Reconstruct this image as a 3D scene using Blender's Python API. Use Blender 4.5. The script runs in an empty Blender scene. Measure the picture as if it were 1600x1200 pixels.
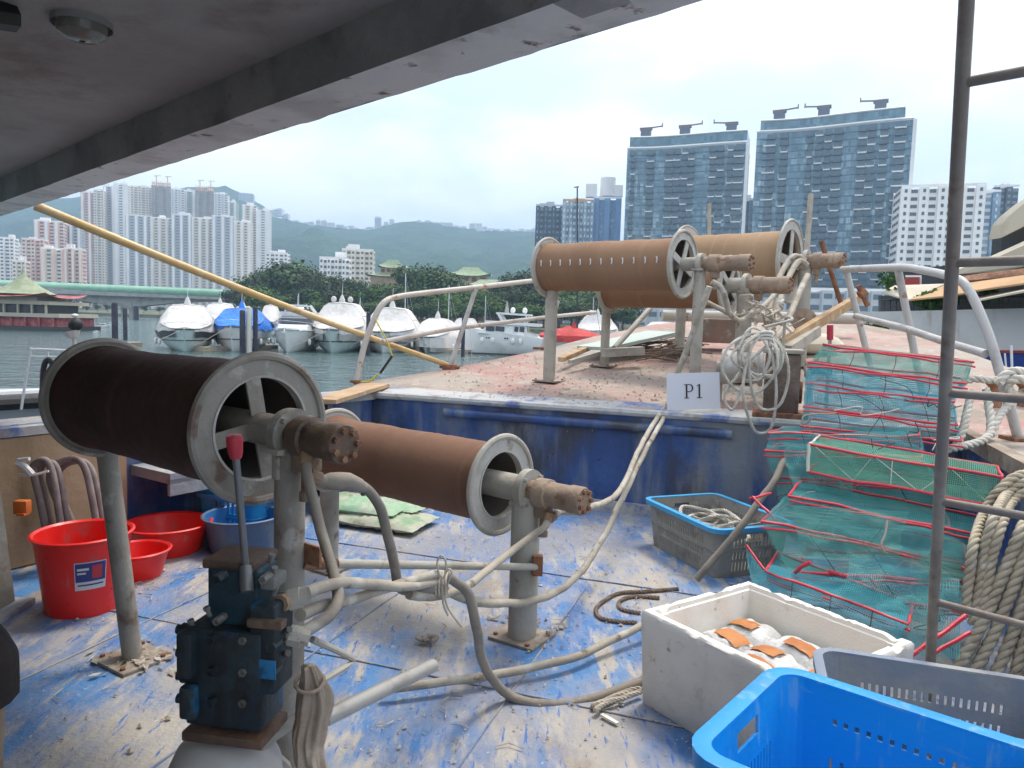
import bpy, bmesh, math, random
from mathutils import Vector, Matrix, noise

random.seed(7)
SC = bpy.context.scene
COL = SC.collection
V = Vector
# ------------------------------------------------------------------ camera
F = 1150.0            # focal length for a 1600 px wide picture
HC = 1.6              # eye height above the working deck (z = 0)
PITCH = math.atan(98 / F)
ROLL = 0.03
CAM = V((0, 0, HC))
fw = V((0, math.cos(PITCH), -math.sin(PITCH)))
_r0 = V((1, 0, 0)); _u0 = _r0.cross(fw)
rt = _r0 * math.cos(ROLL) + _u0 * math.sin(ROLL)
up = _u0 * math.cos(ROLL) - _r0 * math.sin(ROLL)
cam = bpy.data.cameras.new('camera')
camo = bpy.data.objects.new('camera', cam); COL.objects.link(camo)
camo.matrix_world = Matrix(((rt.x, up.x, -fw.x, 0), (rt.y, up.y, -fw.y, 0), (rt.z, up.z, -fw.z, HC), (0, 0, 0, 1)))
cam.sensor_width = 36; cam.lens = F / 1600 * 36
cam.clip_start = 0.05; cam.clip_end = 20000
SC.camera = camo
# ------------------------------------------------------------------ sky and sun
SUN_EL, SUN_AZ = math.radians(66), math.radians(38)      # azimuth clockwise from +Y
W = bpy.data.worlds.new('World'); SC.world = W; W.use_nodes = True
nt = W.node_tree; nt.nodes.clear()
def wn(t, **k):
    n = nt.nodes.new(t)
    for a, b in k.items(): setattr(n, a, b)
    return n
sky = wn('ShaderNodeTexSky', sky_type='NISHITA', sun_disc=False, sun_elevation=SUN_EL, sun_rotation=SUN_AZ,
         air_density=1.0, dust_density=3.0, ozone_density=1.0)
tc = wn('ShaderNodeTexCoord')
mp = wn('ShaderNodeMapping'); mp.inputs['Scale'].default_value = (1, 1, 2.2)
mp.inputs['Location'].default_value = (0.35, 0.1, 0.2)
nt.links.new(tc.outputs['Generated'], mp.inputs['Vector'])
n1 = wn('ShaderNodeTexNoise'); n1.inputs['Scale'].default_value = 3.2; n1.inputs['Detail'].default_value = 7
n1.inputs['Roughness'].default_value = 0.52
nt.links.new(mp.outputs['Vector'], n1.inputs['Vector'])
r1 = wn('ShaderNodeMapRange'); r1.interpolation_type = 'SMOOTHSTEP'
r1.inputs['From Min'].default_value = 0.36; r1.inputs['From Max'].default_value = 0.60
r1.inputs['To Min'].default_value = 0.30; r1.inputs['To Max'].default_value = 0.97
nt.links.new(n1.outputs['Fac'], r1.inputs['Value'])
mx = wn('ShaderNodeMix', data_type='RGBA')
nt.links.new(r1.outputs['Result'], mx.inputs['Factor'])
nt.links.new(sky.outputs['Color'], mx.inputs[6])
mx.inputs[7].default_value = (7.35, 7.45, 7.75, 1)
bg = wn('ShaderNodeBackground'); bg.inputs['Strength'].default_value = 0.12
nt.links.new(mx.outputs[2], bg.inputs['Color'])
wo = wn('ShaderNodeOutputWorld'); nt.links.new(bg.outputs[0], wo.inputs['Surface'])
sl = bpy.data.lights.new('sun', 'SUN'); sl.energy = 1.5; sl.angle = math.radians(14); sl.color = (1, 0.91, 0.80)
so = bpy.data.objects.new('sun', sl); COL.objects.link(so)
_sd = V((math.sin(SUN_AZ) * math.cos(SUN_EL), math.cos(SUN_AZ) * math.cos(SUN_EL), math.sin(SUN_EL)))
so.rotation_euler = _sd.to_track_quat('Z', 'Y').to_euler(); so.location = _sd * 50
vs = SC.view_settings; vs.view_transform = 'Standard'; vs.look = 'None'; vs.gamma = 1; vs.exposure = 1.15
vs.use_curve_mapping = False
SC.render.engine = 'CYCLES'
SC.cycles.use_adaptive_sampling = True; SC.cycles.adaptive_threshold = 0.02
SC.cycles.max_bounces = 6; SC.cycles.diffuse_bounces = 3; SC.cycles.transparent_max_bounces = 12
SC.cycles.volume_bounces = 0; SC.cycles.use_denoising = True
# ------------------------------------------------------------------ pixel -> place helpers (survey of the photograph)
def ray(x, y): return fw + rt * ((x - 800) / F) + up * ((600 - y) / F)
def P(x, y, d):
    r = ray(x, y); return CAM + r * (d / r.y)
def PZ(x, y, z):
    r = ray(x, y); return CAM + r * ((z - HC) / r.z)
WZ = -1.75           # water level
# ------------------------------------------------------------------ materials
MATS = {}
def PM(name, col, layers=(), rough=0.6, metal=0.0, bump=0.0, bscale=40, rvar=0.12, spec=0.5, var=0.0, bstretch=None,
       alpha=None, trans=0.0, sss=0.0, coat=0.0, wave=None, ior=None):
    """procedural material; layers = (colour, scale, lo, hi[, stretch[, detail]]) of noise stacked on the base colour"""
    m = bpy.data.materials.new(name); m.use_nodes = True
    t = m.node_tree; N = t.nodes; L = t.links
    b = N['Principled BSDF']
    tcn = N.new('ShaderNodeTexCoord'); oi = N.new('ShaderNodeObjectInfo')
    mul = N.new('ShaderNodeMath'); mul.operation = 'MULTIPLY'; mul.inputs[1].default_value = 53.0
    L.new(oi.outputs['Random'], mul.inputs[0])
    add = N.new('ShaderNodeVectorMath'); add.operation = 'ADD'
    L.new(tcn.outputs['Object'], add.inputs[0]); L.new(mul.outputs[0], add.inputs[1])
    vec = add.outputs[0]
    def nz(scale, detail=5, stretch=None, rough_=0.6):
        v = vec
        if stretch:
            mm = N.new('ShaderNodeMapping'); mm.inputs['Scale'].default_value = stretch
            L.new(vec, mm.inputs['Vector']); v = mm.outputs[0]
        n = N.new('ShaderNodeTexNoise'); n.inputs['Scale'].default_value = scale; n.inputs['Detail'].default_value = detail
        n.inputs['Roughness'].default_value = rough_
        L.new(v, n.inputs['Vector']); return n.outputs['Fac']
    rgb = N.new('ShaderNodeRGB'); rgb.outputs[0].default_value = (*col, 1); cur = rgb.outputs[0]
    for l in layers:
        c, s, lo, hi = l[:4]
        fac = nz(s, l[5] if len(l) > 5 else 6, l[4] if len(l) > 4 else None)
        mr = N.new('ShaderNodeMapRange'); mr.interpolation_type = 'SMOOTHSTEP'
        mr.inputs['From Min'].default_value = lo; mr.inputs['From Max'].default_value = hi
        L.new(fac, mr.inputs['Value'])
        mxn = N.new('ShaderNodeMix'); mxn.data_type = 'RGBA'
        L.new(mr.outputs[0], mxn.inputs['Factor']); L.new(cur, mxn.inputs[6]); mxn.inputs[7].default_value = (*c, 1)
        cur = mxn.outputs[2]
    if var:
        hs = N.new('ShaderNodeHueSaturation')
        ma = N.new('ShaderNodeMapRange'); ma.inputs['To Min'].default_value = 1 - var; ma.inputs['To Max'].default_value = 1 + var
        L.new(oi.outputs['Random'], ma.inputs['Value']); L.new(ma.outputs[0], hs.inputs['Value'])
        L.new(cur, hs.inputs['Color']); cur = hs.outputs['Color']
    L.new(cur, b.inputs['Base Color'])
    b.inputs['Metallic'].default_value = metal
    if rvar:
        mr = N.new('ShaderNodeMapRange'); mr.inputs['To Min'].default_value = max(0.02, rough - rvar); mr.inputs['To Max'].default_value = min(1, rough + rvar)
        mr.inputs['From Min'].default_value = 0.3; mr.inputs['From Max'].default_value = 0.7
        L.new(nz(bscale * 0.3, 4), mr.inputs['Value']); L.new(mr.outputs[0], b.inputs['Roughness'])
    else:
        b.inputs['Roughness'].default_value = rough
    b.inputs['Specular IOR Level'].default_value = spec
    if coat: b.inputs['Coat Weight'].default_value = coat
    if trans: b.inputs['Transmission Weight'].default_value = trans
    if ior: b.inputs['IOR'].default_value = ior
    if sss:
        b.inputs['Subsurface Weight'].default_value = sss; b.inputs['Subsurface Radius'].default_value = (0.02, 0.015, 0.01)
    h = None
    if bump:
        h = nz(bscale, 6, bstretch)
    if wave:                                        # (direction, scale, amount) fine winding lines
        wv = N.new('ShaderNodeTexWave'); wv.bands_direction = wave[0]; wv.inputs['Scale'].default_value = wave[1]
        wv.inputs['Distortion'].default_value = 1.2; wv.inputs['Detail'].default_value = 2
        L.new(tcn.outputs['Object'], wv.inputs['Vector'])
        if h is not None:
            a2 = N.new('ShaderNodeMath'); a2.operation = 'MULTIPLY_ADD'; a2.inputs[1].default_value = wave[2]
            L.new(wv.outputs['Fac'], a2.inputs[0]); L.new(h, a2.inputs[2]); h = a2.outputs[0]
        else: h = wv.outputs['Fac']
    if h is not None:
        bn = N.new('ShaderNodeBump'); bn.inputs['Strength'].default_value = min(1, bump or 0.4); bn.inputs['Distance'].default_value = 0.6 / bscale
        L.new(h, bn.inputs['Height']); L.new(bn.outputs[0], b.inputs['Normal'])
    if alpha is not None:
        b.inputs['Alpha'].default_value = alpha
    MATS[name] = m
    return m
# ------------------------------------------------------------------ mesh builder
class MB:
    def __init__(s): s.v = []; s.f = []
    def add(s, vs, fs):
        o = len(s.v); s.v += [V(p) for p in vs]; s.f += [tuple(i + o for i in f) for f in fs]; return s
    def box(s, c, size, R=None, taper=1.0):
        c = V(c); sx, sy, sz = [a / 2 for a in size]; q = []
        for z, k in ((-sz, 1), (sz, taper)):
            for x, y in ((-sx, -sy), (sx, -sy), (sx, sy), (-sx, sy)):
                p = V((x * k, y * k, z)); q.append(c + (R @ p if R else p))
        return s.add(q, [(3, 2, 1, 0), (4, 5, 6, 7), (0, 1, 5, 4), (1, 2, 6, 5), (2, 3, 7, 6), (3, 0, 4, 7)])
    def bar(s, a, b, w, h, upv=(0, 0, 1)):
        a, b = V(a), V(b); d = (b - a); L = d.length; d.normalize()
        sd = d.cross(V(upv))
        if sd.length < 1e-4: sd = d.cross(V((1, 0, 0)))
        sd.normalize(); u = sd.cross(d)
        R = Matrix((d, sd, u)).transposed()
        return s.box((a + b) / 2, (L, w, h), R)
    def tube(s, pts, r, n=10, caps=True, closed=False, flat=1.0):
        pts = [V(p) for p in pts]; m = len(pts)
        rr = r if isinstance(r, (list, tuple)) else [r] * m
        T = []
        for i in range(m):
            if closed: t = pts[(i + 1) % m] - pts[i - 1]
            else: t = pts[min(i + 1, m - 1)] - pts[max(i - 1, 0)]
            T.append(t.normalized() if t.length > 1e-9 else V((0, 0, 1)))
        nrm = T[0].cross(V((0, 0, 1)))
        if nrm.length < 0.05: nrm = T[0].cross(V((1, 0, 0)))
        nrm.normalize(); q = []
        for i in range(m):
            nrm = nrm - T[i] * nrm.dot(T[i]); nrm.normalize(); bn = T[i].cross(nrm)
            for k in range(n):
                a = 2 * math.pi * k / n
                q.append(pts[i] + (nrm * math.cos(a) + bn * math.sin(a) * flat) * rr[i])
        fs = []
        for i in range(m if closed else m - 1):
            j = (i + 1) % m
            for k in range(n):
                l = (k + 1) % n; fs.append((i * n + k, i * n + l, j * n + l, j * n + k))
        if caps and not closed:
            fs.append(tuple(range(n - 1, -1, -1))); fs.append(tuple((m - 1) * n + k for k in range(n)))
        return s.add(q, fs)
    def lathe(s, prof, o=(0, 0, 0), axis=(0, 0, 1), n=40, close=False):
        """prof = [(radius, height)]"""
        o, ax = V(o), V(axis).normalized()
        e1 = ax.cross(V((0, 0, 1)))
        if e1.length < 0.05: e1 = ax.cross(V((1, 0, 0)))
        e1.normalize(); e2 = ax.cross(e1); q = []; m = len(prof)
        for r, h in prof:
            for k in range(n):
                a = 2 * math.pi * k / n; q.append(o + ax * h + (e1 * math.cos(a) + e2 * math.sin(a)) * r)
        fs = []
        for i in range(m if close else m - 1):
            j = (i + 1) % m
            for k in range(n):
                l = (k + 1) % n; fs.append((i * n + k, i * n + l, j * n + l, j * n + k))
        return s.add(q, fs)
    def grid(s, fn, nu, nv):
        q = [fn(i / nu, j / nv) for j in range(nv + 1) for i in range(nu + 1)]
        return s.add(q, [(j * (nu + 1) + i, j * (nu + 1) + i + 1, (j + 1) * (nu + 1) + i + 1, (j + 1) * (nu + 1) + i) for j in range(nv) for i in range(nu)])
    def rings(s, rings, cap0=True, cap1=True):
        n = len(rings[0]); q = [p for r in rings for p in r]; fs = []
        for i in range(len(rings) - 1):
            for k in range(n):
                l = (k + 1) % n; fs.append((i * n + k, i * n + l, (i + 1) * n + l, (i + 1) * n + k))
        if cap0: fs.append(tuple(range(n - 1, -1, -1)))
        if cap1: fs.append(tuple((len(rings) - 1) * n + k for k in range(n)))
        return s.add(q, fs)
    def ball(s, c, r, n=14, m=9, sq=(1, 1, 1)):
        c = V(c); prof = []
        q = []; fs = []
        for i in range(m + 1):
            a = math.pi * i / m
            for k in range(n):
                b = 2 * math.pi * k / n
                q.append(c + V((r * math.sin(a) * math.cos(b) * sq[0], r * math.sin(a) * math.sin(b) * sq[1], -r * math.cos(a) * sq[2])))
        for i in range(m):
            for k in range(n):
                l = (k + 1) % n; fs.append((i * n + k, i * n + l, (i + 1) * n + l, (i + 1) * n + k))
        return s.add(q, fs)
    def rbox(s, c, size, R=None, bev=0.01, seg=2):
        bm = bmesh.new(); bmesh.ops.create_cube(bm, size=1)
        bmesh.ops.scale(bm, vec=size, verts=bm.verts)
        bmesh.ops.bevel(bm, geom=bm.edges[:] + bm.verts[:], offset=bev, segments=seg, profile=0.5, affect='EDGES')
        bm.verts.index_update()
        vs = [V(c) + (R @ v.co if R else v.co.copy()) for v in bm.verts]; fs = [[v.index for v in f.verts] for f in bm.faces]
        bm.free(); return s.add(vs, fs)
    def jitter(s, a, sc):
        for p in s.v: p += noise.noise_vector(p * sc) * a
        return s
WM = {}
def obj(name, mb, mat, parent=None, world=True, smooth=True, ang=38):
    vs = mb.v
    if parent is not None and world:
        inv = WM[parent].inverted(); vs = [inv @ p for p in vs]
    me = bpy.data.meshes.new(name); me.from_pydata(vs, [], mb.f); me.update()
    if smooth:
        me.polygons.foreach_set('use_smooth', [True] * len(me.polygons)); me.set_sharp_from_angle(angle=math.radians(ang))
    mlist = mat if isinstance(mat, (list, tuple)) else [mat]
    for m_ in mlist: me.materials.append(MATS[m_] if isinstance(m_, str) else m_)
    o = bpy.data.objects.new(name, me); COL.objects.link(o)
    if parent is not None: o.parent = parent; WM[o] = WM[parent]
    else: WM[o] = Matrix.Identity(4)
    return o
def tag(o, label, cat, group=None):
    o['label'] = label; o['category'] = cat
    if group: o['group'] = group
    return o
def thing(name, label, cat, loc=(0, 0, 0), group=None, M=None):
    o = bpy.data.objects.new(name, None); COL.objects.link(o); o.empty_display_size = 0.1
    m = M if M is not None else Matrix.Translation(V(loc)); o.matrix_world = m; WM[o] = m.copy()
    return tag(o, label, cat, group)
def solo(name, mb, mat, label, cat, group=None, smooth=True, ang=38):
    """a thing that is one mesh; its origin goes to its base"""
    xs = [p.x for p in mb.v]; ys = [p.y for p in mb.v]; zs = [p.z for p in mb.v]
    loc = V(((min(xs) + max(xs)) / 2, (min(ys) + max(ys)) / 2, min(zs)))
    for p in mb.v: p -= loc
    o = obj(name, mb, mat, None, smooth=smooth, ang=ang); o.location = loc; WM[o] = Matrix.Translation(loc)
    return tag(o, label, cat, group)
def struct(name, mb, mat, smooth=True, kind='structure', ang=38):
    o = obj(name, mb, mat, None, smooth=smooth, ang=ang); o['kind'] = kind; return o
def copy_tree(o, M=None, parent=None):
    c = o.copy(); COL.objects.link(c)
    if parent is not None: c.parent = parent
    if M is not None: c.matrix_world = M
    for ch in o.children: copy_tree(ch, None, c)
    return c
def spline(pts, n=8):
    pts = [V(p) for p in pts]; out = []
    for i in range(len(pts) - 1):
        p0, p1, p2, p3 = pts[max(i - 1, 0)], pts[i], pts[i + 1], pts[min(i + 2, len(pts) - 1)]
        for k in range(n):
            t = k / n
            out.append(0.5 * ((2 * p1) + (p2 - p0) * t + (2 * p0 - 5 * p1 + 4 * p2 - p3) * t * t + (3 * p1 - p0 - 3 * p2 + p3) * t ** 3))
    out.append(pts[-1]); return out
def resample(pts, step):
    out = [pts[0]]; acc = 0
    for a, b in zip(pts, pts[1:]):
        L = (b - a).length
        if L < 1e-9: continue
        t = step - acc
        while t <= L:
            out.append(a.lerp(b, t / L)); t += step
        acc = L - (t - step)
    if (out[-1] - pts[-1]).length > step * 0.3: out.append(pts[-1])
    return out
def laid_rope(mb, pts, r, pitch=5.0, strands=3, n=5, step=0.5):
    """twisted rope: helical strands round a path"""
    pts = resample(pts, r * step)
    T = [(pts[min(i + 1, len(pts) - 1)] - pts[max(i - 1, 0)]).normalized() for i in range(len(pts))]
    nrm = T[0].cross(V((0, 0, 1)))
    if nrm.length < 0.05: nrm = T[0].cross(V((1, 0, 0)))
    nrm.normalize(); fr = []
    for t in T:
        nrm = (nrm - t * nrm.dot(t)).normalized(); fr.append((nrm.copy(), t.cross(nrm)))
    for s_ in range(strands):
        q = []
        for i, p in enumerate(pts):
            a = 2 * math.pi * (s_ / strands + i * r * step / (pitch * r)); e1, e2 = fr[i]
            q.append(p + (e1 * math.cos(a) + e2 * math.sin(a)) * r * 0.5)
        mb.tube(q, r * 0.56, n)
    return mb
def frame(xdir, zdir=(0, 0, 1)):
    x = V(xdir).normalized(); z = V(zdir); y = z.cross(x).normalized(); z = x.cross(y)
    return Matrix((x, y, z)).transposed()
# ================================================================== SETTING: water, land, hills
PM('water', (0.035, 0.085, 0.08), rough=0.09, rvar=0.04, bump=0.0, spec=0.6)
def _water():
    m = MATS['water']; t = m.node_tree; N = t.nodes; L = t.links; b = N['Principled BSDF']
    tcn = N.new('ShaderNodeTexCoord'); bn = N.new('ShaderNodeBump'); bn.inputs['Strength'].default_value = 1.0; bn.inputs['Distance'].default_value = 0.55
    n1 = N.new('ShaderNodeTexNoise'); n1.inputs['Scale'].default_value = 1.1; n1.inputs['Detail'].default_value = 5
    n2 = N.new('ShaderNodeTexNoise'); n2.inputs['Scale'].default_value = 0.22; n2.inputs['Detail'].default_value = 3
    mp2 = N.new('ShaderNodeMapping'); mp2.inputs['Scale'].default_value = (0.7, 1.3, 1); mp2.inputs['Rotation'].default_value = (0, 0, 0.5)
    L.new(tcn.outputs['Object'], mp2.inputs[0]); L.new(mp2.outputs[0], n1.inputs['Vector']); L.new(mp2.outputs[0], n2.inputs['Vector'])
    a = N.new('ShaderNodeMath'); a.operation = 'MULTIPLY_ADD'; a.inputs[1].default_value = 1.6
    L.new(n2.outputs['Fac'], a.inputs[0]); L.new(n1.outputs['Fac'], a.inputs[2])
    L.new(a.outputs[0], bn.inputs['Height']); L.new(bn.outputs[0], b.inputs['Normal'])
_water()
mb = MB(); mb.add([(-5000, -300, WZ), (5000, -300, WZ), (5000, 5500, WZ), (-5000, 5500, WZ)], [(0, 1, 2, 3)])
struct('water', mb, 'water', smooth=False)
PM('land', (0.10, 0.11, 0.06), [((0.16, 0.14, 0.11), 0.05, 0.45, 0.6), ((0.05, 0.09, 0.03), 0.2, 0.5, 0.62)], rough=0.95, bump=0.4, bscale=0.5)
PM('stone_bank', (0.27, 0.26, 0.24), [((0.14, 0.14, 0.12), 0.4, 0.45, 0.65)], rough=0.9, bump=0.5, bscale=1.5)
PM('hill', (0.036, 0.09, 0.03), [((0.016, 0.042, 0.018), 0.012, 0.42, 0.6), ((0.075, 0.12, 0.045), 0.03, 0.52, 0.7), ((0.02, 0.05, 0.02), 0.09, 0.5, 0.62)], rough=0.95, bump=1.0, bscale=0.05, spec=0.1)
shore = [(-900, 430), (-330, 420), (-150, 330), (-108, 262), (-62, 214), (-20, 196), (60, 190), (200, 205), (420, 230), (1200, 300)]
mb = MB(); nS = len(shore)
vs_ = [(x, y, WZ - 1) for x, y in shore] + [(x, y + 0.6, -0.3) for x, y in shore] + [(x * 1.05, y + 60, 1.5) for x, y in shore] + [(x * 3, 3200, 6) for x, y in shore]
mb.add(vs_, [(k * nS + i, k * nS + i + 1, (k + 1) * nS + i + 1, (k + 1) * nS + i) for k in range(3) for i in range(nS - 1)])
struct('shore_ground', mb, 'land', smooth=False)
# hills: a height field whose crest follows the surveyed skyline
crest = [(-500, 350), (-200, 345), (0, 322), (60, 316), (130, 306), (230, 300), (300, 293), (350, 291), (375, 300), (410, 322), (422, 338), (478, 350), (530, 356), (569, 358), (590, 354), (625, 345), (665, 347), (712, 355), (775, 360), (837, 361), (900, 372), (1000, 388), (1150, 400), (1400, 410), (1700, 405), (2100, 400)]
def crest_y(x):
    for (a, ya), (b, yb) in zip(crest, crest[1:]):
        if a <= x <= b: return ya + (yb - ya) * (x - a) / (b - a)
    return crest[-1][1] if x > 0 else crest[0][1]
DH = 2300.0
def hill_top(x): return P(x, crest_y(x), DH)
def hill_fn(u, v):
    x = -500 + 2600 * u
    top = hill_top(x)
    d = 850 + (DH - 850) * v if v <= 0.85 else DH + (v - 0.85) / 0.15 * 900
    if v <= 0.85: d = 850 + (DH - 850) * v / 0.85
    k = min(1, v / 0.85) if v <= 0.85 else 1 - 0.8 * (v - 0.85) / 0.15
    X = (x - 800) / F * d
    prof = k ** 1.25
    n_ = noise.fractal(V((X * 0.0032, d * 0.0032, 3.1)), 1.0, 2.0, 6)
    gully = noise.fractal(V((X * 0.011, d * 0.002, 9.1)), 1.0, 2.0, 4)
    amp = math.sin(math.pi * min(1, k)) if v <= 0.85 else 0.3
    z = top.z * prof + (n_ * 45 + gully * 22) * amp + noise.noise(V((X * .05, d * .05, 0))) * 5 * (0.3 + k)
    return V((X, d, max(z, 3) if v > 0 else 2))
mb = MB().grid(hill_fn, 220, 90)
struct('hills', mb, 'hill')

# ================================================================== far buildings
PM('tower_white', (0.86, 0.85, 0.83), [((0.78, 0.77, 0.75), 0.06, 0.45, 0.65)], rough=0.8, var=0.06)
PM('tower_cream', (0.82, 0.74, 0.62), [((0.72, 0.65, 0.55), 0.06, 0.45, 0.65)], rough=0.8, var=0.06)
PM('tower_pink', (0.76, 0.50, 0.42), [((0.80, 0.66, 0.56), 0.05, 0.5, 0.6)], rough=0.8, var=0.06)
PM('tower_pale', (0.82, 0.81, 0.79), rough=0.8, var=0.06)
PM('tower_grey', (0.50, 0.53, 0.56), rough=0.8, var=0.06)
PM('tower_mint', (0.45, 0.52, 0.47), rough=0.8)
PM('tower_rawcement', (0.40, 0.35, 0.31), [((0.3, 0.27, 0.25), 0.1, 0.45, 0.6)], rough=0.9)
PM('scaffold_orange', (0.62, 0.36, 0.18), rough=0.8)
PM('far_window', (0.10, 0.12, 0.14), rough=0.3, rvar=0)
PM('far_window_soft', (0.22, 0.23, 0.25), rough=0.4, rvar=0)
def hz(x): return 502 + (x - 800) * ROLL
def tower(name, x0, x1, ytop, D, mat, label, bays=4, fh=3.0, depth=20, ang=0.0, win='far_window_soft', fin='tower_white', base=None, stories=None, crown='tower_white', group=None, cat='tower', rib=None, wfrac=0.5):
    """block seen between two picture columns; vertical bays step in and out, window rows in each bay"""
    xc = (x0 + x1) / 2; w = (x1 - x0) / F * D
    top = P(xc, ytop, D).z; zb = base if base is not None else 3.0
    h = top - zb
    M = Matrix.Translation((P(xc, ytop, D).x, D, zb)) @ Matrix.Rotation(ang - math.atan2((xc - 800), F) * 0.6, 4, 'Z')
    o = thing(name, label, cat, M=M, group=group)
    b = MB(); f2 = MB(); wn_ = MB(); bw = w / bays
    for i in range(bays):
        xa = -w / 2 + i * bw; dp = 0.0 if i % 2 == 0 else 1.6
        b.box((xa + bw / 2, depth / 2 + dp / 2, h / 2), (bw * (0.999 if i % 2 else 1), depth - dp, h - (0.0 if i % 2 == 0 else 1.2)))
        nfl = stories or int(h / fh)
        for k in range(nfl):
            z = h * (k + 0.5) / nfl
            if i % 2 == 0 and rib:
                continue
            ww = bw * wfrac if i % 2 == 0 else bw * 0.72
            hh = h / nfl * 0.45
            wn_.add([(xa + bw / 2 - ww / 2, dp - 0.12, z - hh / 2), (xa + bw / 2 + ww / 2, dp - 0.12, z - hh / 2), (xa + bw / 2 + ww / 2, dp - 0.12, z + hh / 2), (xa + bw / 2 - ww / 2, dp - 0.12, z + hh / 2)], [(0, 1, 2, 3)])
    # side windows
    nfl = stories or int(h / fh)
    for sx in (-1, 1):
        for j in range(3):
            yy = depth * (0.25 + 0.25 * j)
            for k in range(nfl):
                z = h * (k + 0.5) / nfl; hh = h / nfl * 0.4; ww = depth * 0.1; xx = sx * (w / 2 + 0.12)
                wn_.add([(xx, yy - ww, z - hh / 2), (xx, yy + ww, z - hh / 2), (xx, yy + ww, z + hh / 2), (xx, yy - ww, z + hh / 2)], [(0, 1, 2, 3)])
    obj('wall', b, mat, o, world=False, smooth=False)
    if rib:
        for i in range(0, bays, 2):
            xa = -w / 2 + (i + 0.5) * bw; f2.box((xa, -0.4, h / 2), (bw * 0.55, 0.9, h * 0.995))
        obj('facade_rib', f2, rib, o, world=False, smooth=False)['kind'] = 'stuff'
    obj('windows', wn_, win, o, world=False, smooth=False)['kind'] = 'stuff'
    c = MB()
    for i in range(2):
        hh = random.uniform(1.5, 4.5); ww = w * random.uniform(.22, .4); c.box((w * random.uniform(-.28, .28), depth * (0.35 + .25 * i), h + hh / 2), (ww, depth * 0.3, hh))
    c.box((0, .5, h + .5), (w, .3, 1.0)); c.box((0, depth - .5, h + .5), (w, .3, 1.0))
    obj('roof_housing', c, crown, o, world=False, smooth=False)['kind'] = 'stuff'
    return o
TW = [
 # x0, x1, ytop, D, mat, bays, rib, label, extras
 (127, 146, 300, 860, 'tower_pink', 4, 'tower_white', 'pink striped slab tower beside the canopy edge behind the bridge'),
 (147, 161, 297, 862, 'tower_cream', 3, None, 'cream ribbed tower next to the pink striped slab tower'),
 (162, 178, 291, 880, 'tower_grey', 3, 'tower_pale', 'blue grey tower tucked beside the tall white tower'),
 (178.5, 197, 287, 855, 'tower_white', 3, 'tower_white', 'tall bright white tower with pink foot, leftmost tall white one'),
 (205, 237, 292, 960, 'tower_cream', 6, None, 'pinkish tower in the back row beside the first unfinished tower'),
 (238, 265, 291, 950, 'tower_rawcement', 5, None, 'unfinished brown tower with orange scaffolding on top, left one of two'),
 (268, 287, 296, 955, 'tower_pale', 4, 'tower_grey', 'pale back row tower right of the first unfinished tower'),
 (288, 305, 299, 965, 'tower_mint', 3, 'tower_white', 'mint trimmed back row tower between two unfinished towers'),
 (306, 333, 298, 952, 'tower_rawcement', 5, None, 'unfinished brown tower with orange scaffolding on top, right one of two'),
 (335, 355, 303, 955, 'tower_pale', 4, 'tower_grey', 'pale back row tower right of the second unfinished tower'),
 (355.5, 369, 316, 958, 'tower_mint', 3, 'tower_white', 'mint and white stepped tower at the end of the back row'),
 (379, 400, 321, 905, 'tower_cream', 4, 'tower_pale', 'cream half of the wide tower block above the trees'),
 (400.5, 421, 329, 900, 'tower_white', 3, 'tower_white', 'plain white tower above the trees, right end of the housing estate'),
 (197.5, 235, 337, 800, 'tower_grey', 6, 'tower_white', 'front row estate tower, leftmost of six alike'),
 (236, 268, 341, 806, 'tower_cream', 6, 'tower_pale', 'front row estate tower, second of six from the bridge pier'),
 (268.5, 298, 336, 800, 'tower_grey', 5, 'tower_white', 'front row estate tower, third of six, with bright white edge'),
 (299, 331, 341, 806, 'tower_cream', 6, 'tower_pale', 'front row estate tower, fourth of six, under the second unfinished tower'),
 (332, 364, 338, 800, 'tower_grey', 5, 'tower_white', 'front row estate tower, fifth of six, with bright white edge'),
 (365, 391, 347, 806, 'tower_cream', 5, 'tower_pale', 'front row estate tower, sixth of six, nearest the trees'),
]
for (x0, x1, yt, D, mt, bays, rib, lab) in TW:
    o = tower('estate_tower', x0, x1, yt, D, mt, lab, bays=bays, rib=rib, group='housing estate towers', depth=18, win='far_window_soft', wfrac=0.45)
    if mt == 'tower_rawcement':
        h = (P((x0 + x1) / 2, yt, D).z - 3); w = (x1 - x0) / F * D
        s = MB()
        for k in range(9):
            s.box((-w / 2 + w * (k + .5) / 9, 0.5, h + 2.5), (0.5, 0.5, 8)); s.box((-w / 2 + w * (k + .5) / 9, 9, h + 2.5), (0.5, 0.5, 7))
        for zz in (0.5, 3.5): s.box((0, 0.3, h + zz), (w, 0.4, .8))
        obj('scaffolding', s, 'scaffold_orange', o, world=False, smooth=False)
        for q in (-0.28, 0.3):
            cr = MB(); cr.box((w * q, 6, h + 7), (0.9, 0.9, 14)); cr.bar((w * q - 3, 6, h + 13), (w * q + 5, 6, h + 14), 0.7, 0.7)
            obj('crane', cr, 'scaffold_orange', o, world=False, smooth=False)
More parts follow.
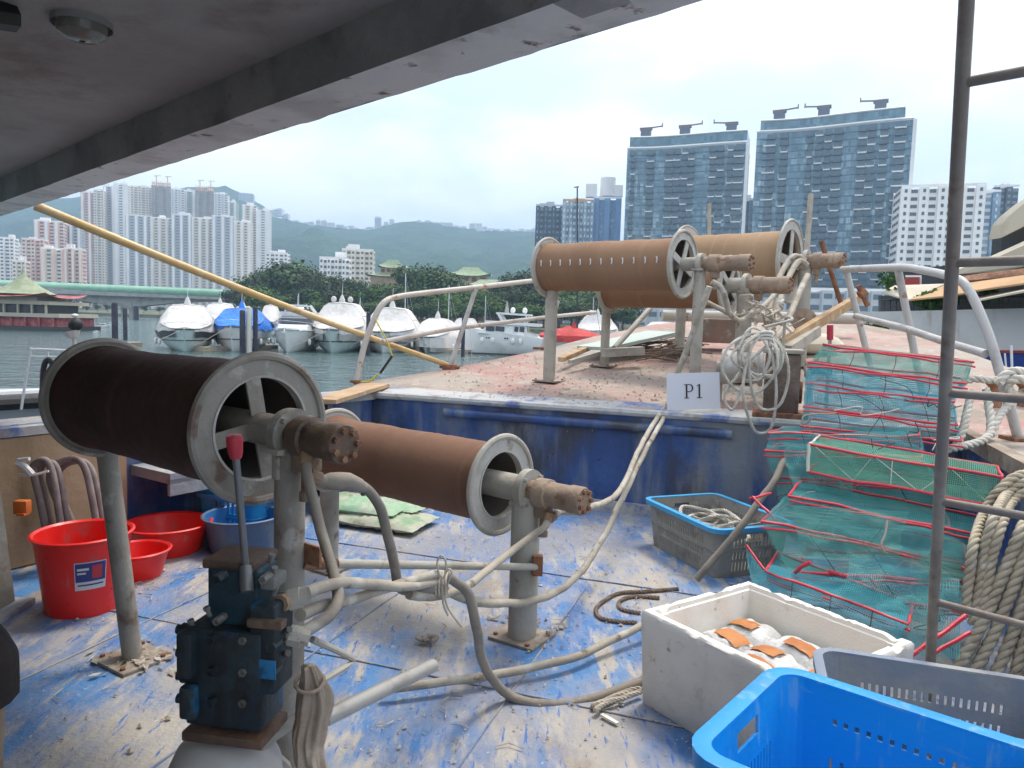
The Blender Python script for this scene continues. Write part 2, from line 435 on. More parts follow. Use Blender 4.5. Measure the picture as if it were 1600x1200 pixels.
LOW = [
 (0, 20, 372, 640, 'tower_white', 3, None, 'white low block at the left border above the green bridge'),
 (21, 36, 384, 680, 'tower_pale', 3, None, 'pale narrow block between the white and pink blocks'),
 (36, 66, 374, 620, 'tower_pink', 5, None, 'dusty pink block with stepped roof above the floating restaurant'),
 (56, 96, 346, 700, 'tower_pink', 6, 'tower_white', 'taller pink and white striped block behind the low pink blocks'),
 (97, 124, 352, 720, 'tower_grey', 5, 'tower_pale', 'grey lilac block beside the pink slab tower'),
 (66, 100, 389, 600, 'tower_cream', 5, 'tower_pink', 'cream and salmon low block, left one of the low pair'),
 (101, 126, 389, 602, 'tower_pink', 5, 'tower_cream', 'salmon and cream low block, right one of the low pair'),
 (20, 38, 408, 590, 'tower_cream', 3, None, 'small yellowish block just above the green bridge'),
 (416, 449, 396, 620, 'tower_white', 5, None, 'small white block with square windows standing among the trees'),
 (500, 545, 404, 420, 'tower_white', 8, None, 'long white building with window rows above the shore trees'),
 (535, 583, 391, 470, 'tower_cream', 7, None, 'pinkish stepped building behind the long white building'),
]
for (x0, x1, yt, D, mt, bays, rib, lab) in LOW:
    tower('apartment_block', x0, x1, yt, D, mt, lab, bays=bays, rib=rib, depth=16, win='far_window', wfrac=0.5, cat='building', base=2)
# small blocks along the hill crest
ORD_ = 'first second third fourth fifth sixth seventh eighth ninth tenth eleventh twelfth thirteenth fourteenth fifteenth sixteenth seventeenth eighteenth nineteenth twentieth'.split()
ORD_ += ['twenty-' + o_ for o_ in ORD_[:9]] + ['thirtieth'] + ['thirty-' + o_ for o_ in ORD_[:9]]
PM('ridge_white', (0.8, 0.8, 0.8), rough=0.8, var=0.12)
ridge = MB().box((0, 0, 0.5), (1, 1, 1)).box((0.1, 0, 1.08), (.5, .5, .18))
rw = MB()
for k in range(4): rw.box((0, -.505, .14 + .22 * k), (.82, .012, .08))
first = None
for i, (x, dy, w, h) in enumerate([(425, -6, 22, 20), (436, -7, 30, 30), (447, -4, 22, 20), (463, 2, 18, 12), (478, 4, 22, 14), (487, 3, 18, 18), (497, 0, 14, 24), (506, 1, 18, 26), (517, 2, 24, 22), (527, 6, 16, 12), (538, 4, 22, 14), (549, 4, 24, 18), (557, 7, 18, 14), (568, 8, 20, 14), (575, 12, 30, 14), (603, 2, 14, 16), (612, 2, 16, 20), (655, 2, 14, 12), (668, 3, 18, 14), (679, 3, 16, 12), (690, 3, 22, 16), (701, 3, 26, 20), (712, 5, 20, 16), (724, 4, 18, 14), (738, 1, 20, 24), (748, 0, 24, 26), (757, 3, 20, 18), (769, 6, 24, 18), (779, 5, 16, 14), (792, 7, 22, 18), (803, 6, 18, 14), (815, 4, 20, 16), (826, 5, 18, 14), (834, 4, 14, 18), (528, 16, 26, 12), (536, 20, 20, 10), (745, 15, 24, 10), (757, 18, 20, 10)]):
    if dy < 12: p = P(x, crest_y(x), DH - 14); p.z += -2 - dy * 1.0 + h * .45
    else: p = hill_fn((x + 500) / 2600, .82); p.z += h * .4
    if first is None:
        first = thing('ridge_house', 'small pale apartment block on the distant hill crest', 'building', group='pale blocks along the hill crest')
        obj('wall', ridge, 'ridge_white', first, world=False, smooth=False); obj('window_bands', rw, 'far_window_soft', first, world=False, smooth=False)['kind'] = 'stuff'
        o = first
    else: o = copy_tree(first)
    o['label'] = 'small pale block on the distant hill crest, ' + ORD_[i] + ' counting from the housing estate'
    o.matrix_world = Matrix.Translation((p.x, p.y, p.z - h * 0.45)) @ Matrix.Rotation(random.uniform(-.4, .4), 4, 'Z') @ Matrix.Diagonal((w * 0.95, w * .6, h * .72, 1))
tower('lookout_tower', 585.5, 595.5, 340, 2250, 'tower_grey', 'lone dark square tower on the hill crest', bays=3, base=P(590, 362, 2250).z, depth=14, cat='tower')
tower('hill_block', 374, 395, 302, 2150, 'tower_grey', 'grey wide block on the hill behind the housing estate', bays=4, base=P(384, 330, 2150).z, depth=30, cat='building')

# ------------------------------------------------------------------ the glass towers
def glass_mat(name, c1, c2, c3, cw, ch, rough=0.18):
    m = bpy.data.materials.new(name); m.use_nodes = True; t = m.node_tree; N = t.nodes; L = t.links; b = N['Principled BSDF']
    tcn = N.new('ShaderNodeTexCoord'); dv = N.new('ShaderNodeVectorMath'); dv.operation = 'DIVIDE'; dv.inputs[1].default_value = (cw, 50, ch)
    fl = N.new('ShaderNodeVectorMath'); fl.operation = 'FLOOR'; L.new(tcn.outputs['Object'], dv.inputs[0]); L.new(dv.outputs[0], fl.inputs[0])
    wnz = N.new('ShaderNodeTexWhiteNoise'); L.new(fl.outputs[0], wnz.inputs['Vector'])
    cr = N.new('ShaderNodeValToRGB'); e = cr.color_ramp.elements; e[0].color = (*c1, 1); e[1].color = (*c3, 1); e[1].position = 1.0
    k = cr.color_ramp.elements.new(0.6); k.color = (*c2, 1)
    n = N.new('ShaderNodeTexNoise'); n.inputs['Scale'].default_value = 0.05; L.new(tcn.outputs['Object'], n.inputs['Vector'])
    ad = N.new('ShaderNodeMath'); ad.operation = 'MULTIPLY'; L.new(wnz.outputs['Value'], ad.inputs[0]); L.new(n.outputs['Fac'], ad.inputs[1])
    a2 = N.new('ShaderNodeMath'); a2.operation = 'MULTIPLY'; a2.inputs[1].default_value = 1.7; L.new(ad.outputs[0], a2.inputs[0])
    L.new(a2.outputs[0], cr.inputs[0]); L.new(cr.outputs[0], b.inputs['Base Color'])
    b.inputs['Roughness'].default_value = rough; b.inputs['Specular IOR Level'].default_value = 0.6
    MATS[name] = m
glass_mat('tower_glass', (0.075, 0.155, 0.215), (0.14, 0.26, 0.34), (0.36, 0.50, 0.58), 1.4, 3.1)
glass_mat('tower_glass_top', (0.08, 0.16, 0.21), (0.13, 0.24, 0.30), (0.24, 0.36, 0.42), 1.4, 2.5)
PM('mullion', (0.19, 0.25, 0.29), rough=0.5, rvar=0)
PM('balcony_slab', (0.68, 0.70, 0.70), rough=0.6, rvar=0)
PM('balcony_dark', (0.10, 0.15, 0.19), rough=0.35, rvar=0)
PM('crane_brown', (0.20, 0.15, 0.14), rough=0.7, rvar=0)
PM('crane_box', (0.12, 0.14, 0.18), rough=0.6, rvar=0)
def glass_tower(label, A, B, zb, zt, floors, cols, whites, tier, tier_inset, cranes, curve):
    """A, B plan ends of the front; curved front of glass panels with stacked balconies"""
    A, B = V((*A, 0)), V((*B, 0)); L_ = (B - A).length; R = frame((B - A)); M = Matrix.Translation((A.x, A.y, zb)) @ R.to_4x4()
    o = thing('glass_tower', label, 'tower', M=M)
    H = zt - zb; hm = H - tier; fh = hm / floors; nx = max(12, int(L_ / 1.5))
    def fy(u): return curve * (4 * u * (1 - u)) + curve * 0.5 * math.sin(u * 2 * math.pi)
    dep = 24
    b = MB(); ringb = [V((L_ * u / nx, fy(u / nx) + 0.35, 0)) for u in range(nx + 1)] + [V((L_, dep, 0)), V((0, dep, 0))]
    b.rings([ringb, [p + V((0, 0, hm)) for p in ringb]])
    obj('wall', b, 'mullion', o, world=False, smooth=False)
    pn = MB()
    for k in range(floors):
        for i in range(nx):
            u0, u1 = (i + .05) / nx, (i + .95) / nx; z0, z1 = (k + .1) * fh, (k + .93) * fh; t = random.uniform(-.03, .03)
            pn.add([(L_ * u0, fy(u0), z0), (L_ * u1, fy(u1), z0), (L_ * u1, fy(u1) + t, z1), (L_ * u0, fy(u0) + t, z1)], [(0, 1, 2, 3)])
        for i in range(8):
            y0, y1 = 1 + i * 2.9, 1 + i * 2.9 + 2.7; z0, z1 = (k + .1) * fh, (k + .93) * fh
            for xx in (-0.15, L_ + 0.15): pn.add([(xx, y0, z0), (xx, y1, z0), (xx, y1, z1), (xx, y0, z1)], [(0, 1, 2, 3)])
    g = obj('glass_panels', pn, 'tower_glass', o, world=False, smooth=False); g['kind'] = 'stuff'
    # top tier
    ti0, ti1 = tier_inset; tb = MB()
    n2 = nx
    rg = [V((L_ * (ti0 + (1 - ti0 - ti1) * u / n2), fy(u / n2) + 1.2, hm)) for u in range(n2 + 1)] + [V((L_ * (1 - ti1), dep - 2, hm)), V((L_ * ti0, dep - 2, hm))]
    tb.rings([rg, [p + V((0, 0, tier)) for p in rg]]); obj('top_tier', tb, 'tower_glass_top', o, world=False, smooth=False)
    cp = MB(); cp.tube([V((L_ * u / nx, fy(u / nx) - 0.1, hm + 0.5)) for u in range(nx + 1)], 0.75, 4)
    obj('cornice', cp, 'balcony_slab', o, world=False, smooth=False)
    c2 = MB(); c2.tube([p + V((0, -.2, tier)) for p in rg[:n2 + 1]], 0.4, 4); obj('parapet', c2, 'balcony_slab', o, world=False, smooth=False)
    ed = MB(); ed.box((L_ + 0.5, fy(1) + 0.6, hm / 2), (1.5, 2.2, hm)); obj('edge_fin', ed, 'balcony_slab', o, world=False, smooth=False)
    # balconies: dark recess + slab
    rec = MB().box((0, 0.1, 0.42), (1, 0.7, 0.5)); sl_ = MB().box((0, -0.55, 0), (1, 1.3, 0.16))
    cache = {}
    for ci, (u, wu) in enumerate(cols):
        for k in range(1, floors):
            wht = (k * 7 + ci * 3) % whites[ci] == 0
            key = 'w' if wht else 'd'
            if key not in cache:
                bo = MB(); bo.box((0, -0.5, 0), (1, 1.5, 0.55 if wht else 0.3)); bo.box((-.49, -.5, .55), (.02, 1.4, 1.0)); bo.box((.49, -.5, .55), (.02, 1.4, 1.0))
                me_o = obj('balcony', bo, 'balcony_slab' if wht else 'balcony_dark', o, world=False, smooth=False); cache[key] = me_o
                ob = me_o
                ro = MB(); ro.box((0, 0.05, 1.35), (0.96, 0.6, 1.9))
                obj('recess', ro, 'balcony_dark', ob, world=False, smooth=False)
                q = ob
            else:
                q = copy_tree(cache[key], None, o)
            q.matrix_local = Matrix.Translation((L_ * u, fy(u), k * fh)) @ Matrix.Diagonal((L_ * wu, 1, fh / 3.1, 1))
    for (u, dirn) in cranes:
        x = L_ * u; z = hm + tier
        h_ = MB(); h_.box((x, 8, z + 2.0), (4.6, 4, 5.2)); hb = obj('crane_housing', h_, 'crane_box', o, world=False, smooth=False)
        a = MB(); a.box((x, 8, z + 5.2), (6, 2.4, 1.2)); a.bar((x - dirn * 2, 8, z + 5.3), (x + dirn * 8.2, 7, z + 5.9), 0.5, 0.6); a.box((x + dirn * 8.2, 7, z + 6.4), (.5, .5, 2.0))
        obj('crane_arm', a, 'crane_brown', hb, world=False, smooth=False)
    return o
pA, pB = P(981, 214, 372), P(1168, 202, 352); zt = (pA.z + pB.z) / 2
glass_tower('left blue glass tower of the pair, slightly lower, with roof cranes', (pA.x, pA.y), (pB.x, pB.y), 0, zt, 29,
            [(0.055, .035), (0.205, .06), (0.37, .07), (0.435, .055), (0.50, .055), (0.555, .05), (0.735, .055), (0.80, .055), (0.875, .045), (0.945, .08)], [5, 4, 3, 3, 4, 4, 3, 4, 5, 2], 6.2, (0.015, 0.0), [(0.13, 1), (0.47, 1), (0.86, -1)], 1.6)
pA, pB = P(1184, 185, 352), P(1430, 164, 322); zt = (pA.z + pB.z) / 2 - 0.5
glass_tower('right blue glass tower of the pair, taller, nearest the ladder', (pA.x, pA.y), (pB.x, pB.y), 0, zt, 30,
            [(0.09, .085), (0.19, .05), (0.36, .035), (0.42, .05), (0.48, .045), (0.545, .06), (0.70, .055), (0.755, .05), (0.83, .05), (0.925, .07)], [4, 4, 4, 4, 4, 3, 2, 3, 2, 2], 5.8, (0.02, 0.055), [(0.13, 1), (0.43, -1), (0.79, -1)], 2.0)
PM('bluewall', (0.16, 0.30, 0.52), rough=0.5)
PM('darkglass', (0.02, 0.05, 0.085), [((0.05, 0.09, 0.13), 0.2, 0.45, 0.6)], rough=0.2)
PM('blueglass', (0.15, 0.26, 0.38), [((0.3, 0.42, 0.52), 0.15, 0.5, 0.6)], rough=0.25)
o = tower('hotel_tower', 838, 881, 322, 430, 'darkglass', 'dark navy glass block left of the pale blue block', bays=7, fh=3.2, depth=24, win='blueglass', wfrac=0.25, cat='building', crown='tower_grey', base=0)
o = tower('hotel_tower', 880, 928, 314, 400, 'blueglass', 'pale blue gridded block with an orange roof box', bays=9, fh=3.2, depth=22, win='balcony_slab', wfrac=0.4, cat='building', crown='scaffold_orange', base=0)
o = tower('hotel_tower', 928.5, 971, 310, 402, 'bluewall', 'plain blue block with white round roof tanks beside the glass tower', bays=5, fh=3.2, depth=24, win='blueglass', wfrac=0.12, cat='building', crown='tower_white', base=0)
tk = MB(); x_ = WM[o].inverted() @ P(950, 296, 410)
tk.lathe([(0.01, 6), (4.2, 6), (4.2, -4), (0.01, -4)], (x_.x, x_.y, x_.z), n=20); tk.box((x_.x - 9, x_.y, x_.z - 1), (6, 5, 7)); tk.box((x_.x + 5, x_.y, x_.z - 1), (6, 5, 6)); obj('roof_tank', tk, 'tower_white', o, world=False)
tower('link_block', 1156, 1186, 312, 395, 'blueglass', 'low blue block filling the gap between the two glass towers', bays=4, depth=20, win='far_window_soft', cat='building', base=0)
tower('white_block', 1417, 1532, 291, 300, 'tower_white', 'white apartment block with grey stripes behind the ladder', bays=9, fh=3.0, depth=20, win='far_window', wfrac=0.3, rib=None, cat='building', base=0)
tower('glass_block', 1531, 1562, 300, 330, 'blueglass', 'narrow blue glass block beside the white apartment block', bays=3, depth=20, win='balcony_slab', wfrac=.2, cat='building', base=0)
tower('glass_block', 1556, 1590, 292, 380, 'darkglass', 'dark far block with flat roof at the right border', bays=4, depth=20, win='far_window_soft', cat='building', base=0)

# ------------------------------------------------------------------ podium strip below the glass towers
tower('podium_block', 1000, 1420, 452, 300, 'tower_grey', 'long low grey podium at the foot of the glass towers', bays=24, fh=4.5, depth=20, win='balcony_dark', wfrac=.7, cat='building', base=-0.5)

# ================================================================== bridge
PM('bridge_green', (0.17, 0.37, 0.26), [((0.22, 0.42, 0.31), 0.3, .45, .6)], rough=0.6)
PM('concrete', (0.36, 0.36, 0.35), [((0.26, 0.26, 0.25), 0.5, 0.45, 0.65)], rough=0.85, bump=.2, bscale=4)
def bp(x, y): return P(x, y, 250 + (x) * 0.14)
br = thing('bridge', 'long road bridge with green parapet crossing behind the boats', 'bridge', loc=bp(200, 500))
xs_ = [-260 + 33 * i for i in range(23)]
lo = [(x, 447 + (x + 0) * 0.0395) for x in xs_]
g = MB()
g.tube([bp(x, y - 1) + V((0, -4, 0)) for x, y in lo], 1.75, 12); obj('parapet', g, 'bridge_green', br)
d_ = MB()
for (xa, ya), (xb, yb) in zip(lo, lo[1:]):
    a, b = bp(xa, ya + 3), bp(xb, yb + 3); d_.bar(a, b, 9, 2.6)
obj('road_deck', d_, 'concrete', br, smooth=False)
piers = [-190, 200, 470]
gd = MB()
for (xa, ya), (xb, yb) in zip(lo, lo[1:]):
    def dep(x):
        q = min(abs(x - p) for p in piers); return 1.2 + 3.8 * max(0, 1 - q / 150) ** 1.6
    for dy in (-2.5, 2.5):
        ta, tb_ = bp(xa, ya + 6) + V((0, dy, 0)), bp(xb, yb + 6) + V((0, dy, 0)); da, db = V((0, 0, dep(xa))), V((0, 0, dep(xb))); wv_ = V((0, 1, 0))
        gd.add([ta, tb_, tb_ - db, ta - da, ta + wv_, tb_ + wv_, tb_ + wv_ - db, ta + wv_ - da], [(0, 1, 2, 3), (7, 6, 5, 4), (3, 2, 6, 7)])
obj('girder', gd, 'concrete', br, smooth=False)
for p in piers:
    for k in (-1, 1):
        c = MB(); q = bp(p, 470); c.box((q.x + k * 1.5, q.y, (q.z + WZ) / 2 - 1), (1.1, 2.4, q.z - WZ + 1)); obj('pier', c, 'concrete', br, smooth=False)

# ================================================================== trees
PM('leaf_a', (0.075, 0.14, 0.036), [((0.022, 0.052, 0.016), 0.35, 0.40, 0.54), ((0.14, 0.19, 0.06), 0.6, 0.55, 0.7)], rough=0.7, spec=0.2, var=0.45)
PM('leaf_b', (0.085, 0.11, 0.042), [((0.03, 0.05, 0.022), 0.35, 0.40, 0.54), ((0.16, 0.17, 0.075), 0.6, 0.55, 0.7)], rough=0.7, spec=0.2, var=0.45)
PM('leaf_c', (0.095, 0.165, 0.035), [((0.035, 0.075, 0.02), 0.35, 0.42, 0.58)], rough=0.7, spec=0.2, var=0.25)
PM('bark', (0.12, 0.095, 0.07), rough=0.9, bump=.5, bscale=6)
def make_tree(seed, leafmat, hgt, rad, label, group):
    rnd = random.Random(seed)
    o = thing('broadleaf_tree', label, 'tree', group=group)
    tr = MB(); tr.tube(spline([(0, 0, -0.5), (0.2, 0, hgt * .2), (-0.1, 0.2, hgt * .45), (0.2, 0, hgt * .75)], 4), [0.5 - 0.36 * i / 12 for i in range(13)], 7)
    lobes = []
    for k in range(9):
        a = rnd.uniform(0, 6.28); rr = rad * rnd.uniform(.25, .68); z = hgt * rnd.uniform(.42, .86)
        c = V((math.cos(a) * rr, math.sin(a) * rr, z)); lobes.append((c, rad * rnd.uniform(.32, .52)))
        tr.tube(spline([(0, 0, hgt * .3), c * 0.5 + V((0, 0, hgt * .22)), c], 3), [0.2, .17, .15, .12, .1, .07, .05], 5)
    lobes.append((V((0, 0, hgt * .8)), rad * .45))
    obj('trunk', tr, 'bark', o, world=False)
    lf = MB()
    for (c, r) in lobes:
        for j in range(190):
            d = V((rnd.gauss(0, 1), rnd.gauss(0, 1), rnd.gauss(0, 1) * .9)).normalized()
            q = c + d * r * (rnd.random() ** .33) * (1 + .25 * noise.noise(d * 3 + c)); q.z = max(q.z, hgt * .14)
            s = rnd.uniform(.22, .62); n_ = (d + V((rnd.uniform(-.7, .7), rnd.uniform(-.7, .7), rnd.uniform(-.2, .9)))).normalized()
            t = n_.cross(V((rnd.random(), rnd.random(), rnd.random() + .1))).normalized(); b2 = n_.cross(t)
            lf.add([q - t * s, q + b2 * s * .6, q + t * s, q - b2 * s * .6], [(0, 1, 2, 3)])
    obj('crown', lf, leafmat, o, world=False, smooth=False)
    return o
protos = [make_tree(1, 'leaf_a', 15, 7.5, 'x', 'x'), make_tree(2, 'leaf_b', 14, 7, 'x', 'x'), make_tree(3, 'leaf_a', 12, 7, 'x', 'x'), make_tree(4, 'leaf_c', 10, 6.5, 'x', 'x')]
used = set()
ORD = 'first second third fourth fifth sixth seventh eighth ninth tenth eleventh twelfth thirteenth fourteenth fifteenth sixteenth seventeenth eighteenth nineteenth twentieth'.split()
ORD += ['twenty-' + o_ for o_ in ORD[:9]] + ['thirtieth'] + ['thirty-' + o_ for o_ in ORD[:9]]
KL = ['dark green', 'olive', 'broad green', 'bright green']
tl = []
for (x, y) in [(372, 448), (390, 432), (408, 424), (428, 420), (447, 417), (466, 413), (486, 418), (505, 428), (524, 430), (545, 436), (566, 438), (585, 446), (604, 448), (622, 446), (642, 426), (660, 415), (682, 422), (702, 452), (722, 458), (745, 460), (768, 458), (792, 444), (812, 424), (834, 428), (856, 440), (878, 448), (905, 450), (935, 452), (965, 455)]:
    tl.append((x, y, random.uniform(238, 262), 'back'))
for i in range(26): tl.append((385 + i * 24 + random.uniform(-6, 6), random.uniform(448, 464), random.uniform(215, 228), 'middle'))
for i in range(24): tl.append((398 + i * 25 + random.uniform(-6, 6), random.uniform(470, 482), random.uniform(203, 210), 'front'))
for (x, y, d) in [(80, 489, 300), (95, 446, 420), (110, 444, 430), (130, 446, 425), (135, 482, 345), (150, 448, 428), (152, 478, 350), (165, 449, 420), (168, 484, 345), (225, 488, 330), (250, 490, 326), (275, 488, 330), (300, 490, 320), (330, 488, 300), (355, 476, 290)]: tl.append((x, y, d, 'far'))
cnt = {}
for i, (x, y, d, row) in enumerate(tl):
    k = random.choice([0, 0, 1, 2, 2, 3]) if row in ('back', 'far') else random.choice([0, 1, 2, 3, 3])
    top = P(x, y, d).z; gz = 0.2; hh = [15, 14, 12, 10][k]
    s = max(0.25, (top - gz) / (hh * 0.98))
    o = protos[k] if k not in used else copy_tree(protos[k])
    used.add(k); n_ = cnt.get(row, 0); cnt[row] = n_ + 1
    o['label'] = (KL[k] + ' tree in the %s row of the shoreline wood, %s from the bridge' % (row, ORD[n_])) if row != 'far' else ('small %s tree by the bridge on the far shore, %s from the restaurant' % (KL[k], ORD[n_]))
    o['group'] = 'shoreline wood trees' if row != 'far' else 'trees by the bridge'
    sw = s * random.uniform(.9, 1.15)
    if x >= 360: sw = max(sw, .8)
    o.matrix_world = Matrix.Translation((P(x, y, d).x, d, gz)) @ Matrix.Rotation(random.uniform(0, 6.3), 4, 'Z') @ Matrix.Diagonal((sw, sw, s, 1))
# ------------------------------------------------------------------ pavilions with green tiled roofs
PM('green_tile', (0.22, 0.31, 0.18), [((0.3, 0.37, 0.24), 1.5, .45, .6)], rough=0.6, wave=('X', 0.8, .3), bump=.2, bscale=8)
PM('pavilion_wall', (0.40, 0.30, 0.21), [((0.3, 0.22, 0.16), 0.6, .45, .6)], rough=0.85)
PM('pavilion_dark', (0.10, 0.07, 0.055), rough=0.7, rvar=0)
def hip_roof(w, d, h, z, eave=1.1, up_=0.5, n=8):
    """upswept hip roof: rings from eave to ridge"""
    rings = []
    for i in range(n + 1):
        t = i / n; ww = w * eave * (1 - t) + w * 0.45 * t; dd = d * eave * (1 - t) + 0.3 * t; zz = z + h * (t ** 1.5)
        ring = []
        for (sx, sy) in ((-1, -1), (1, -1), (1, 1), (-1, 1)):
            for k in range(6):
                q = k / 6; nx_ = {(-1, -1): (1, -1), (1, -1): (1, 1), (1, 1): (-1, 1), (-1, 1): (-1, -1)}[(sx, sy)]
                x = ww / 2 * (sx + (nx_[0] - sx) * q); y = dd / 2 * (sy + (nx_[1] - sy) * q); e = abs(q - .5) * 2
                ring.append(V((x, y, zz + up_ * (e ** 3) * (1 - t) ** 2)))
        rings.append(ring)
    return MB().rings(rings)
def pavilion(label, x, y, d, w, tiers, name='pavilion'):
    p = P(x, y, d); o = thing(name, label, 'pavilion', loc=(p.x, d, 0.2))
    z = 0.0
    for (fw_, h, rh) in tiers:
        bw = w * fw_; b = MB(); b.box((0, 0, z + h / 2), (bw, bw * .5, h)); 
        obj('wall', b, 'pavilion_wall', o, world=False, smooth=False)
        c = MB(); n = max(4, int(bw / 2.5))
        for i in range(n): c.box((-bw / 2 + bw * (i + .5) / n, -bw * .25 - .1, z + h * .55), (bw / n * .6, .2, h * .5))
        obj('openings', c, 'pavilion_dark', o, world=False, smooth=False)['kind'] = 'stuff'
        r = hip_roof(bw, bw * .5, rh, z + h, eave=1.25, up_=rh * .35); obj('roof', r, 'green_tile', o, world=False, ang=50)
        z += h + rh * .45
    return o
pavilion('green roofed temple pavilion among the trees, smaller one left of the masts', 613, 440, 268, 13, [(1.1, 16.0, 2.2), (.62, 2.2, 3.0)])
pavilion('large green roofed temple pavilion on the shore hill left of the reel', 735, 450, 262, 21, [(1.05, 13.0, 2.6), (.55, 2.6, 3.2)])
pavilion('side wing of the temple with green roof facing the reel', 766, 440, 258, 14, [(1.1, 12.6, 3.0)])
# ================================================================== floating restaurant
PM('rest_roof', (0.22, 0.27, 0.16), [((0.3, 0.33, 0.22), .8, .45, .6)], rough=.7)
PM('rest_cream', (0.42, 0.39, 0.31), rough=.7, var=.05)
PM('rest_red', (0.26, 0.05, 0.055), [((0.4, .12, .11), 1.2, .45, .6)], rough=.6)
PM('rest_dark', (0.035, 0.035, 0.045), rough=.4, rvar=0)
PM('hull_black', (0.03, 0.03, 0.035), rough=.35, spec=.5)
p = P(20, 515, 0.1); dR = 106.0
o = thing('floating_restaurant', 'ornate floating restaurant with green tent roofs and red lower deck', 'restaurant', loc=(P(10, 515, dR).x, dR, WZ))
def rb(nm, mat, x, z, w, h, d=9, dy=0):
    b = MB().box((x, d / 2 + dy, z + h / 2), (w, d, h)); return obj(nm, b, mat, o, world=False, smooth=False)
rb('hull', 'hull_black', -1, -.3, 18, .9, 11, -1)
rb('wall', 'rest_red', -1, .55, 17, 1.35, 9)
rb('deck_band', 'rest_cream', -1, 1.9, 18, .55, 10, -.6)
rb('window_band', 'rest_dark', -1.6, 2.45, 14, 1.25, 8.5)
rb('deck_band', 'rest_cream', -1.4, 3.7, 16, .5, 10, -.6)
rb('wall', 'rest_cream', -2, 4.2, 13, .8, 7.5)
for i in range(9): rb('post', 'rest_red', -9 + i * 2, .6, .25, 1.35, .3, -.5)
for i in range(8): rb('post', 'rest_cream', -8 + i * 2, 2.4, .22, 1.3, .3, -.5)
rf = hip_roof(15, 9, 1.0, 4.7, eave=1.15, up_=.7); 
for q in rf.v: q.x -= 1.5; q.y += 3
obj('roof', rf, 'rest_red', o, world=False, ang=50)
for cx, hh in ((-5.2, 3.0), (0.6, 3.6)):
    rg = []
    for i in range(9):
        t = i / 8; r = 4.4 * (1 - t) ** 1.7 + .08
        rg.append([V((cx + r * math.cos(a * math.pi / 8), 3 + r * .8 * math.sin(a * math.pi / 8), 5.2 + hh * t)) for a in range(16)])
    obj('tent_roof', MB().rings(rg), 'rest_roof', o, world=False)
    obj('finial', MB().tube([(cx, 3, 5.2 + hh), (cx, 3, 6.0 + hh)], [.14, .03], 6), 'rest_cream', o, world=False)
# ================================================================== marina boats
PM('gel_white', (0.72, 0.73, 0.72), [((0.6, 0.62, 0.6), .8, .5, .7)], rough=.3, coat=.2)
PM('gel_teal', (0.50, 0.60, 0.58), [((0.42, 0.52, 0.5), .8, .5, .7)], rough=.3)
PM('cover_white', (0.60, 0.585, 0.56), [((0.48, 0.465, 0.44), .7, .45, .7), ((0.66, 0.645, 0.62), 3, .5, .7)], rough=.85, bump=.35, bscale=3, bstretch=(1.5, 1.5, .25))
PM('cover_grey', (0.36, 0.35, 0.335), [((0.24, 0.235, 0.23), .7, .45, .7)], rough=.85, bump=.35, bscale=3, bstretch=(1.5, 1.5, .25))
PM('cover_blue', (0.02, 0.20, 0.68), [((0.015, 0.13, 0.5), 1.2, .45, .65)], rough=.65, bump=.6, bscale=2)
PM('cover_red', (0.55, 0.045, 0.04), [((0.4, 0.03, 0.03), .9, .45, .65)], rough=.7, bump=.4, bscale=2)
PM('boat_glass', (0.03, 0.045, 0.06), rough=.12, rvar=0)
PM('pile_dark', (0.022, 0.024, 0.045), [((0.05, 0.045, 0.05), 1.5, .5, .65)], rough=.6)
PM('pile_pale', (0.55, 0.53, 0.47), rough=.7)
PM('pontoon_wood', (0.40, 0.33, 0.25), [((0.3, .25, .2), 2, .45, .6)], rough=.85)
PM('chrome', (0.6, 0.6, 0.62), metal=.9, rough=.3, rvar=.05)
PM('mast_white', (0.7, 0.7, 0.7), rough=.5, rvar=0)
PM('mast_black', (0.02, 0.02, 0.022), rough=.4, rvar=0)
def ring(w, l, z, p=.5, bow=0.0, cy=0, n=36, wr=0.0, seed=0):
    out = []
    for k in range(n):
        a = 2 * math.pi * k / n; c, s = math.cos(a), math.sin(a)
        x = w / 2 * math.copysign(abs(c) ** p, c); y = l / 2 * math.copysign(abs(s) ** p, s)
        if y < 0 and bow: x *= 1 - bow * (-y / (l / 2)) ** 2.2
        q = 1 + wr * noise.noise(V((math.cos(a) * 3 + seed, math.sin(a) * 3, z * .9 + seed)))
        out.append(V((x * q, y * q + cy, z)))
    return out
def DB(x, y):                     # boat distance from its waterline pixel
    return PZ(x, y, WZ)
def hull_rings(w, L, hh, flare=.8, n=15):
    """stations from bow (y = -L/2) to stern; returns rings and deck-edge function"""
    def b(t): return w / 2 * max(.03, (1 - (1 - min(1, t * 1.55)) ** 2.1)) * (1 - .06 * max(0, t - .7) / .3)
    def zd(t): return hh * (1.16 - .30 * t + .12 * t * t)
    out = []
    for i in range(n):
        t = (i / (n - 1)) ** 1.25; y = -L / 2 + L * t; bb = b(t); z = zd(t); rk = (1 - t) ** 3 * .10 * L
        st = lambda f, zz: [(-bb * f, y + rk * (1 - zz / z), zz)]
        half = [(1.0, z), (.975, z * .8), (.90, z * .48), (.74, z * .2), (.5, -.05), (.0, -.35)]
        rg = [V((-bb * f, y + rk * (1 - zz / z), zz)) for f, zz in half] + [V((bb * f, y + rk * (1 - zz / z), zz)) for f, zz in half[-2::-1]]
        out.append(rg)
    return out, b, zd
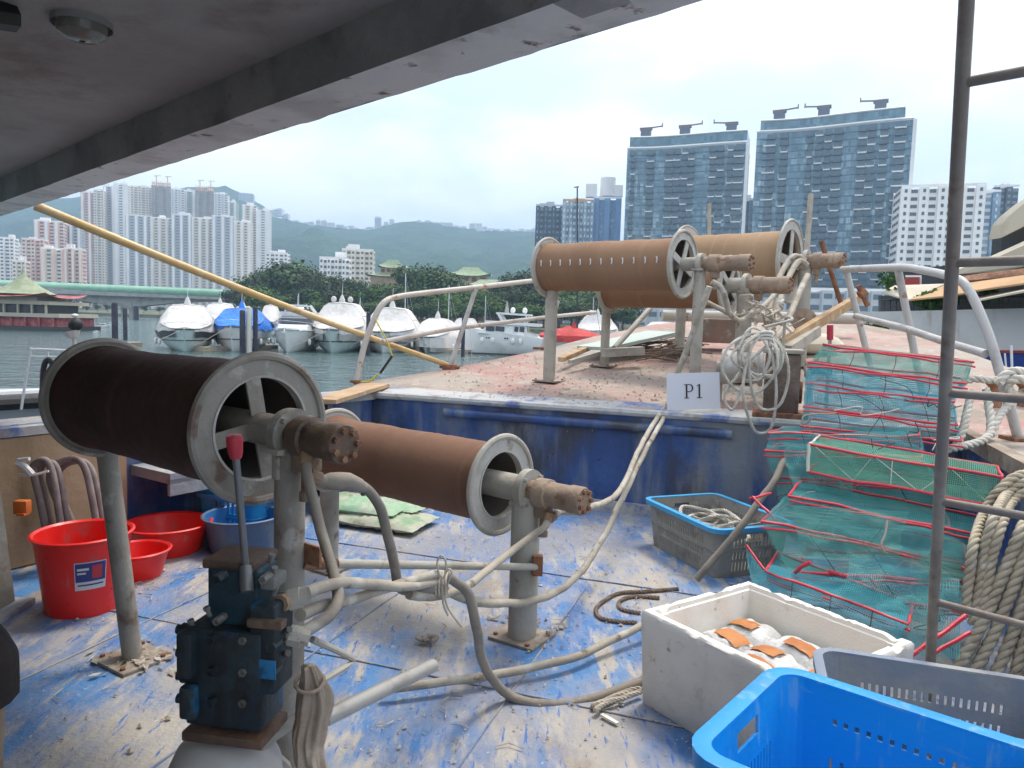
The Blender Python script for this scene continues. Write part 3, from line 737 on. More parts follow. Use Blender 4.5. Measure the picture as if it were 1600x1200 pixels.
def covered_boat(label, x0, x1, yw, ytop, hullf, cover, hull='gel_white', covermat='cover_white', shape='dome', L=9, domes=0, spike=True, name='covered_boat', band=None, skirt='cover_grey', band_h=.93, yaw=0.0, stern=False):
    """motor boat moored end-on, bow to the camera, under a fitted cover; hullf = hull share of the height"""
    xc = (x0 + x1) / 2; q = DB(xc, yw); D = q.y; w = (x1 - x0) / F * D; H = (yw - ytop) / F * D
    o = thing(name, label, 'boat', M=Matrix.Translation((q.x, D + L / 2, WZ)) @ Matrix.Rotation(yaw - math.atan2(xc - 800, F) * .7 + (math.pi if stern else 0), 4, 'Z'))
    hh = H * hullf; rg, b, zd = hull_rings(w, L, hh)
    obj('hull', MB().rings(rg), hull, o, world=False, ang=50)
    sb = MB()                                            # rub rail along the sheer, boot stripe below
    for sg in (-1, 1):
        sb.tube([V((sg * (b(t) + .02), -L / 2 + L * t, zd(t) - .04)) for t in [k / 14 for k in range(15)]], .06, 6)
    obj('rub_rail', sb, 'hull_black', o, world=False)
    st = MB()
    for sg in (-1, 1):
        pts = [(r_[2 if sg < 0 else -3] * 1.0) for r_ in rg]; pts = [V((p.x * 1.015, p.y - .01, p.z)) for p in pts]
        st.tube(pts, .045, 5)
    obj('hull_stripe', st, band or 'hull_black', o, world=False)
    hc = H - hh
    if shape == 'dome': prof = [(.10, .02, .9), (.2, .22, .88), (.34, .50, .80), (.42, .72, .72), (.52, .96, .62), (.66, 1.0, .60), (.84, .9, .62), (.95, .5, .8), (1.0, .1, .95)]
    elif shape == 'tall': prof = [(.08, .04, .95), (.22, .20, .92), (.36, .34, .88), (.42, .50, .80), (.50, .95, .58), (.62, 1.0, .56), (.80, .98, .58), (.9, .6, .75), (1.0, .12, .95)]
    else: prof = [(.06, .05, .9), (.25, .4, .75), (.45, .85, .55), (.6, 1.0, .45), (.8, .9, .5), (1.0, .3, .8)]
    sd = x0 * .37; rings_ = []; drop = {'dome': .10, 'tall': .20, 'tent': .75}.get(shape, .15) * hh
    tt = []
    for (a, c) in zip(prof, prof[1:]):
        for k in range(3): tt.append(tuple(a[m_] + (c[m_] - a[m_]) * k / 3 for m_ in range(3)))
    tt.append(prof[-1])
    for (t, h_, tw_) in tt:
        bb = b(t) + .05; z0_ = zd(t); y = -L / 2 + L * t; hz_ = hc * h_ * .98 + (zd(t) - hh) * 0; zt_ = max(z0_ + .06, hh + hz_)
        sec = [(-1.03, z0_ - drop), (-1.03, z0_), (-1 + .04, z0_ + (zt_ - z0_) * .25), (-(tw_ + .22), z0_ + (zt_ - z0_) * .55), (-tw_, z0_ + (zt_ - z0_) * .93), (-tw_ * .85, zt_), (0, zt_ + .05 * hc)]
        full = sec + [(-f, z) for f, z in sec[-2::-1]]
        r2 = []
        for k, (f, z) in enumerate(full):
            n_ = noise.noise(V((k * .9 + sd, t * 9, sd))) * .05 * w * .5; edge = .10 * hh * noise.noise(V((t * 12, k, sd))) if k in (0, len(full) - 1) else 0
            r2.append(V((max(-1.06, min(1.06, f)) * bb + n_ * (.6 if abs(f) < .97 else .25), y + n_ * .5, z + edge)))
        rings_.append(r2)
    cm = MB(); n_ = len(rings_[0]); cm.add([p for r_ in rings_ for p in r_], [(i_ * n_ + k, i_ * n_ + k + 1, (i_ + 1) * n_ + k + 1, (i_ + 1) * n_ + k) for i_ in range(len(rings_) - 1) for k in range(n_ - 1)]); base_ = 0
    cm.add(rings_[0], [tuple(range(n_))]); cm.add(rings_[-1], [tuple(range(n_ - 1, -1, -1))])
    c_ = obj('cover', cm, covermat, o, world=False, ang=32)
    # seams and lashings
    se = MB()
    for k in (3, n_ - 4): se.tube([r_[k] + V((.012 if k > 5 else -.012, -.012, .012)) for r_ in rings_], .02, 4)
    mid = rings_[len(rings_) // 2]; se.tube([p + V((0, -.015, .01)) for p in mid], .018, 4)
    obj('seam', se, 'cover_grey', c_, world=False)
    if skirt:
        sk = MB(); q_ = [V((p.x * 1.02, p.y - .02, p.z)) for r_ in rings_[:1] for p in r_]
        rows = []
        for r_, (t, _, _) in zip(rings_, tt):
            if t > .9: break
            rows.append(r_)
        for sg in (0, -1):
            pts = [V((r_[sg].x * 1.03, r_[sg].y - .02, r_[sg].z - .02)) for r_ in rows]; dn = [V((p.x * .93, p.y + .02, p.z - hh * .30)) for p in pts]
            m_ = len(pts); sk.add(pts + dn, [(a, a + 1, m_ + a + 1, m_ + a) for a in range(m_ - 1)])
        obj('dark_side_panel', sk, 'hull_black' if band == 'hull_black' else skirt, c_, world=False)
    yf = L * .10
    for k in range(domes):
        obj('radar_dome', MB().ball((w * (.15 if k else -.15), yf, H + w * .055), w * .05, 12, 8, (1, 1, 1.2)), 'cover_white', o, world=False)
    if spike:
        obj('covered_mast', MB().rings([ring(w * .12, w * .12, H - .1, .8, n=12, cy=yf), ring(w * .10, w * .10, H + w * .06, .8, n=12, cy=yf), ring(w * .03, w * .04, H + w * .14, .8, n=12, cy=yf + .05)]), covermat, o, world=False)
        obj('aerial', MB().tube([(0, yf, H + w * .1), (w * .01, yf, H + w * .36)], [.03, .015], 5), 'mast_white', o, world=False)
    for k, t in enumerate((.35, .55, .75)):
        for sg in (-1, 1): obj('fender', MB().ball((sg * (b(t) + .14), -L / 2 + L * t, hh * .42), .15, 10, 8, (1, 1, 1.9)), 'gel_white', o, world=False)
    an_ = rg[0]; obj('mooring_line', MB().tube(spline([V((-.1, -L / 2 + .25, zd(0) - .05)), V((-w * .4, -L / 2 - .3, zd(0) * .45)), V((-w * .62, -L / 2 + .3, .35))], 5), .025, 5), 'twine_far', o, world=False)
    obj('pulpit_rail', MB().tube(spline([V((-b(.3), -L / 2 + L * .3, zd(.3) + .5)), V((-b(.12), -L / 2 + L * .12, zd(.12) + .55)), V((0, -L / 2 - .1, zd(0) + .55)), V((b(.12), -L / 2 + L * .12, zd(.12) + .55)), V((b(.3), -L / 2 + L * .3, zd(.3) + .5))], 5), .022, 5), 'chrome', o, world=False)
    return o
PM('twine_far', (.45, .42, .36), rough=.9, rvar=0)
covered_boat('grey topped covered boat with pale green bow, first of the marina row', 204, 298, 549, 474, .42, 1, 'gel_teal', L=10, spike=True, band='hull_black', yaw=.06)
covered_boat('white covered boat behind the blue tarp boat', 286, 345, 536, 472, .35, 1, L=9, yaw=-.1)
covered_boat('white boat with a bright blue tarp over its flybridge', 302, 388, 549, 480, .50, 1, covermat='cover_blue', skirt=None, L=9, yaw=-.08)
covered_boat('tall white covered yacht with two radar domes, near the pale wooden pole', 459, 553, 552, 470, .40, 1, 'gel_teal', shape='tall', domes=2, L=12, yaw=-.1)
covered_boat('tall covered yacht with a dark post in front of it', 547, 641, 552, 479, .40, 1, 'gel_white', shape='tall', L=11, yaw=-.12)
covered_boat('boat under a wrinkled tent cover reaching down to the waterline', 630, 712, 552, 497, .40, 1, 'gel_white', shape='tent', L=10, yaw=-.2)
covered_boat('white covered boat just right of the red covered sailboat', 903, 972, 534, 492, .35, 1, shape='tall', L=11, domes=1)
covered_boat('low covered boat far behind the white cruiser', 696, 750, 543, 497, .45, 1, shape='tall', spike=False, L=9)
covered_boat('small pale covered boat behind the first dark marina posts', 392, 425, 525, 476, .4, 1, L=8)
covered_boat('white covered cruiser filling the gap behind the blue tarp boat', 340, 384, 533, 478, .4, 1, L=8, shape='tall', yaw=.1)
covered_boat('grey covered boat half hidden between the two tall yachts', 528, 572, 536, 486, .45, 1, L=8, covermat='cover_grey')
covered_boat('low white covered boat seen under the reels beyond the foredeck', 1010, 1068, 533, 503, .5, 1, L=9, spike=False)
covered_boat('second low white covered boat seen under the reels', 1072, 1125, 530, 502, .5, 1, L=9, spike=False, covermat='cover_grey')
def open_cruiser(label, x0, x1, yw, ytop, L=10, name='motor_cruiser', yaw=-.12):
    xc = (x0 + x1) / 2; q = DB(xc, yw); D = q.y; w = (x1 - x0) / F * D; H = (yw - ytop) / F * D
    o = thing(name, label, 'boat', M=Matrix.Translation((q.x, D + L / 2, WZ)) @ Matrix.Rotation(yaw - math.atan2(xc - 800, F) * .7, 4, 'Z'))
    hh = H * .44; rg, b, zd = hull_rings(w, L, hh); obj('hull', MB().rings(rg), 'gel_white', o, world=False, ang=50)
    st = MB()
    for sg in (-1, 1): st.tube([V((sg * (b(t) + .015), -L / 2 + L * t, zd(t) - .12)) for t in [k / 14 for k in range(15)]], .05, 5)
    obj('hull_stripe', st, 'gel_teal', o, world=False)
    def tier(nm, mat, ta, tb, za, zb, fa, fb, rake, par=o):
        rr = []
        for (z, f, rk) in ((za, fa, 0), (zb, fb, rake)):
            y0, y1 = -L / 2 + L * ta + rk, -L / 2 + L * tb; ww = w * f / 2
            rr.append([V((-ww * .7, y0, z)), V((0, y0 - ww * .3, z)), V((ww * .7, y0, z)), V((ww, y0 + ww * .8, z)), V((ww, y1, z)), V((-ww, y1, z)), V((-ww, y0 + ww * .8, z))])
        return obj(nm, MB().rings(rr), mat, par, world=False, smooth=False)
    tier('foredeck', 'gel_white', .16, .5, zd(.3) - .1, hh + H * .13, .72, .66, .8)
    cb = tier('cabin', 'gel_white', .34, .92, hh, hh + H * .30, .82, .70, .9); tier('windscreen', 'boat_glass', .338, .8, hh + H * .15, hh + H * .265, .79, .735, .35, cb)
    tier('flybridge', 'gel_white', .42, .95, hh + H * .30, hh + H * .40, .78, .80, -.1); tier('venturi_screen', 'boat_glass', .5, .6, hh + H * .40, hh + H * .47, .6, .52, .4)
    for sg in (-1, 1): obj('arch', MB().bar((sg * w * .36, L * .22, hh + H * .38), (sg * w * .28, L * .12, H * .97), .12, .3), 'gel_white', o, world=False, smooth=False)
    obj('arch_top', MB().bar((-w * .29, L * .12, H * .97), (w * .29, L * .12, H * .97), .3, .12), 'gel_white', o, world=False, smooth=False)
    obj('bow_rail', MB().tube(spline([V((-b(.4), -L / 2 + L * .4, zd(.4) + .55)), V((-b(.15), -L / 2 + L * .15, zd(.15) + .6)), V((0, -L / 2 - .1, zd(0) + .6)), V((b(.15), -L / 2 + L * .15, zd(.15) + .6)), V((b(.4), -L / 2 + L * .4, zd(.4) + .55))], 5), .025, 5), 'chrome', o, world=False)
    for t in (.3, .5, .7):
        for sg in (-1, 1): obj('fender', MB().ball((sg * (b(t) + .14), -L / 2 + L * t, hh * .45), .15, 10, 8, (1, 1, 1.9)), 'gel_white', o, world=False)
    obj('anchor', MB().tube([(0, -L / 2 - .05, zd(0) - .1), (0, -L / 2 - .2, zd(0) - .35)], .05, 6).bar((-.18, -L / 2 - .2, zd(0) - .38), (.18, -L / 2 - .2, zd(0) - .38), .06, .1), 'chrome', o, world=False)
    obj('aerial', MB().tube([(0, L * .12, H * .95), (0, L * .12, H * 1.25)], .03, 5), 'mast_white', o, world=False)
    return o
open_cruiser('white open cruiser with cabin windows between the blue tarp boat and tall yacht', 400, 472, 551, 474)
open_cruiser('open white cruiser with flybridge seen behind the tall domed yacht', 425, 475, 530, 474, 9, yaw=.1)
# dark motor yacht far
# side-on cruiser
def side_cruiser():
    q = DB(790, 554); D = q.y; s = D / F; Lh = 118 * s
    o = thing('motor_yacht', 'white motor yacht lying side-on with portholes and open flybridge', 'boat', M=Matrix.Translation((q.x, D, WZ)) @ Matrix.Rotation(-.12, 4, 'Z'))
    def sec(x, zk, zd, wd):      # half section at x: keel height, deck height, half-width
        return [V((x, -wd, zd)), V((x, -wd * .97, zd * .6)), V((x, -wd * .8, zd * .15)), V((x, -wd * .45, zk)), V((x, wd * .45, zk)), V((x, wd * .8, zd * .15)), V((x, wd * .97, zd * .6)), V((x, wd, zd))]
    secs = []
    for i in range(13):
        t = i / 12; x = -Lh / 2 + Lh * t; wd = 1.9 * min(1, .05 + 1.5 * t ** .7) if t < .6 else 1.9; zd = (41 - 14 * t) * s; secs.append(sec(x - (1 - t) ** 3 * .4, -.3, zd, wd))
    obj('hull', MB().rings(secs), 'gel_white', o, world=False)
    wl = MB().bar((-Lh * .46, -1.75, .1), (Lh * .5, -1.93, .1), .1, .16); obj('waterline_stripe', wl, 'hull_black', o, world=False, smooth=False)
    for k, xx in enumerate((-.28, -.14, .12, .22)):
        f = MB().ball((Lh * xx, -1.98, 22 * s), .2, 10, 8, (1, .6, 1.5)); obj('fender', f, 'gel_white', o, world=False)
    for xx in (-.22, -.19, .02, .05):
        f = MB().ball((Lh * xx, -1.93, 26 * s), .09, 8, 6, (1, .4, 1)); obj('porthole', f, 'boat_glass', o, world=False)
    z0 = 33 * s
    cab = MB(); 
    ra = [V((x, y, z)) for x, y, z in ((-Lh * .36, -1.4, z0), (Lh * .30, -1.5, z0 - 4 * s), (Lh * .30, 1.5, z0 - 4 * s), (-Lh * .36, 1.4, z0))]
    rb_ = [V((x, y, z)) for x, y, z in ((-Lh * .16, -1.25, z0 + 16 * s), (Lh * .28, -1.35, z0 + 14 * s), (Lh * .28, 1.3, z0 + 14 * s), (-Lh * .16, 1.15, z0 + 16 * s))]
    cab.rings([ra, rb_]); c = obj('cabin', cab, 'gel_white', o, world=False, smooth=False)
    for xa, xb in ((-.24, -.13), (-.115, .0), (.13, .18), (.20, .26)):
        g = MB(); zc = z0 + 7.5 * s; g.bar((Lh * xa, -1.42, zc), (Lh * xb, -1.44, zc - .05), .14, 7.5 * s); obj('window', g, 'boat_glass', c, world=False, smooth=False)
    dk = MB(); dk.bar((-Lh * .26, 0, z0 + 17 * s), (Lh * .46, 0, z0 + 14 * s), 3.1, 4.5 * s); obj('flybridge_deck', dk, 'gel_white', o, world=False, smooth=False)
    for sy in (-1, 1):
        a = MB(); a.bar((-Lh * .09, sy * 1.2, z0 + 30 * s), (-Lh * .02, sy * 1.3, z0 + 17 * s), .1, 4 * s); a.bar((Lh * .28, sy * 1.2, z0 + 28 * s), (Lh * .25, sy * 1.3, z0 + 15 * s), .1, 2 * s); obj('hardtop_arch', a, 'gel_white', o, world=False, smooth=False)
    t = MB(); t.bar((-Lh * .12, 0, z0 + 31 * s), (Lh * .33, 0, z0 + 29 * s), 2.5, 3 * s); obj('hardtop', t, 'gel_white', o, world=False, smooth=False)
    for xx in (.08, .24): obj('radar_dome', MB().ball((Lh * xx, 0, z0 + 36 * s), 4 * s, 12, 8, (1, 1, 1.2)), 'gel_white', o, world=False)
    obj('covered_mast', MB().rings([ring(.5, .4, z0 + 31 * s, .8, n=10), ring(.1, .1, z0 + 50 * s, .8, n=10)]), 'cover_grey', o, world=False)
    cv = MB(); cv.rings([[V((Lh * .30, -1.7, 20 * s)), V((Lh * .5, -1.7, 14 * s)), V((Lh * .5, 1.7, 14 * s)), V((Lh * .30, 1.7, 20 * s))], [V((Lh * .27, -1.6, 38 * s)), V((Lh * .42, -1.5, 31 * s)), V((Lh * .42, 1.5, 31 * s)), V((Lh * .27, 1.6, 38 * s))]]); obj('stern_cover', cv, 'cover_white', o, world=False, smooth=False)
    return o
side_cruiser()
# red covered sailboat with black mast
q = DB(895, 547); D = q.y; s = D / F
o = thing('covered_sailboat', 'sailboat under a long red cover with a tall black mast', 'boat', M=Matrix.Translation((q.x, D, WZ)))
Lr = 105 * s
rg = []
for i in range(15):
    t = i / 14; x = -Lr / 2 + Lr * t; w_ = 1.5 * max(.12, math.sin(math.pi * min(1, t * .75 + .2)) ** .7); hp = (38 - 14 * abs(t - .45) * 2) * s
    rg.append([V((x, -w_, 12 * s)), V((x, -w_ * .95, 22 * s)), V((x, -w_ * .4, hp * .9)), V((x, 0, hp)), V((x, w_ * .4, hp * .9)), V((x, w_ * .95, 22 * s)), V((x, w_, 12 * s)), V((x, w_ * .4, -.2)), V((x, -w_ * .4, -.2))])
obj('hull', MB().rings([[V((p.x, p.y * .96, min(p.z, 14 * s))) for p in r_] for r_ in rg]), 'gel_white', o, world=False)
obj('cover', MB().rings([r_[:7] for r_ in rg], False, False), 'cover_red', o, world=False, ang=30)
mx_ = WM[o].inverted() @ P(902, 540, D); mt_ = WM[o].inverted() @ P(902, 293, D)
obj('mast', MB().tube([(mx_.x, 0, .4), (mt_.x, 0, mt_.z)], [.11, .08], 8), 'mast_black', o, world=False)
obj('mast_head', MB().bar((mt_.x - .4, 0, mt_.z), (mt_.x + .2, 0, mt_.z + .1), .12, .12), 'mast_black', o, world=False)
obj('shroud', MB().tube([(mt_.x, 0, mt_.z * .95), (Lr * .4, -.5, 24 * s)], .02, 4).tube([(mt_.x, 0, mt_.z * .95), (-Lr * .45, 0, 20 * s)], .02, 4), 'mast_black', o, world=False)
obj('cover_peak', MB().rings([ring(.7, .7, 34 * s, .9, n=10), ring(.2, .2, 44 * s, .9, n=10)]), 'cover_red', o, world=False)
# small sailboats whose masts rise before the trees
for i, (x, yb, yt, lab) in enumerate([(632, 530, 427, 'white sailboat mast rising tallest behind the tent covered boat'), (700, 530, 446, 'white sailboat mast just above the low covered boat'), (757, 528, 462, 'short white sailboat mast behind the motor yacht flybridge'), (562, 525, 465, 'thin white mast behind the two tall covered yachts'), (925, 528, 464, 'slanting white mast left of the white covered boat')]):
    q = DB(x, yb); D = q.y; o = thing('sailboat', lab, 'sailboat', M=Matrix.Translation((q.x, D, WZ)))
    zt = P(x, yt, D).z - WZ
    obj('hull', MB().rings([ring(1.2, 5, -.2, .7, .8), ring(2.0, 6.4, .9, .7, .8), ring(1.7, 6, 1.0, .7, .8)]), 'gel_white', o, world=False)
    obj('mast', MB().tube([(0, 0, .8), (0.02, 0, zt)], [.085, .06], 7), 'mast_white', o, world=False)
    obj('boom', MB().tube([(0, 0, 1.9), (0.2, 2.6, 1.9)], .08, 6), 'cover_white', o, world=False)
    obj('shroud', MB().tube([(0, 0, zt * .9), (.9, .3, 1.0)], .022, 4).tube([(0, 0, zt * .97), (1.9, 1, 1.0)], .022, 4), 'chrome', o, world=False)
# far low boats beyond, and by the bridge
far = [(255, 520, 26, 'bridge'), (160, 512, 22, 'bridge'), (150, 520, 12, 'bridge'), (175, 509, 18, 'bridge'), (440, 520, 40, 'yachts'), (478, 519, 30, 'yachts'), (660, 521, 34, 'yachts'), (745, 523, 30, 'yachts'), (858, 528, 40, 'sailboat'), (985, 522, 40, 'foredeck'), (1040, 519, 36, 'foredeck'), (1170, 530, 60, 'foredeck'), (1290, 545, 70, 'traps')]
firstb = None; nb_ = {}
for i, (x, yw, wpx, wh) in enumerate(far):
    q = DB(x, yw); D = q.y; Lb = wpx / F * D
    if firstb is None:
        firstb = thing('small_boat', '', 'boat', group='small far boats')
        obj('hull', MB().rings([ring(.7, .28, -.02, .7, 0), ring(.95, .32, .08, .7, 0), ring(1.0, .34, .14, .7, 0)]), 'gel_white', firstb, world=False)
        cb = obj('cabin', MB().rings([ring(.5, .26, .14, .4, 0), ring(.38, .22, .30, .4, 0)]), 'gel_white', firstb, world=False)
        obj('window', MB().rings([ring(.485, .265, .19, .4, 0), ring(.43, .245, .25, .4, 0)], False, False), 'boat_glass', cb, world=False)
        o = firstb
    else: o = copy_tree(firstb)
    o['label'] = {'bridge': 'small white boat far off on the water near the bridge', 'yachts': 'small white boat glimpsed between the covered yachts', 'sailboat': 'small white boat half hidden behind the red covered sailboat', 'foredeck': 'small white boat glimpsed over the foredeck under the reels', 'traps': 'small white boat with blue side just above the net traps'}[wh]
    nb_[wh] = nb_.get(wh, 0) + 1; o['label'] += ', ' + ORD[nb_[wh] - 1] + ' from the left'; o['group'] = 'small boats by the ' + wh
    o.matrix_world = Matrix.Translation((q.x, D, WZ)) @ Matrix.Rotation(random.uniform(-.3, .3), 4, 'Z') @ Matrix.Diagonal((Lb, Lb, Lb, 1))
# piles
for (x, yt, yb, wpx, lab, m_) in [(180, 473, 550, 9.5, 'thick dark pile left of the first covered boat', 'pile_dark'), (196, 482, 531, 6.5, 'thinner dark pile just behind the thick one', 'pile_dark'), (213, 478, 500, 7.5, 'dark pile half hidden by the first covered boat', 'pile_dark'), (379, 485, 551, 9, 'dark pile beside the pale pile right of the blue tarp', 'pile_dark'), (389, 480, 551, 9, 'pale square pile right of the blue tarp boat', 'pile_pale'), (399, 480, 551, 7.5, 'dark pile right of the pale pile', 'pile_dark'), (575, 488, 555, 7, 'dark pile standing before the covered yacht at the handrail', 'pile_dark'), (723, 490, 557, 6, 'dark pile in front of the low covered boat', 'pile_dark'), (853, 500, 550, 7, 'dark pile left of the red covered sailboat', 'pile_dark'), (872, 500, 540, 5, 'dark pile in front of the red cover', 'pile_dark'), (964, 504, 532, 5, 'dark pile right of the white covered boat', 'pile_dark')]:
    q = DB(x, yb); D = q.y; h = P(x, yt, D).z - WZ; r = wpx / F * D / 2
    pl = MB(); pl.lathe([(r * .98, -1.2), (r, h * .3), (r * .97, h * .97), (r * .8, h), (.01, h + r * .3)], (q.x, D, WZ), n=14)
    pl.jitter(.02, 3); solo('mooring_pile', pl, m_, lab, 'pile', 'marina piles')
for (xa, ya, xb, yb, lab) in [(168, 541, 212, 541, 'beige floating pontoon at the foot of the thick dark pile'), (300, 549, 420, 545, 'beige floating pontoon in front of the blue tarp boat'), (560, 548, 632, 549, 'floating pontoon between the covered yacht and tent covered boat'), (690, 551, 735, 553, 'floating pontoon left of the motor yacht')]:
    a, b = DB(xa, ya), DB(xb, yb); t = MB(); t.bar(a + V((0, .8, .18)), b + V((0, .8, .18)), 1.6, .36)
    o = solo('pontoon', t, 'pontoon_wood', lab, 'pontoon', 'marina pontoons', smooth=False)
# ================================================================== THE FISHING BOAT
PM('deck_blue', (0.045, 0.18, 0.44), [((0.075, 0.235, 0.50), 1.2, .45, .6), ((0.035, 0.12, 0.31), .55, .56, .68), ((0.16, 0.24, 0.42), 9, .44, .62, (1.6, .5, 1), 14), ((0.20, 0.235, 0.33), 2.2, .46, .66, (1.4, .7, 1), 14), ((0.40, 0.37, 0.33), 1.2, .44, .64, (1.2, .7, 1), 15), ((0.43, 0.40, .355), 5, .50, .64, (1.8, .45, 1), 15), ((0.29, 0.24, 0.185), 2.6, .55, .70, (1, .7, 1), 15), ((0.24, 0.25, 0.29), .7, .52, .68, (1, 1, 1), 12), ((0.05, 0.15, 0.43), 16, .58, .66, (2.2, .35, 1), 10), ((0.52, .50, .46), 30, .63, .70, (1.2, .7, 1), 8)], rough=.6, bump=.5, bscale=34, rvar=.2)
PM('wall_blue', (0.03, 0.075, 0.23), [((0.05, 0.115, 0.31), 1.5, .45, .62), ((0.17, 0.21, 0.28), 3.2, .47, .62, (1, 1, .12), 14), ((0.22, 0.23, 0.235), 1.3, .47, .66, (1, 1, .45), 15), ((0.05, 0.055, 0.075), 2.1, .54, .68, (1, 1, .3), 14), ((0.025, 0.035, 0.065), 1.4, .50, .70, (1, 1, .3), 10), ((0.20, 0.22, 0.24), 7, .62, .76, (1, 1, .10), 10), ((0.22, 0.24, 0.26), 40, .66, .74, (1, 1, .35), 6)], rough=.45, bump=.25, bscale=16, rvar=.2)
PM('wall_edge', (0.44, 0.44, 0.43), [((0.12, 0.17, 0.34), 2.2, .5, .62, (1, 1, 1), 8), ((0.32, 0.28, 0.25), 6, .52, .66)], rough=.75, bump=.4, bscale=20)
PM('foredeck_pink', (0.37, 0.20, 0.17), [((0.42, 0.28, 0.24), 1.1, .4, .6), ((0.35, 0.30, 0.25), .55, .36, .56, (1, 1, 1), 14), ((0.28, 0.225, 0.18), 1.7, .50, .62, (1, 1, 1), 14), ((0.42, 0.375, 0.32), 7, .55, .68, (1, 1, 1), 12), ((0.20, 0.155, 0.12), 11, .62, .72, (1, 1, 1), 8)], rough=.8, bump=.4, bscale=26)
PM('plywood', (0.40, 0.27, 0.155), [((0.48, 0.34, 0.21), .9, .45, .6), ((0.30, 0.20, 0.12), 3, .52, .7, (1, 1, .25), 8), ((.5, .42, .22), .5, .6, .7)], rough=.75, bump=.2, bscale=20)
PM('grey_paint', (0.33, 0.345, 0.36), [((0.22, .25, .33), 2, .5, .65), ((.42, .42, .4), 5, .5, .66)], rough=.7, bump=.3, bscale=18)
PM('batten_wood', (0.46, 0.31, 0.18), [((0.34, .22, .13), 4, .45, .65, (.3, 1, 1)), ((.55, .43, .3), 8, .55, .7)], rough=.8, bump=.3, bscale=25)
PM('coaming_wood', (0.26, 0.20, 0.15), [((.36, .30, .24), 5, .46, .64), ((.16, .11, .08), 8, .56, .7)], rough=.85, bump=.3, bscale=25)
wl = PZ(582, 615, .87); wr = PZ(1240, 660, .87)
wdir = (wr - wl).normalized(); adir = V((-wdir.y, wdir.x, 0)); s0 = wl.dot(adir)
SHEER = 0.13
def fz(p): return .87 + SHEER * max(0, p.x * adir.x + p.y * adir.y - s0)
def onfore(x, y):
    """point of the sloping foredeck seen at a pixel"""
    r = ray(x, y); k = SHEER
    # HC + t rz = .87 + k (t (r.adir) - s0)
    t = (.87 - k * s0 - HC) / (r.z - k * (r.x * adir.x + r.y * adir.y)); p = CAM + r * t
    return p if p.dot(adir) >= s0 - .02 else PZ(x, y, .87)
wcorner = wl + wdir * 4.95
bul_b = PZ(30, 667, .87); bdir = (bul_b - wl).normalized(); bul_c = wl + bdir * 5.6
port = [wl + V((-.36, .12, 0)), PZ(512, 628, .87), onfore(560, 599), onfore(705, 575), onfore(850, 546)]
port_far = [V((1.15, 10.6, 0)), V((2.3, 11.9, 0)), V((3.9, 12.8, 0))]
star = [V((5.3, 12.3, 0)), V((5.7, 10.3, 0)), V((5.35, 8.0, 0)), wcorner + wdir * 1.75 + adir * .0]
def onz(p): return V((p.x, p.y, fz(p)))
boat = thing('fishing_boat', 'blue fishing boat deck with a raised pink foredeck carrying rope reels', 'boat', loc=(0, 3, 0))
m = MB(); m.grid(lambda u, v: V((-5.5 + 11 * u, -2.5 + 10.5 * v, .004 * noise.noise(V((u * 40, v * 40, 0))))), 70, 70); obj('lower_deck', m, 'deck_blue', boat)
fd = [onz(p) for p in port[1:] + port_far + star] + [onz(wl), ]
m = MB(); m.add(fd, [tuple(range(len(fd)))][::-1]); 
out2 = [p + V((0, 0, -1.4)) for p in fd]
side = MB()
for i in range(len(fd) - 2): side.add([fd[i], fd[i + 1], out2[i + 1], out2[i]], [(0, 1, 2, 3)])
obj('foredeck', m, 'foredeck_pink', boat, smooth=False); obj('hull_side', side, 'wall_blue', boat, smooth=False)
# side deck along the starboard
e1 = wcorner; e2 = wcorner - adir * 5.2; e3 = e2 + wdir * 1.75; e4 = wcorner + wdir * 1.75
m = MB(); zt_ = .87
def Z(p, z): return V((p.x, p.y, z))
m.add([Z(e1, zt_), Z(e4, zt_), Z(e3, zt_), Z(e2, zt_)], [(0, 1, 2, 3)]); obj('side_deck', m, 'foredeck_pink', boat, smooth=False)
m = MB(); m.add([Z(e1, zt_ - .004), Z(e2, zt_ - .004), Z(e2, 0), Z(e1, 0)], [(0, 1, 2, 3)]); m.add([Z(e4, zt_ - .004), Z(e3, zt_ - .004), Z(e3, -1.2), Z(e4, -1.2)], [(0, 1, 2, 3)]); obj('side_wall', m, 'wall_blue', boat, smooth=False)
m = MB(); m.bar(Z(e1, zt_ - .01) + adir * .05, Z(e2, zt_ - .01), .09, .10); obj('coaming', m, 'coaming_wood', boat, smooth=False)
for k in range(5):
    pa_ = V((-2.6 + k * 1.05, 1.5, .004)); m = MB().tube([pa_ + adir * (t_ * .25) + V((.006 * noise.noise(V((t_, k, 0))), 0, 0)) for t_ in range(int(16 - k * 1.4))], .0045, 6); obj('weld_seam', m, 'deck_blue', boat)
for k in range(2):
    pa_ = V((-2.4, 3.9 + k * 1.6, .004)); m = MB().tube([pa_ + wdir * (t_ * .25) for t_ in range(17)], .0042, 6); obj('weld_seam', m, 'deck_blue', boat)
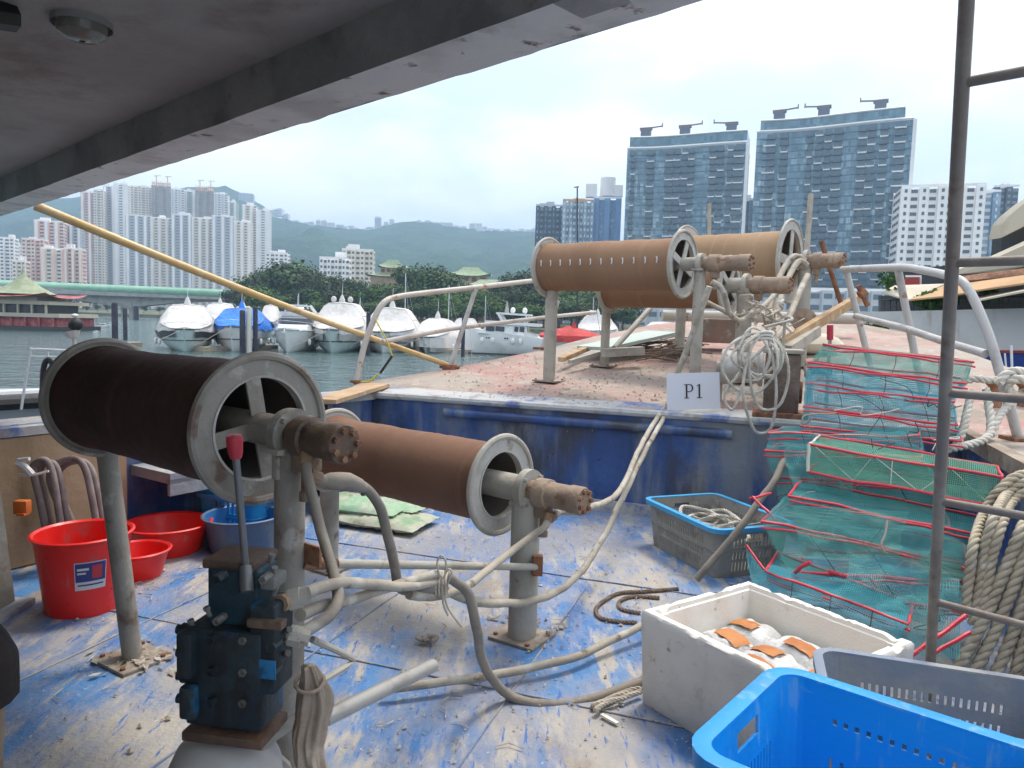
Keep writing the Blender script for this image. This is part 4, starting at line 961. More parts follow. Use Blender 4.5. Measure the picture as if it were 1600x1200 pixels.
# bulkhead with sag and dents
def bulk(u, v):
    p = wl.lerp(wcorner, u); n_ = noise.noise(V((u * 7, v * 2.2, 1.7))) * .02 + noise.noise(V((u * 23, v * 6, 4))) * .006
    return Z(p, .0 + .86 * v) - adir * (.012 + n_)
m = MB().grid(bulk, 80, 14); obj('bulkhead', m, 'wall_blue', boat)
m = MB()
pts = [Z(wl.lerp(wcorner, i / 40), .862) - adir * (.012 + .012 * noise.noise(V((i * .4, 0, 0)))) for i in range(41)]
m.tube(pts, [.034 + .006 * noise.noise(V((i * .7, 3, 0))) for i in range(41)], 8); obj('edge_moulding', m, 'wall_edge', boat)
def strip(u, v):
    p = wl.lerp(wcorner, u); w_ = .30 + .05 * noise.noise(V((u * 9, 5, 0))); q = p + adir * (w_ * v); return V((q.x, q.y, fz(q) + .005 + .002 * (1 - v)))
obj('margin_strip', MB().grid(strip, 60, 3), 'wall_edge', boat)
ra, rb2 = PZ(700, 637, .78), PZ(1105, 691, .78)
ta = (ra - wl).dot(wdir); tb2 = ta + 2.55
m = MB(); m.tube([Z(wl + wdir * (ta + (tb2 - ta) * i / 20), .745 - .006 * i / 20) - adir * .02 for i in range(21)], .042, 10); obj('rub_bar', m, 'wall_blue', boat)
m = MB(); m.bar(Z(wl, .045) - adir * .04, Z(wcorner, .045) - adir * .04, .06, .09); obj('toe_strip', m, 'wall_edge', boat, smooth=False)
# port bulwark
nb = V((-bdir.y, bdir.x, 0)); 
if nb.x > 0: nb = -nb
m = MB(); m.add([Z(wl, .86), Z(bul_c, .86), Z(bul_c, 0), Z(wl, 0)], [(0, 1, 2, 3)]); obj('bulwark', m, 'wall_blue', boat, smooth=False)
m = MB(); m.bar(Z(wl, .845) + nb * .17, Z(bul_c, .845) + nb * .17, .42, .055); obj('bulwark_cap', m, 'wall_edge', boat, smooth=False)
m = MB(); m.bar(Z(wl + bdir * 2.0, .868) + nb * .2, Z(bul_c, .868) + nb * .2, .30, .02); obj('cap_paint', m, 'deck_blue', boat, smooth=False)
m = MB(); m.add([Z(wl + nb * .38, .85), Z(bul_c + nb * .38, .85), Z(bul_c + nb * .3, -1.8), Z(wl + nb * .3, -1.8)], [(0, 1, 2, 3)]); obj('hull_side', m, 'wall_blue', boat, smooth=False)
for t0, t1, dz in ((2.42, 3.3, 0), (3.315, 4.2, -.012), (4.215, 5.3, 0)):
    m = MB(); a_, b_ = wl + bdir * t0 - nb * .02, wl + bdir * t1 - nb * .02; m.bar(Z(a_, .41 + dz), Z(b_, .41 + dz), .018, .80); obj('plywood_panel', m, 'plywood', boat, smooth=False)
# batten lying along the port edge
pa, pb = onfore(515, 633), onfore(592, 606)
m = MB(); m.bar(pa + V((-.05, 0, .03)), pb + V((0, 0, .03)), .22, .035); solo('wooden_batten', m, 'batten_wood', 'pale wooden batten lying on the port edge beside the handrail foot', 'batten', smooth=False)
# bench in the port corner
bn = thing('bench', 'grey painted bench against the port bulwark beneath the front reel', 'bench', loc=Z(wl + bdir * 1.2, 0))
m = MB(); m.bar(Z(wl + bdir * .25, .50) - nb * .24, Z(wl + bdir * 2.38, .50) - nb * .24, .46, .07); obj('seat', m, 'grey_paint', bn, smooth=False)
m = MB(); m.bar(Z(wl + bdir * .25, .44) - nb * .455, Z(wl + bdir * 2.38, .44) - nb * .455, .03, .11); obj('fascia', m, 'grey_paint', bn, smooth=False)
for t in (.5, 1.3, 1.95):
    m = MB(); m.box(Z(wl + bdir * t, .19) - nb * .42, (.07, .07, .385), frame(bdir)); obj('leg', m, 'wall_blue', bn, smooth=False)

# ------------------------------------------------------------------ canopy overhead
PM('canopy_steel', (0.31, 0.305, 0.295), [((0.40, 0.385, 0.37), 1.6, .45, .62), ((0.24, 0.23, 0.22), 3.5, .52, .72), ((0.26, .19, .15), 9, .66, .74)], rough=.75, bump=.35, bscale=18)
PM('canopy_under', (0.33, 0.30, 0.27), [((0.39, 0.365, 0.335), 1.1, .40, .68), ((0.24, .19, .165), 1.9, .54, .74)], rough=.85, bump=.3, bscale=10)
PM('beam_pale', (0.72, 0.70, 0.67), [((0.56, .54, .51), 2.5, .45, .65), ((0.22, .15, .12), 9, .62, .7), ((.5, .49, .48), 6, .55, .68)], rough=.8, bump=.35, bscale=22)
cz = HC + .85
c0, c1 = PZ(0, 338, cz), PZ(1100, 0, cz); cu = (c1 - c0).normalized(); cn = V((-cu.y, cu.x, 0))
if cn.y < 0: cn = -cn
cA = c0 - cu * 3.0; cB = c1 + cu * .9
can = thing('canopy', 'dark grey steel canopy overhead with a thick edge beam', 'canopy', loc=Z(cA.lerp(cB, .5), cz))
BW = .235
m = MB()
def beam(u, v):
    p = cA.lerp(cB, u); return Z(p - cn * (BW * v), cz + .006 * noise.noise(V((u * 30, v, 2))) + (.012 * noise.noise(V((u * 55, 9, 0))) if v < .05 else 0))
m.grid(beam, 120, 2); obj('beam_flange', m, 'beam_pale', can, smooth=False)
m = MB(); m.add([Z(cA - cn * BW, cz), Z(cB - cn * BW, cz), Z(cB - cn * BW, cz + .21), Z(cA - cn * BW, cz + .21)], [(0, 1, 2, 3)]); obj('beam_web', m, 'canopy_steel', can, smooth=False)
m = MB(); m.add([Z(cA, cz), Z(cB, cz), Z(cB, cz + .26), Z(cA, cz + .26)], [(0, 1, 2, 3)]); m.add([Z(cB, cz), Z(cB - cn * BW, cz), Z(cB - cn * BW, cz + .26), Z(cB, cz + .26)], [(0, 1, 2, 3)]); obj('beam_face', m, 'canopy_steel', can, smooth=False)
m = MB(); bk = 5.0
m.grid(lambda u, v: Z(cA.lerp(cB, u) - cn * (BW + bk * v), cz + .19 + .01 * noise.noise(V((u * 6, v * 5, 0)))), 30, 20); obj('roof_sheet', m, 'canopy_under', can)
m = MB(); m.add([Z(cA, cz + .26), Z(cB, cz + .26), Z(cB - cn * (BW + bk), cz + .26), Z(cA - cn * (BW + bk), cz + .26)], [(3, 2, 1, 0)]); obj('roof_top', m, 'canopy_steel', can, smooth=False)
m = MB(); q = P(1010, 10, 1.6); q = PZ(945, 8, cz); m.rbox(Z(q + cn * .02, cz - .006) - cn * .08, (.16, .13, .02), frame(cu), .006); obj('patch_plate', m, 'canopy_steel', can)
PM('lamp_glass', (0.20, 0.19, 0.16), rough=.2, spec=.6)
q = PZ(128, 40, cz + .17); lm = thing('ceiling_lamp', 'round unlit lamp fixed under the canopy in the upper corner', 'lamp', loc=Z(q, cz + .17))
obj('shade', MB().lathe([(.01, -.05), (.05, -.045), (.08, -.025), (.085, .0), (.09, .02)], Z(q, cz + .165), n=24), 'lamp_glass', lm)
obj('base', MB().lathe([(.10, 0), (.10, .025), (.01, .025)], Z(q, cz + .165), n=24), 'canopy_steel', lm)
q = PZ(20, 22, cz + .17); solo('cable_bundle', MB().tube(spline([Z(q, cz + .16), Z(q + V((-.1, -.15, 0)), cz + .13), Z(q + V((-.35, -.2, 0)), cz + .17)], 5), .05, 8), 'mast_black', 'black cable bundle under the canopy in the top corner', 'cable')
m = MB(); w0 = -cn * .75 - cu * 7.0; w1 = -cn * .75 + cu * .35  # unseen wall added behind the camera to block light from the rear
m.add([Z(w0, 0), Z(w1, 0), Z(w1, cz + .18), Z(w0, cz + .18)], [(0, 1, 2, 3)]); m.add([Z(w1, 0), Z(w1 - cn * 2.5, 0), Z(w1 - cn * 2.5, cz + .18), Z(w1, cz + .18)], [(0, 1, 2, 3)]); obj('added_shade_wall', m, 'canopy_under', can, smooth=False)
# post standing at the left border
PM('post_green', (0.23, 0.235, 0.20), [((.3, .3, .27), 3, .5, .65), ((.16, .15, .13), 6, .56, .7)], rough=.7, bump=.25, bscale=16)
pc = thing('cabin_side_wall', 'grey green cabin wall whose end shows at the left border', 'wall', loc=PZ(-22, 958, 0))
b0 = PZ(-22, 958, 0); t0 = P(-75, 360, b0.y - .1)
m = MB(); m.bar(b0 + V((0, 0, .03)), V((b0.x - .21, b0.y - .05, cz)), .20, .16, (0, 1, 0)); obj('column', m, 'post_green', pc, smooth=False)
m = MB(); wq = b0 + V((-.14, 0, 0)); m.add([Z(wq, 0), Z(wq + V((-.25, -6, 0)), 0), Z(wq + V((-.25, -6, 0)), cz + .18), Z(wq + V((-.16, 0, 0)), cz + .18)], [(0, 1, 2, 3)]); obj('side_panel', m, 'canopy_under', pc, smooth=False)
m = MB(); m.rbox(b0 + V((0, 0, .018)), (.34, .28, .036), None, .004); obj('base_plate', m, 'grey_paint', pc)

# ------------------------------------------------------------------ handrails
PM('rail_paint', (0.52, 0.47, 0.42), [((0.42, 0.36, 0.31), 5, .5, .66), ((0.34, 0.16, 0.09), 8, .60, .68)], rough=.5, bump=.15, bscale=30)
PM('rail_grey', (0.46, 0.45, 0.43), [((0.36, .34, .32), 4, .5, .66), ((.3, .18, .12), 9, .63, .7)], rough=.5, bump=.15, bscale=30)
PM('rust', (0.23, 0.10, 0.055), [((0.32, .17, .09), 9, .45, .62), ((.12, .06, .04), 14, .52, .66)], rough=.85, bump=.5, bscale=50)
hr = thing('handrail', 'painted two bar pipe handrail along the port edge of the foredeck', 'handrail', loc=onfore(565, 597))
d1, d2, d3 = onfore(558, 597).y, onfore(703, 575).y, onfore(850, 545).y
f1 = onfore(556, 598); f2 = onfore(703, 575); f3 = onfore(846, 546)
top = spline([f1 + V((0, 0, -.02)), P(568, 545, d1 + .02), P(582, 505, d1 + .05), P(597, 476, d1 + .1), P(620, 464, d1 + .25), P(680, 456, (d1 + d2) / 2 + .2), P(745, 449, d2 + .25), P(840, 438, d3 - .1), P(905, 432, d3 + .6)], 7)
obj('top_rail', MB().tube(top, .031, 10), 'rail_paint', hr)
obj('mid_rail', MB().tube([P(598, 534, d1 + .1), P(703, 514, d2), P(850, 496, d3), P(930, 488, d3 + .7)], .026, 10), 'rail_paint', hr)
for (f_, x, y, d_) in ((f2, 743, 452, d2 + .22), (f3, 872, 470, d3 + .1)):
    obj('post', MB().tube([f_, P(x, y, d_)], .028, 10), 'rail_grey', hr)
    obj('foot_plate', MB().rbox(f_ + V((0, 0, .015)), (.22, .16, .03), None, .004), 'rust', hr)
obj('foot_plate', MB().rbox(f1 + V((0, 0, .015)), (.10, .10, .03), None, .004), 'rust', hr)
hs = thing('handrail', 'thick curved pipe handrail on the starboard side behind the net traps', 'handrail', loc=PZ(1590, 688, .87))
s4 = PZ(1592, 688, .87)
tr_ = spline([s4, P(1577, 634, s4.y), P(1563, 585, s4.y + .02), P(1544, 521, s4.y + .1), P(1513, 452, s4.y + .25), P(1487, 433, s4.y + .45), P(1440, 422, s4.y + .9), P(1403, 418, s4.y + 1.3), P(1316, 421, s4.y + 2.5)], 7)
obj('top_rail', MB().tube(tr_, .034, 10), 'rail_grey', hs)
obj('mid_rail', MB().tube([P(1337, 494, s4.y + 2.2), P(1411, 512, s4.y + 1.25), P(1473, 533, s4.y + .6), P(1540, 553, s4.y + .1)], .03, 10), 'rail_grey', hs)
for (xa, ya, xb, yb, dd) in ((1322, 422, 1352, 540, 2.45), (1403, 420, 1429, 552, 1.3)):
    a_, b_ = P(xa, ya, s4.y + dd), P(xb, yb, s4.y + dd); k = (a_.z - fz(b_)) / (a_.z - b_.z); g_ = a_ + (b_ - a_) * k
    obj('post', MB().tube([a_, g_], .032, 10), 'rail_grey', hs); obj('foot_plate', MB().rbox(g_ + V((0, 0, .012)), (.18, .18, .03), None, .004), 'rust', hs)
obj('foot_plate', MB().rbox(s4 + V((0, 0, .012)), (.18, .18, .03), None, .004), 'rust', hs)
solo('guy_line', MB().tube(spline([P(733, 508, f2.y), P(737, 540, f2.y - .05), P(736, 572, f2.y - .1)], 4), .004, 5), 'rail_grey', 'thin cord hanging from the port mid rail', 'cord')
# yellow and black rubber tie on the first rail post
PM('yellow_rope', (0.55, 0.46, 0.05), rough=.7, bump=.3, bscale=60)
ty = thing('yellow_lashing', 'yellow cord with a black rubber grip hanging by the first rail post', 'cord', loc=onfore(580, 598))
obj('yellow_cord', MB().tube(spline([P(586, 498, d1), P(598, 520, d1 - .03), P(606, 536, d1 - .03), P(610, 548, d1 - .03), P(613, 556, d1 - .03)], 4), .007, 6).tube(spline([P(590, 570, d1) + V((0, 0, -.1)), P(578, 595, d1 - .02), P(562, 597, d1 - .03)], 4), .011, 6), 'yellow_rope', ty)
obj('rubber_grip', MB().tube([P(613, 556, d1 - .03), P(594, 583, d1 - .03)], .014, 8), 'mast_black', ty)

# ------------------------------------------------------------------ bamboo pole slung from canopy to port rail
PM('bamboo', (0.55, 0.36, 0.14), [((0.63, 0.46, 0.24), 2.5, .45, .62), ((0.38, 0.2, 0.1), 6, .58, .7)], rough=.45, bump=.1, bscale=20)
pe = onfore(700, 576) + V((0, 0, .04)); ps = PZ(58, 322, cz) + V((0, 0, .02)); ps = P(55, 321, ps.y + .04)
m = MB(); n_ = 60; r_ = []; pp = []
for i in range(n_ + 1):
    t = i / n_; pp.append(ps.lerp(pe, t) + V((0, 0, -.04 * math.sin(math.pi * t)))); r_.append((.040 - .012 * t) * (1 + (.07 if i % 9 == 0 else 0)))
m.tube(pp, r_, 12); bo = solo('bamboo_pole', m, 'bamboo', 'long yellow wooden pole sloping from the canopy down to the port rail foot', 'pole')
solo('rust_cleat', MB().rbox(pe + V((.02, -.02, -.02)), (.16, .10, .06), None, .012), 'rust', 'rusty cleat holding the lower end of the long pole', 'cleat')
# ================================================================== neighbouring vessels
# small boat on the port side
PM('hull_greyblue', (0.30, 0.33, 0.35), rough=.4)
PM('black_rubber', (0.02, 0.02, 0.022), rough=.6)
dN = 8.2
nbt = thing('moored_launch', 'small launch with chrome stern rail moored outside the port bulwark', 'boat', loc=V((P(40, 640, dN).x, dN, WZ)))
g0, g1 = P(-260, 655, dN - 1.0), P(210, 612, dN + 1.2); gz = P(40, 634, dN).z
m = MB(); A_, B_ = Z(g0, gz), Z(g1, gz)
sd_ = (B_ - A_).normalized(); nn = V((-sd_.y, sd_.x, 0))
rgs = []
for i in range(9):
    t = i / 8; p = A_.lerp(B_, t); w_ = 2.2 * (1 - .5 * t ** 3)
    rgs.append([p + V((0, 0, 0)), p + V((0, 0, -.6)) + nn * .05, Z(p, WZ - .2) + nn * .5, Z(p, WZ - .2) + nn * (w_ - .4), p + V((0, 0, -.6)) + nn * w_, p + nn * w_])
m.rings(rgs); obj('hull', m, 'hull_greyblue', nbt, smooth=False)
obj('rubbing_strake', MB().tube([A_ + V((0, 0, .0)), B_], .075, 8), 'black_rubber', nbt)
obj('gunwale', MB().tube([A_ + V((0, 0, .10)) + nn * .1, B_ + V((0, 0, .10)) + nn * .1], .05, 8), 'gel_white', nbt)
obj('stern_rail', MB().tube(spline([P(33, 640, dN), P(47, 552, dN), P(52, 546, dN), P(90, 547, dN), P(128, 549, dN + .1), P(150, 550, dN + .2)], 5), .014, 8).tube([P(49, 557, dN), P(96, 558, dN)], .010, 8).tube([P(75, 547, dN), P(75, 558, dN)], .010, 6), 'mast_white', nbt)
obj('inner_rail', MB().tube(spline([P(97, 600, dN + .2), P(100, 562, dN + .2), P(106, 554, dN + .2), P(130, 552, dN + .3)], 5), .014, 8), 'mast_white', nbt)
obj('hose_loop', MB().tube(spline([P(67, 640, dN), P(67, 590, dN), P(70, 568, dN), P(76, 563, dN), P(83, 572, dN), P(85, 600, dN), P(83, 640, dN)], 5), .03, 8), 'black_rubber', nbt)
obj('light_stalk', MB().tube([P(117, 549, dN), P(115, 522, dN)], .02, 8).tube([P(115, 528, dN), P(112, 518, dN)], [.05, .09], 8), 'rail_paint', nbt)
bl = obj('black_ball', MB().ball(P(118, 507, dN), 10.5 / F * dN, 18, 12), 'black_rubber', nbt)
obj('ball_cap', MB().ball(P(117, 493, dN), 5 / F * dN, 12, 8, (1, 1, .6)), 'gel_white', nbt)
# ------------------------------------------------------------------ big restaurant ship to starboard
PM('ship_white', (0.62, 0.60, 0.57), [((0.5, .48, .46), .8, .5, .68), ((.45, .4, .36), 2.5, .58, .7, (1, 1, .2))], rough=.6)
PM('ship_blue', (0.02, 0.05, 0.25), [((.03, .08, .32), 1, .5, .65)], rough=.4)
PM('ship_red', (0.33, 0.05, 0.05), rough=.5)
PM('ship_dark', (0.04, 0.045, 0.05), rough=.5)
PM('awning_tan', (0.50, 0.31, 0.15), [((.42, .25, .12), 1.2, .45, .62)], rough=.8, bump=.2, bscale=6)
PM('awning_cream', (0.60, 0.54, 0.42), [((.52, .46, .36), 1.2, .45, .62)], rough=.8)
PM('planter_leaf', (0.07, 0.16, 0.03), [((.03, .08, .02), 3, .45, .6)], rough=.7)
dS = 15.0
sh = thing('white_ship', 'white ship with blue hull, planters and tan awnings beyond the starboard rail', 'ship', loc=Z(P(1500, 560, dS), WZ))
def sq(x, y, d=None):
    d = d if d is not None else dS - (x - 1380) * .011
    return P(x, y, d)
def wallq(nm, mat, x0, x1, y0a, y0b, y1a, y1b, th=.4, dd=0):
    """slab seen between two columns with its top and bottom rows at each side"""
    def dp(x): return dS - (x - 1380) * .011 + dd
    a, b = P(x0, y0a, dp(x0)), P(x1, y0b, dp(x1)); c, d = P(x1, y1b, dp(x1)), P(x0, y1a, dp(x0)); o_ = V((0, th, 0))
    mm = MB(); mm.add([a, b, c, d, a + o_, b + o_, c + o_, d + o_], [(0, 1, 2, 3), (7, 6, 5, 4), (0, 4, 5, 1), (1, 5, 6, 2), (2, 6, 7, 3), (3, 7, 4, 0)])
    return obj(nm, mm, mat, sh, smooth=False)
wallq('wall', 'ship_white', 1370, 1760, 487, 478, 546, 551, 3)
wallq('stripe', 'ship_red', 1368, 1760, 545, 550, 549, 554, 3, -.06)
h0 = wallq('hull', 'ship_blue', 1366, 1760, 549, 554, 690, 730, 3, -.02)
for x in (1394, 1412): wallq('window', 'boat_glass', x - 5, x + 5, 514, 514.5, 526, 526.5, .1, -.08)
wallq('brace', 'ship_blue', 1582, 1592, 525, 520, 552, 552, .1, -.1)
# deck railing band with planters
wallq('railing_back', 'ship_dark', 1376, 1760, 462, 456, 487, 479, .1, .8)
rl = MB()
for i in range(40):
    x = 1382 + i * 9; rl.tube([sq(x, 470 - i * .15), sq(x, 488 - i * .2)], .012, 5)
rl.tube([sq(1378, 469), sq(1760, 460)], .02, 6); rl.tube([sq(1378, 479), sq(1760, 470)], .012, 6); obj('railing', rl, 'ship_dark', sh)
for i, (x, y, s_) in enumerate([(1388, 437, .26), (1450, 468, .2), (1462, 470, .22), (1476, 469, .2), (1438, 471, .16), (1361, 514, .22), (1372, 518, .2), (1540, 460, .16)]):
    lf = MB(); rn = random.Random(i)
    for j in range(140):
        d_ = V((rn.gauss(0, 1), rn.gauss(0, 1), rn.gauss(0, .8))); d_ = d_.normalized() * s_ * rn.random() ** .4; c = sq(x, y) + V((0, -.1, 0)) + d_
        t = V((rn.gauss(0, 1), rn.gauss(0, 1), rn.gauss(0, 1))).normalized() * .05; b2 = t.cross(V((rn.random(), rn.random(), .3))).normalized() * .03
        lf.add([c - t, c + b2, c + t, c - b2], [(0, 1, 2, 3)])
    o = obj('planter_shrub', lf, 'planter_leaf', sh, smooth=False); o['kind'] = 'stuff'
wallq('deck_house', 'ship_dark', 1392, 1760, 420, 400, 470, 470, .1, 2.2)
wallq('sign_board', 'tower_white', 1412, 1440, 430, 430, 446, 446, .05, 1.4); wallq('sign_panel', 'ship_red', 1415, 1437, 433, 433, 446, 446, .05, 1.35)
def awn(nm, mat, pts, dds):
    q = [P(x, y, dS - (x - 1380) * .011 + d) for (x, y), d in zip(pts, dds)]; mm = MB(); k = len(q); mm.add(q + [p + V((0, 0, -.03)) for p in q], [tuple(range(k)), tuple(range(2 * k - 1, k - 1, -1))] + [(i, (i + 1) % k, k + (i + 1) % k, k + i) for i in range(k)])
    return obj(nm, mm, mat, sh, smooth=False)
awn('awning', 'awning_tan', [(1420, 468), (1480, 444), (1515, 441), (1515, 456), (1478, 462)], [-.3, .3, .4, -.6, -.6])
awn('awning', 'awning_cream', [(1378, 456), (1398, 446), (1478, 443), (1420, 468)], [-.2, .6, .6, -.3])
awn('awning', 'awning_tan', [(1512, 442), (1640, 424), (1640, 436), (1512, 455)], [.3, .3, -1, -1])
awn('awning', 'rust', [(1480, 434), (1640, 414), (1640, 427), (1480, 441)], [1.5, 1.5, 1.2, 1.2])
awn('awning', 'awning_cream', [(1520, 466), (1640, 440), (1640, 446), (1520, 470)], [-.6, -.6, -1.2, -1.2])
# upper bridge deck, rising towards the viewer at the right
def slab(nm, mat, top, bot, th, dd):
    n = len(top); q = [P(x, y, dS - (x - 1380) * .011 + dd) for x, y in top + bot[::-1]]; k = len(q); mm = MB()
    o_ = V((0, th, 0)); mm.add(q + [p + o_ for p in q], [tuple(range(k)), tuple(range(2 * k - 1, k - 1, -1))] + [(i, (i + 1) % k, k + (i + 1) % k, k + i) for i in range(k)])
    return obj(nm, mm, mat, sh, smooth=False)
slab('bridge_roof', 'awning_cream', [(1562, 366), (1566, 350), (1578, 336), (1600, 318), (1640, 292), (1700, 255)], [(1562, 372), (1568, 370), (1580, 364), (1600, 354), (1640, 332), (1700, 300)], .3, 1)
slab('bridge_windows', 'ship_dark', [(1566, 371), (1640, 332), (1700, 299)], [(1564, 400), (1640, 366), (1700, 340)], .3, 1.4)
slab('bridge_deck', 'awning_cream', [(1500, 420), (1560, 400), (1640, 364), (1700, 338)], [(1500, 428), (1560, 424), (1640, 410), (1700, 398)], .3, 1)
# small tender between the two hulls
td = thing('tender', 'small white tender with windscreen and rails moored below the white ship', 'boat', loc=Z(P(1560, 600, 9), WZ))
tz = P(1545, 592, 9).z; tcx = P(1570, 592, 9.4)
rg_ = []
for i in range(9):
    t = i / 8; x = tcx.x - .75 + 3.0 * t; w_ = .75 * min(1, .25 + 1.3 * t)
    rg_.append([V((x, tcx.y - w_, tz)), V((x, tcx.y - w_ * .8, tz - .8)), V((x, tcx.y, WZ - .1)), V((x, tcx.y + w_ * .8, tz - .8)), V((x, tcx.y + w_, tz))])
obj('hull', MB().rings(rg_), 'ship_blue', td)
obj('gunwale', MB().tube([r_[0] for r_ in rg_], .035, 6).tube([r_[4] for r_ in rg_], .035, 6), 'gel_white', td)
obj('windscreen', MB().bar(P(1522, 573, 9.2), P(1546, 575, 9.2), .05, .14), 'gel_teal', td, smooth=False)
obj('console', MB().rbox(P(1536, 588, 9.3), (.34, .3, .2), None, .03), 'ship_dark', td)
obj('rail', MB().tube(spline([P(1501, 600, 9), P(1505, 556, 9), P(1509, 553, 9), P(1517, 555, 9)], 4), .012, 6).tube([P(1582, 597, 9), P(1580, 540, 9)], .014, 6).tube([P(1574, 597, 9), P(1570, 552, 9)], .01, 6), 'gel_white', td)
# ================================================================== net / rope reels
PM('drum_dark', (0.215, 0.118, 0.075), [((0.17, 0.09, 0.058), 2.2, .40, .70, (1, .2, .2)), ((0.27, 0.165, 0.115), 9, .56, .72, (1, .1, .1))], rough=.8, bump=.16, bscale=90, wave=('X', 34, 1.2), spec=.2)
PM('drum_brown', (0.275, 0.165, 0.10), [((0.235, 0.14, 0.085), 2.2, .40, .72, (1, .2, .2)), ((0.31, 0.20, 0.125), 9, .55, .72, (1, .1, .1))], rough=.8, bump=.14, bscale=90, wave=('X', 34, 1.2), spec=.2)
PM('drum_tan', (0.335, 0.225, 0.135), [((0.30, 0.195, 0.115), 2.2, .40, .72, (1, .2, .2)), ((0.38, 0.27, 0.165), 9, .55, .72, (1, .1, .1))], rough=.8, bump=.14, bscale=90, wave=('X', 34, 1.2), spec=.2)
PM('steel_pale', (0.46, 0.44, 0.40), [((0.37, 0.34, 0.29), 4, .47, .65), ((0.24, 0.17, 0.12), 9, .58, .70), ((0.56, .55, .53), 12, .6, .7)], rough=.55, bump=.25, bscale=35)
PM('steel_grey', (0.40, 0.375, 0.32), [((0.30, .275, .225), 3.5, .47, .65), ((.22, .15, .1), 8, .62, .7)], rough=.6, bump=.25, bscale=30)
PM('motor_brown', (0.26, 0.19, 0.135), [((0.36, .27, .19), 6, .47, .65), ((0.2, .11, .07), 10, .55, .68)], rough=.75, bump=.4, bscale=40)
PM('plate_dirt', (0.26, 0.215, 0.17), [((.36, .32, .27), 9, .45, .62), ((.16, .09, .06), 12, .56, .68)], rough=.9, bump=.4, bscale=50)
PM('drum_shaded', (0.075, 0.042, 0.034), [((0.055, 0.03, 0.025), 2.2, .40, .70, (1, .2, .2)), ((0.10, 0.058, 0.045), 9, .56, .72, (1, .1, .1))], rough=.8, bump=.16, bscale=90, wave=('X', 34, 1.2), spec=.2)  # same rope as drum_dark, canopy shade darkened into the colour
PM('motor_greasy_shaded', (0.13, 0.085, 0.055), [((0.22, .15, .095), 5, .5, .66), ((0.06, .04, .03), 8, .52, .66)], rough=.6, bump=.4, bscale=40)  # grease, plus canopy shade put into the base colour
PM('steel_worn_shaded', (0.30, 0.275, 0.235), [((0.22, .195, .16), 3.5, .44, .62), ((.16, .10, .07), 7, .58, .69), ((.40, .38, .34), 11, .58, .7)], rough=.6, bump=.3, bscale=35)  # worn steel, tone also lowered to carry the shade on the near reel
PM('drum_inside', (0.12, 0.10, 0.085), rough=.9)
UDIR = V((.785, -.617, 0)).normalized()
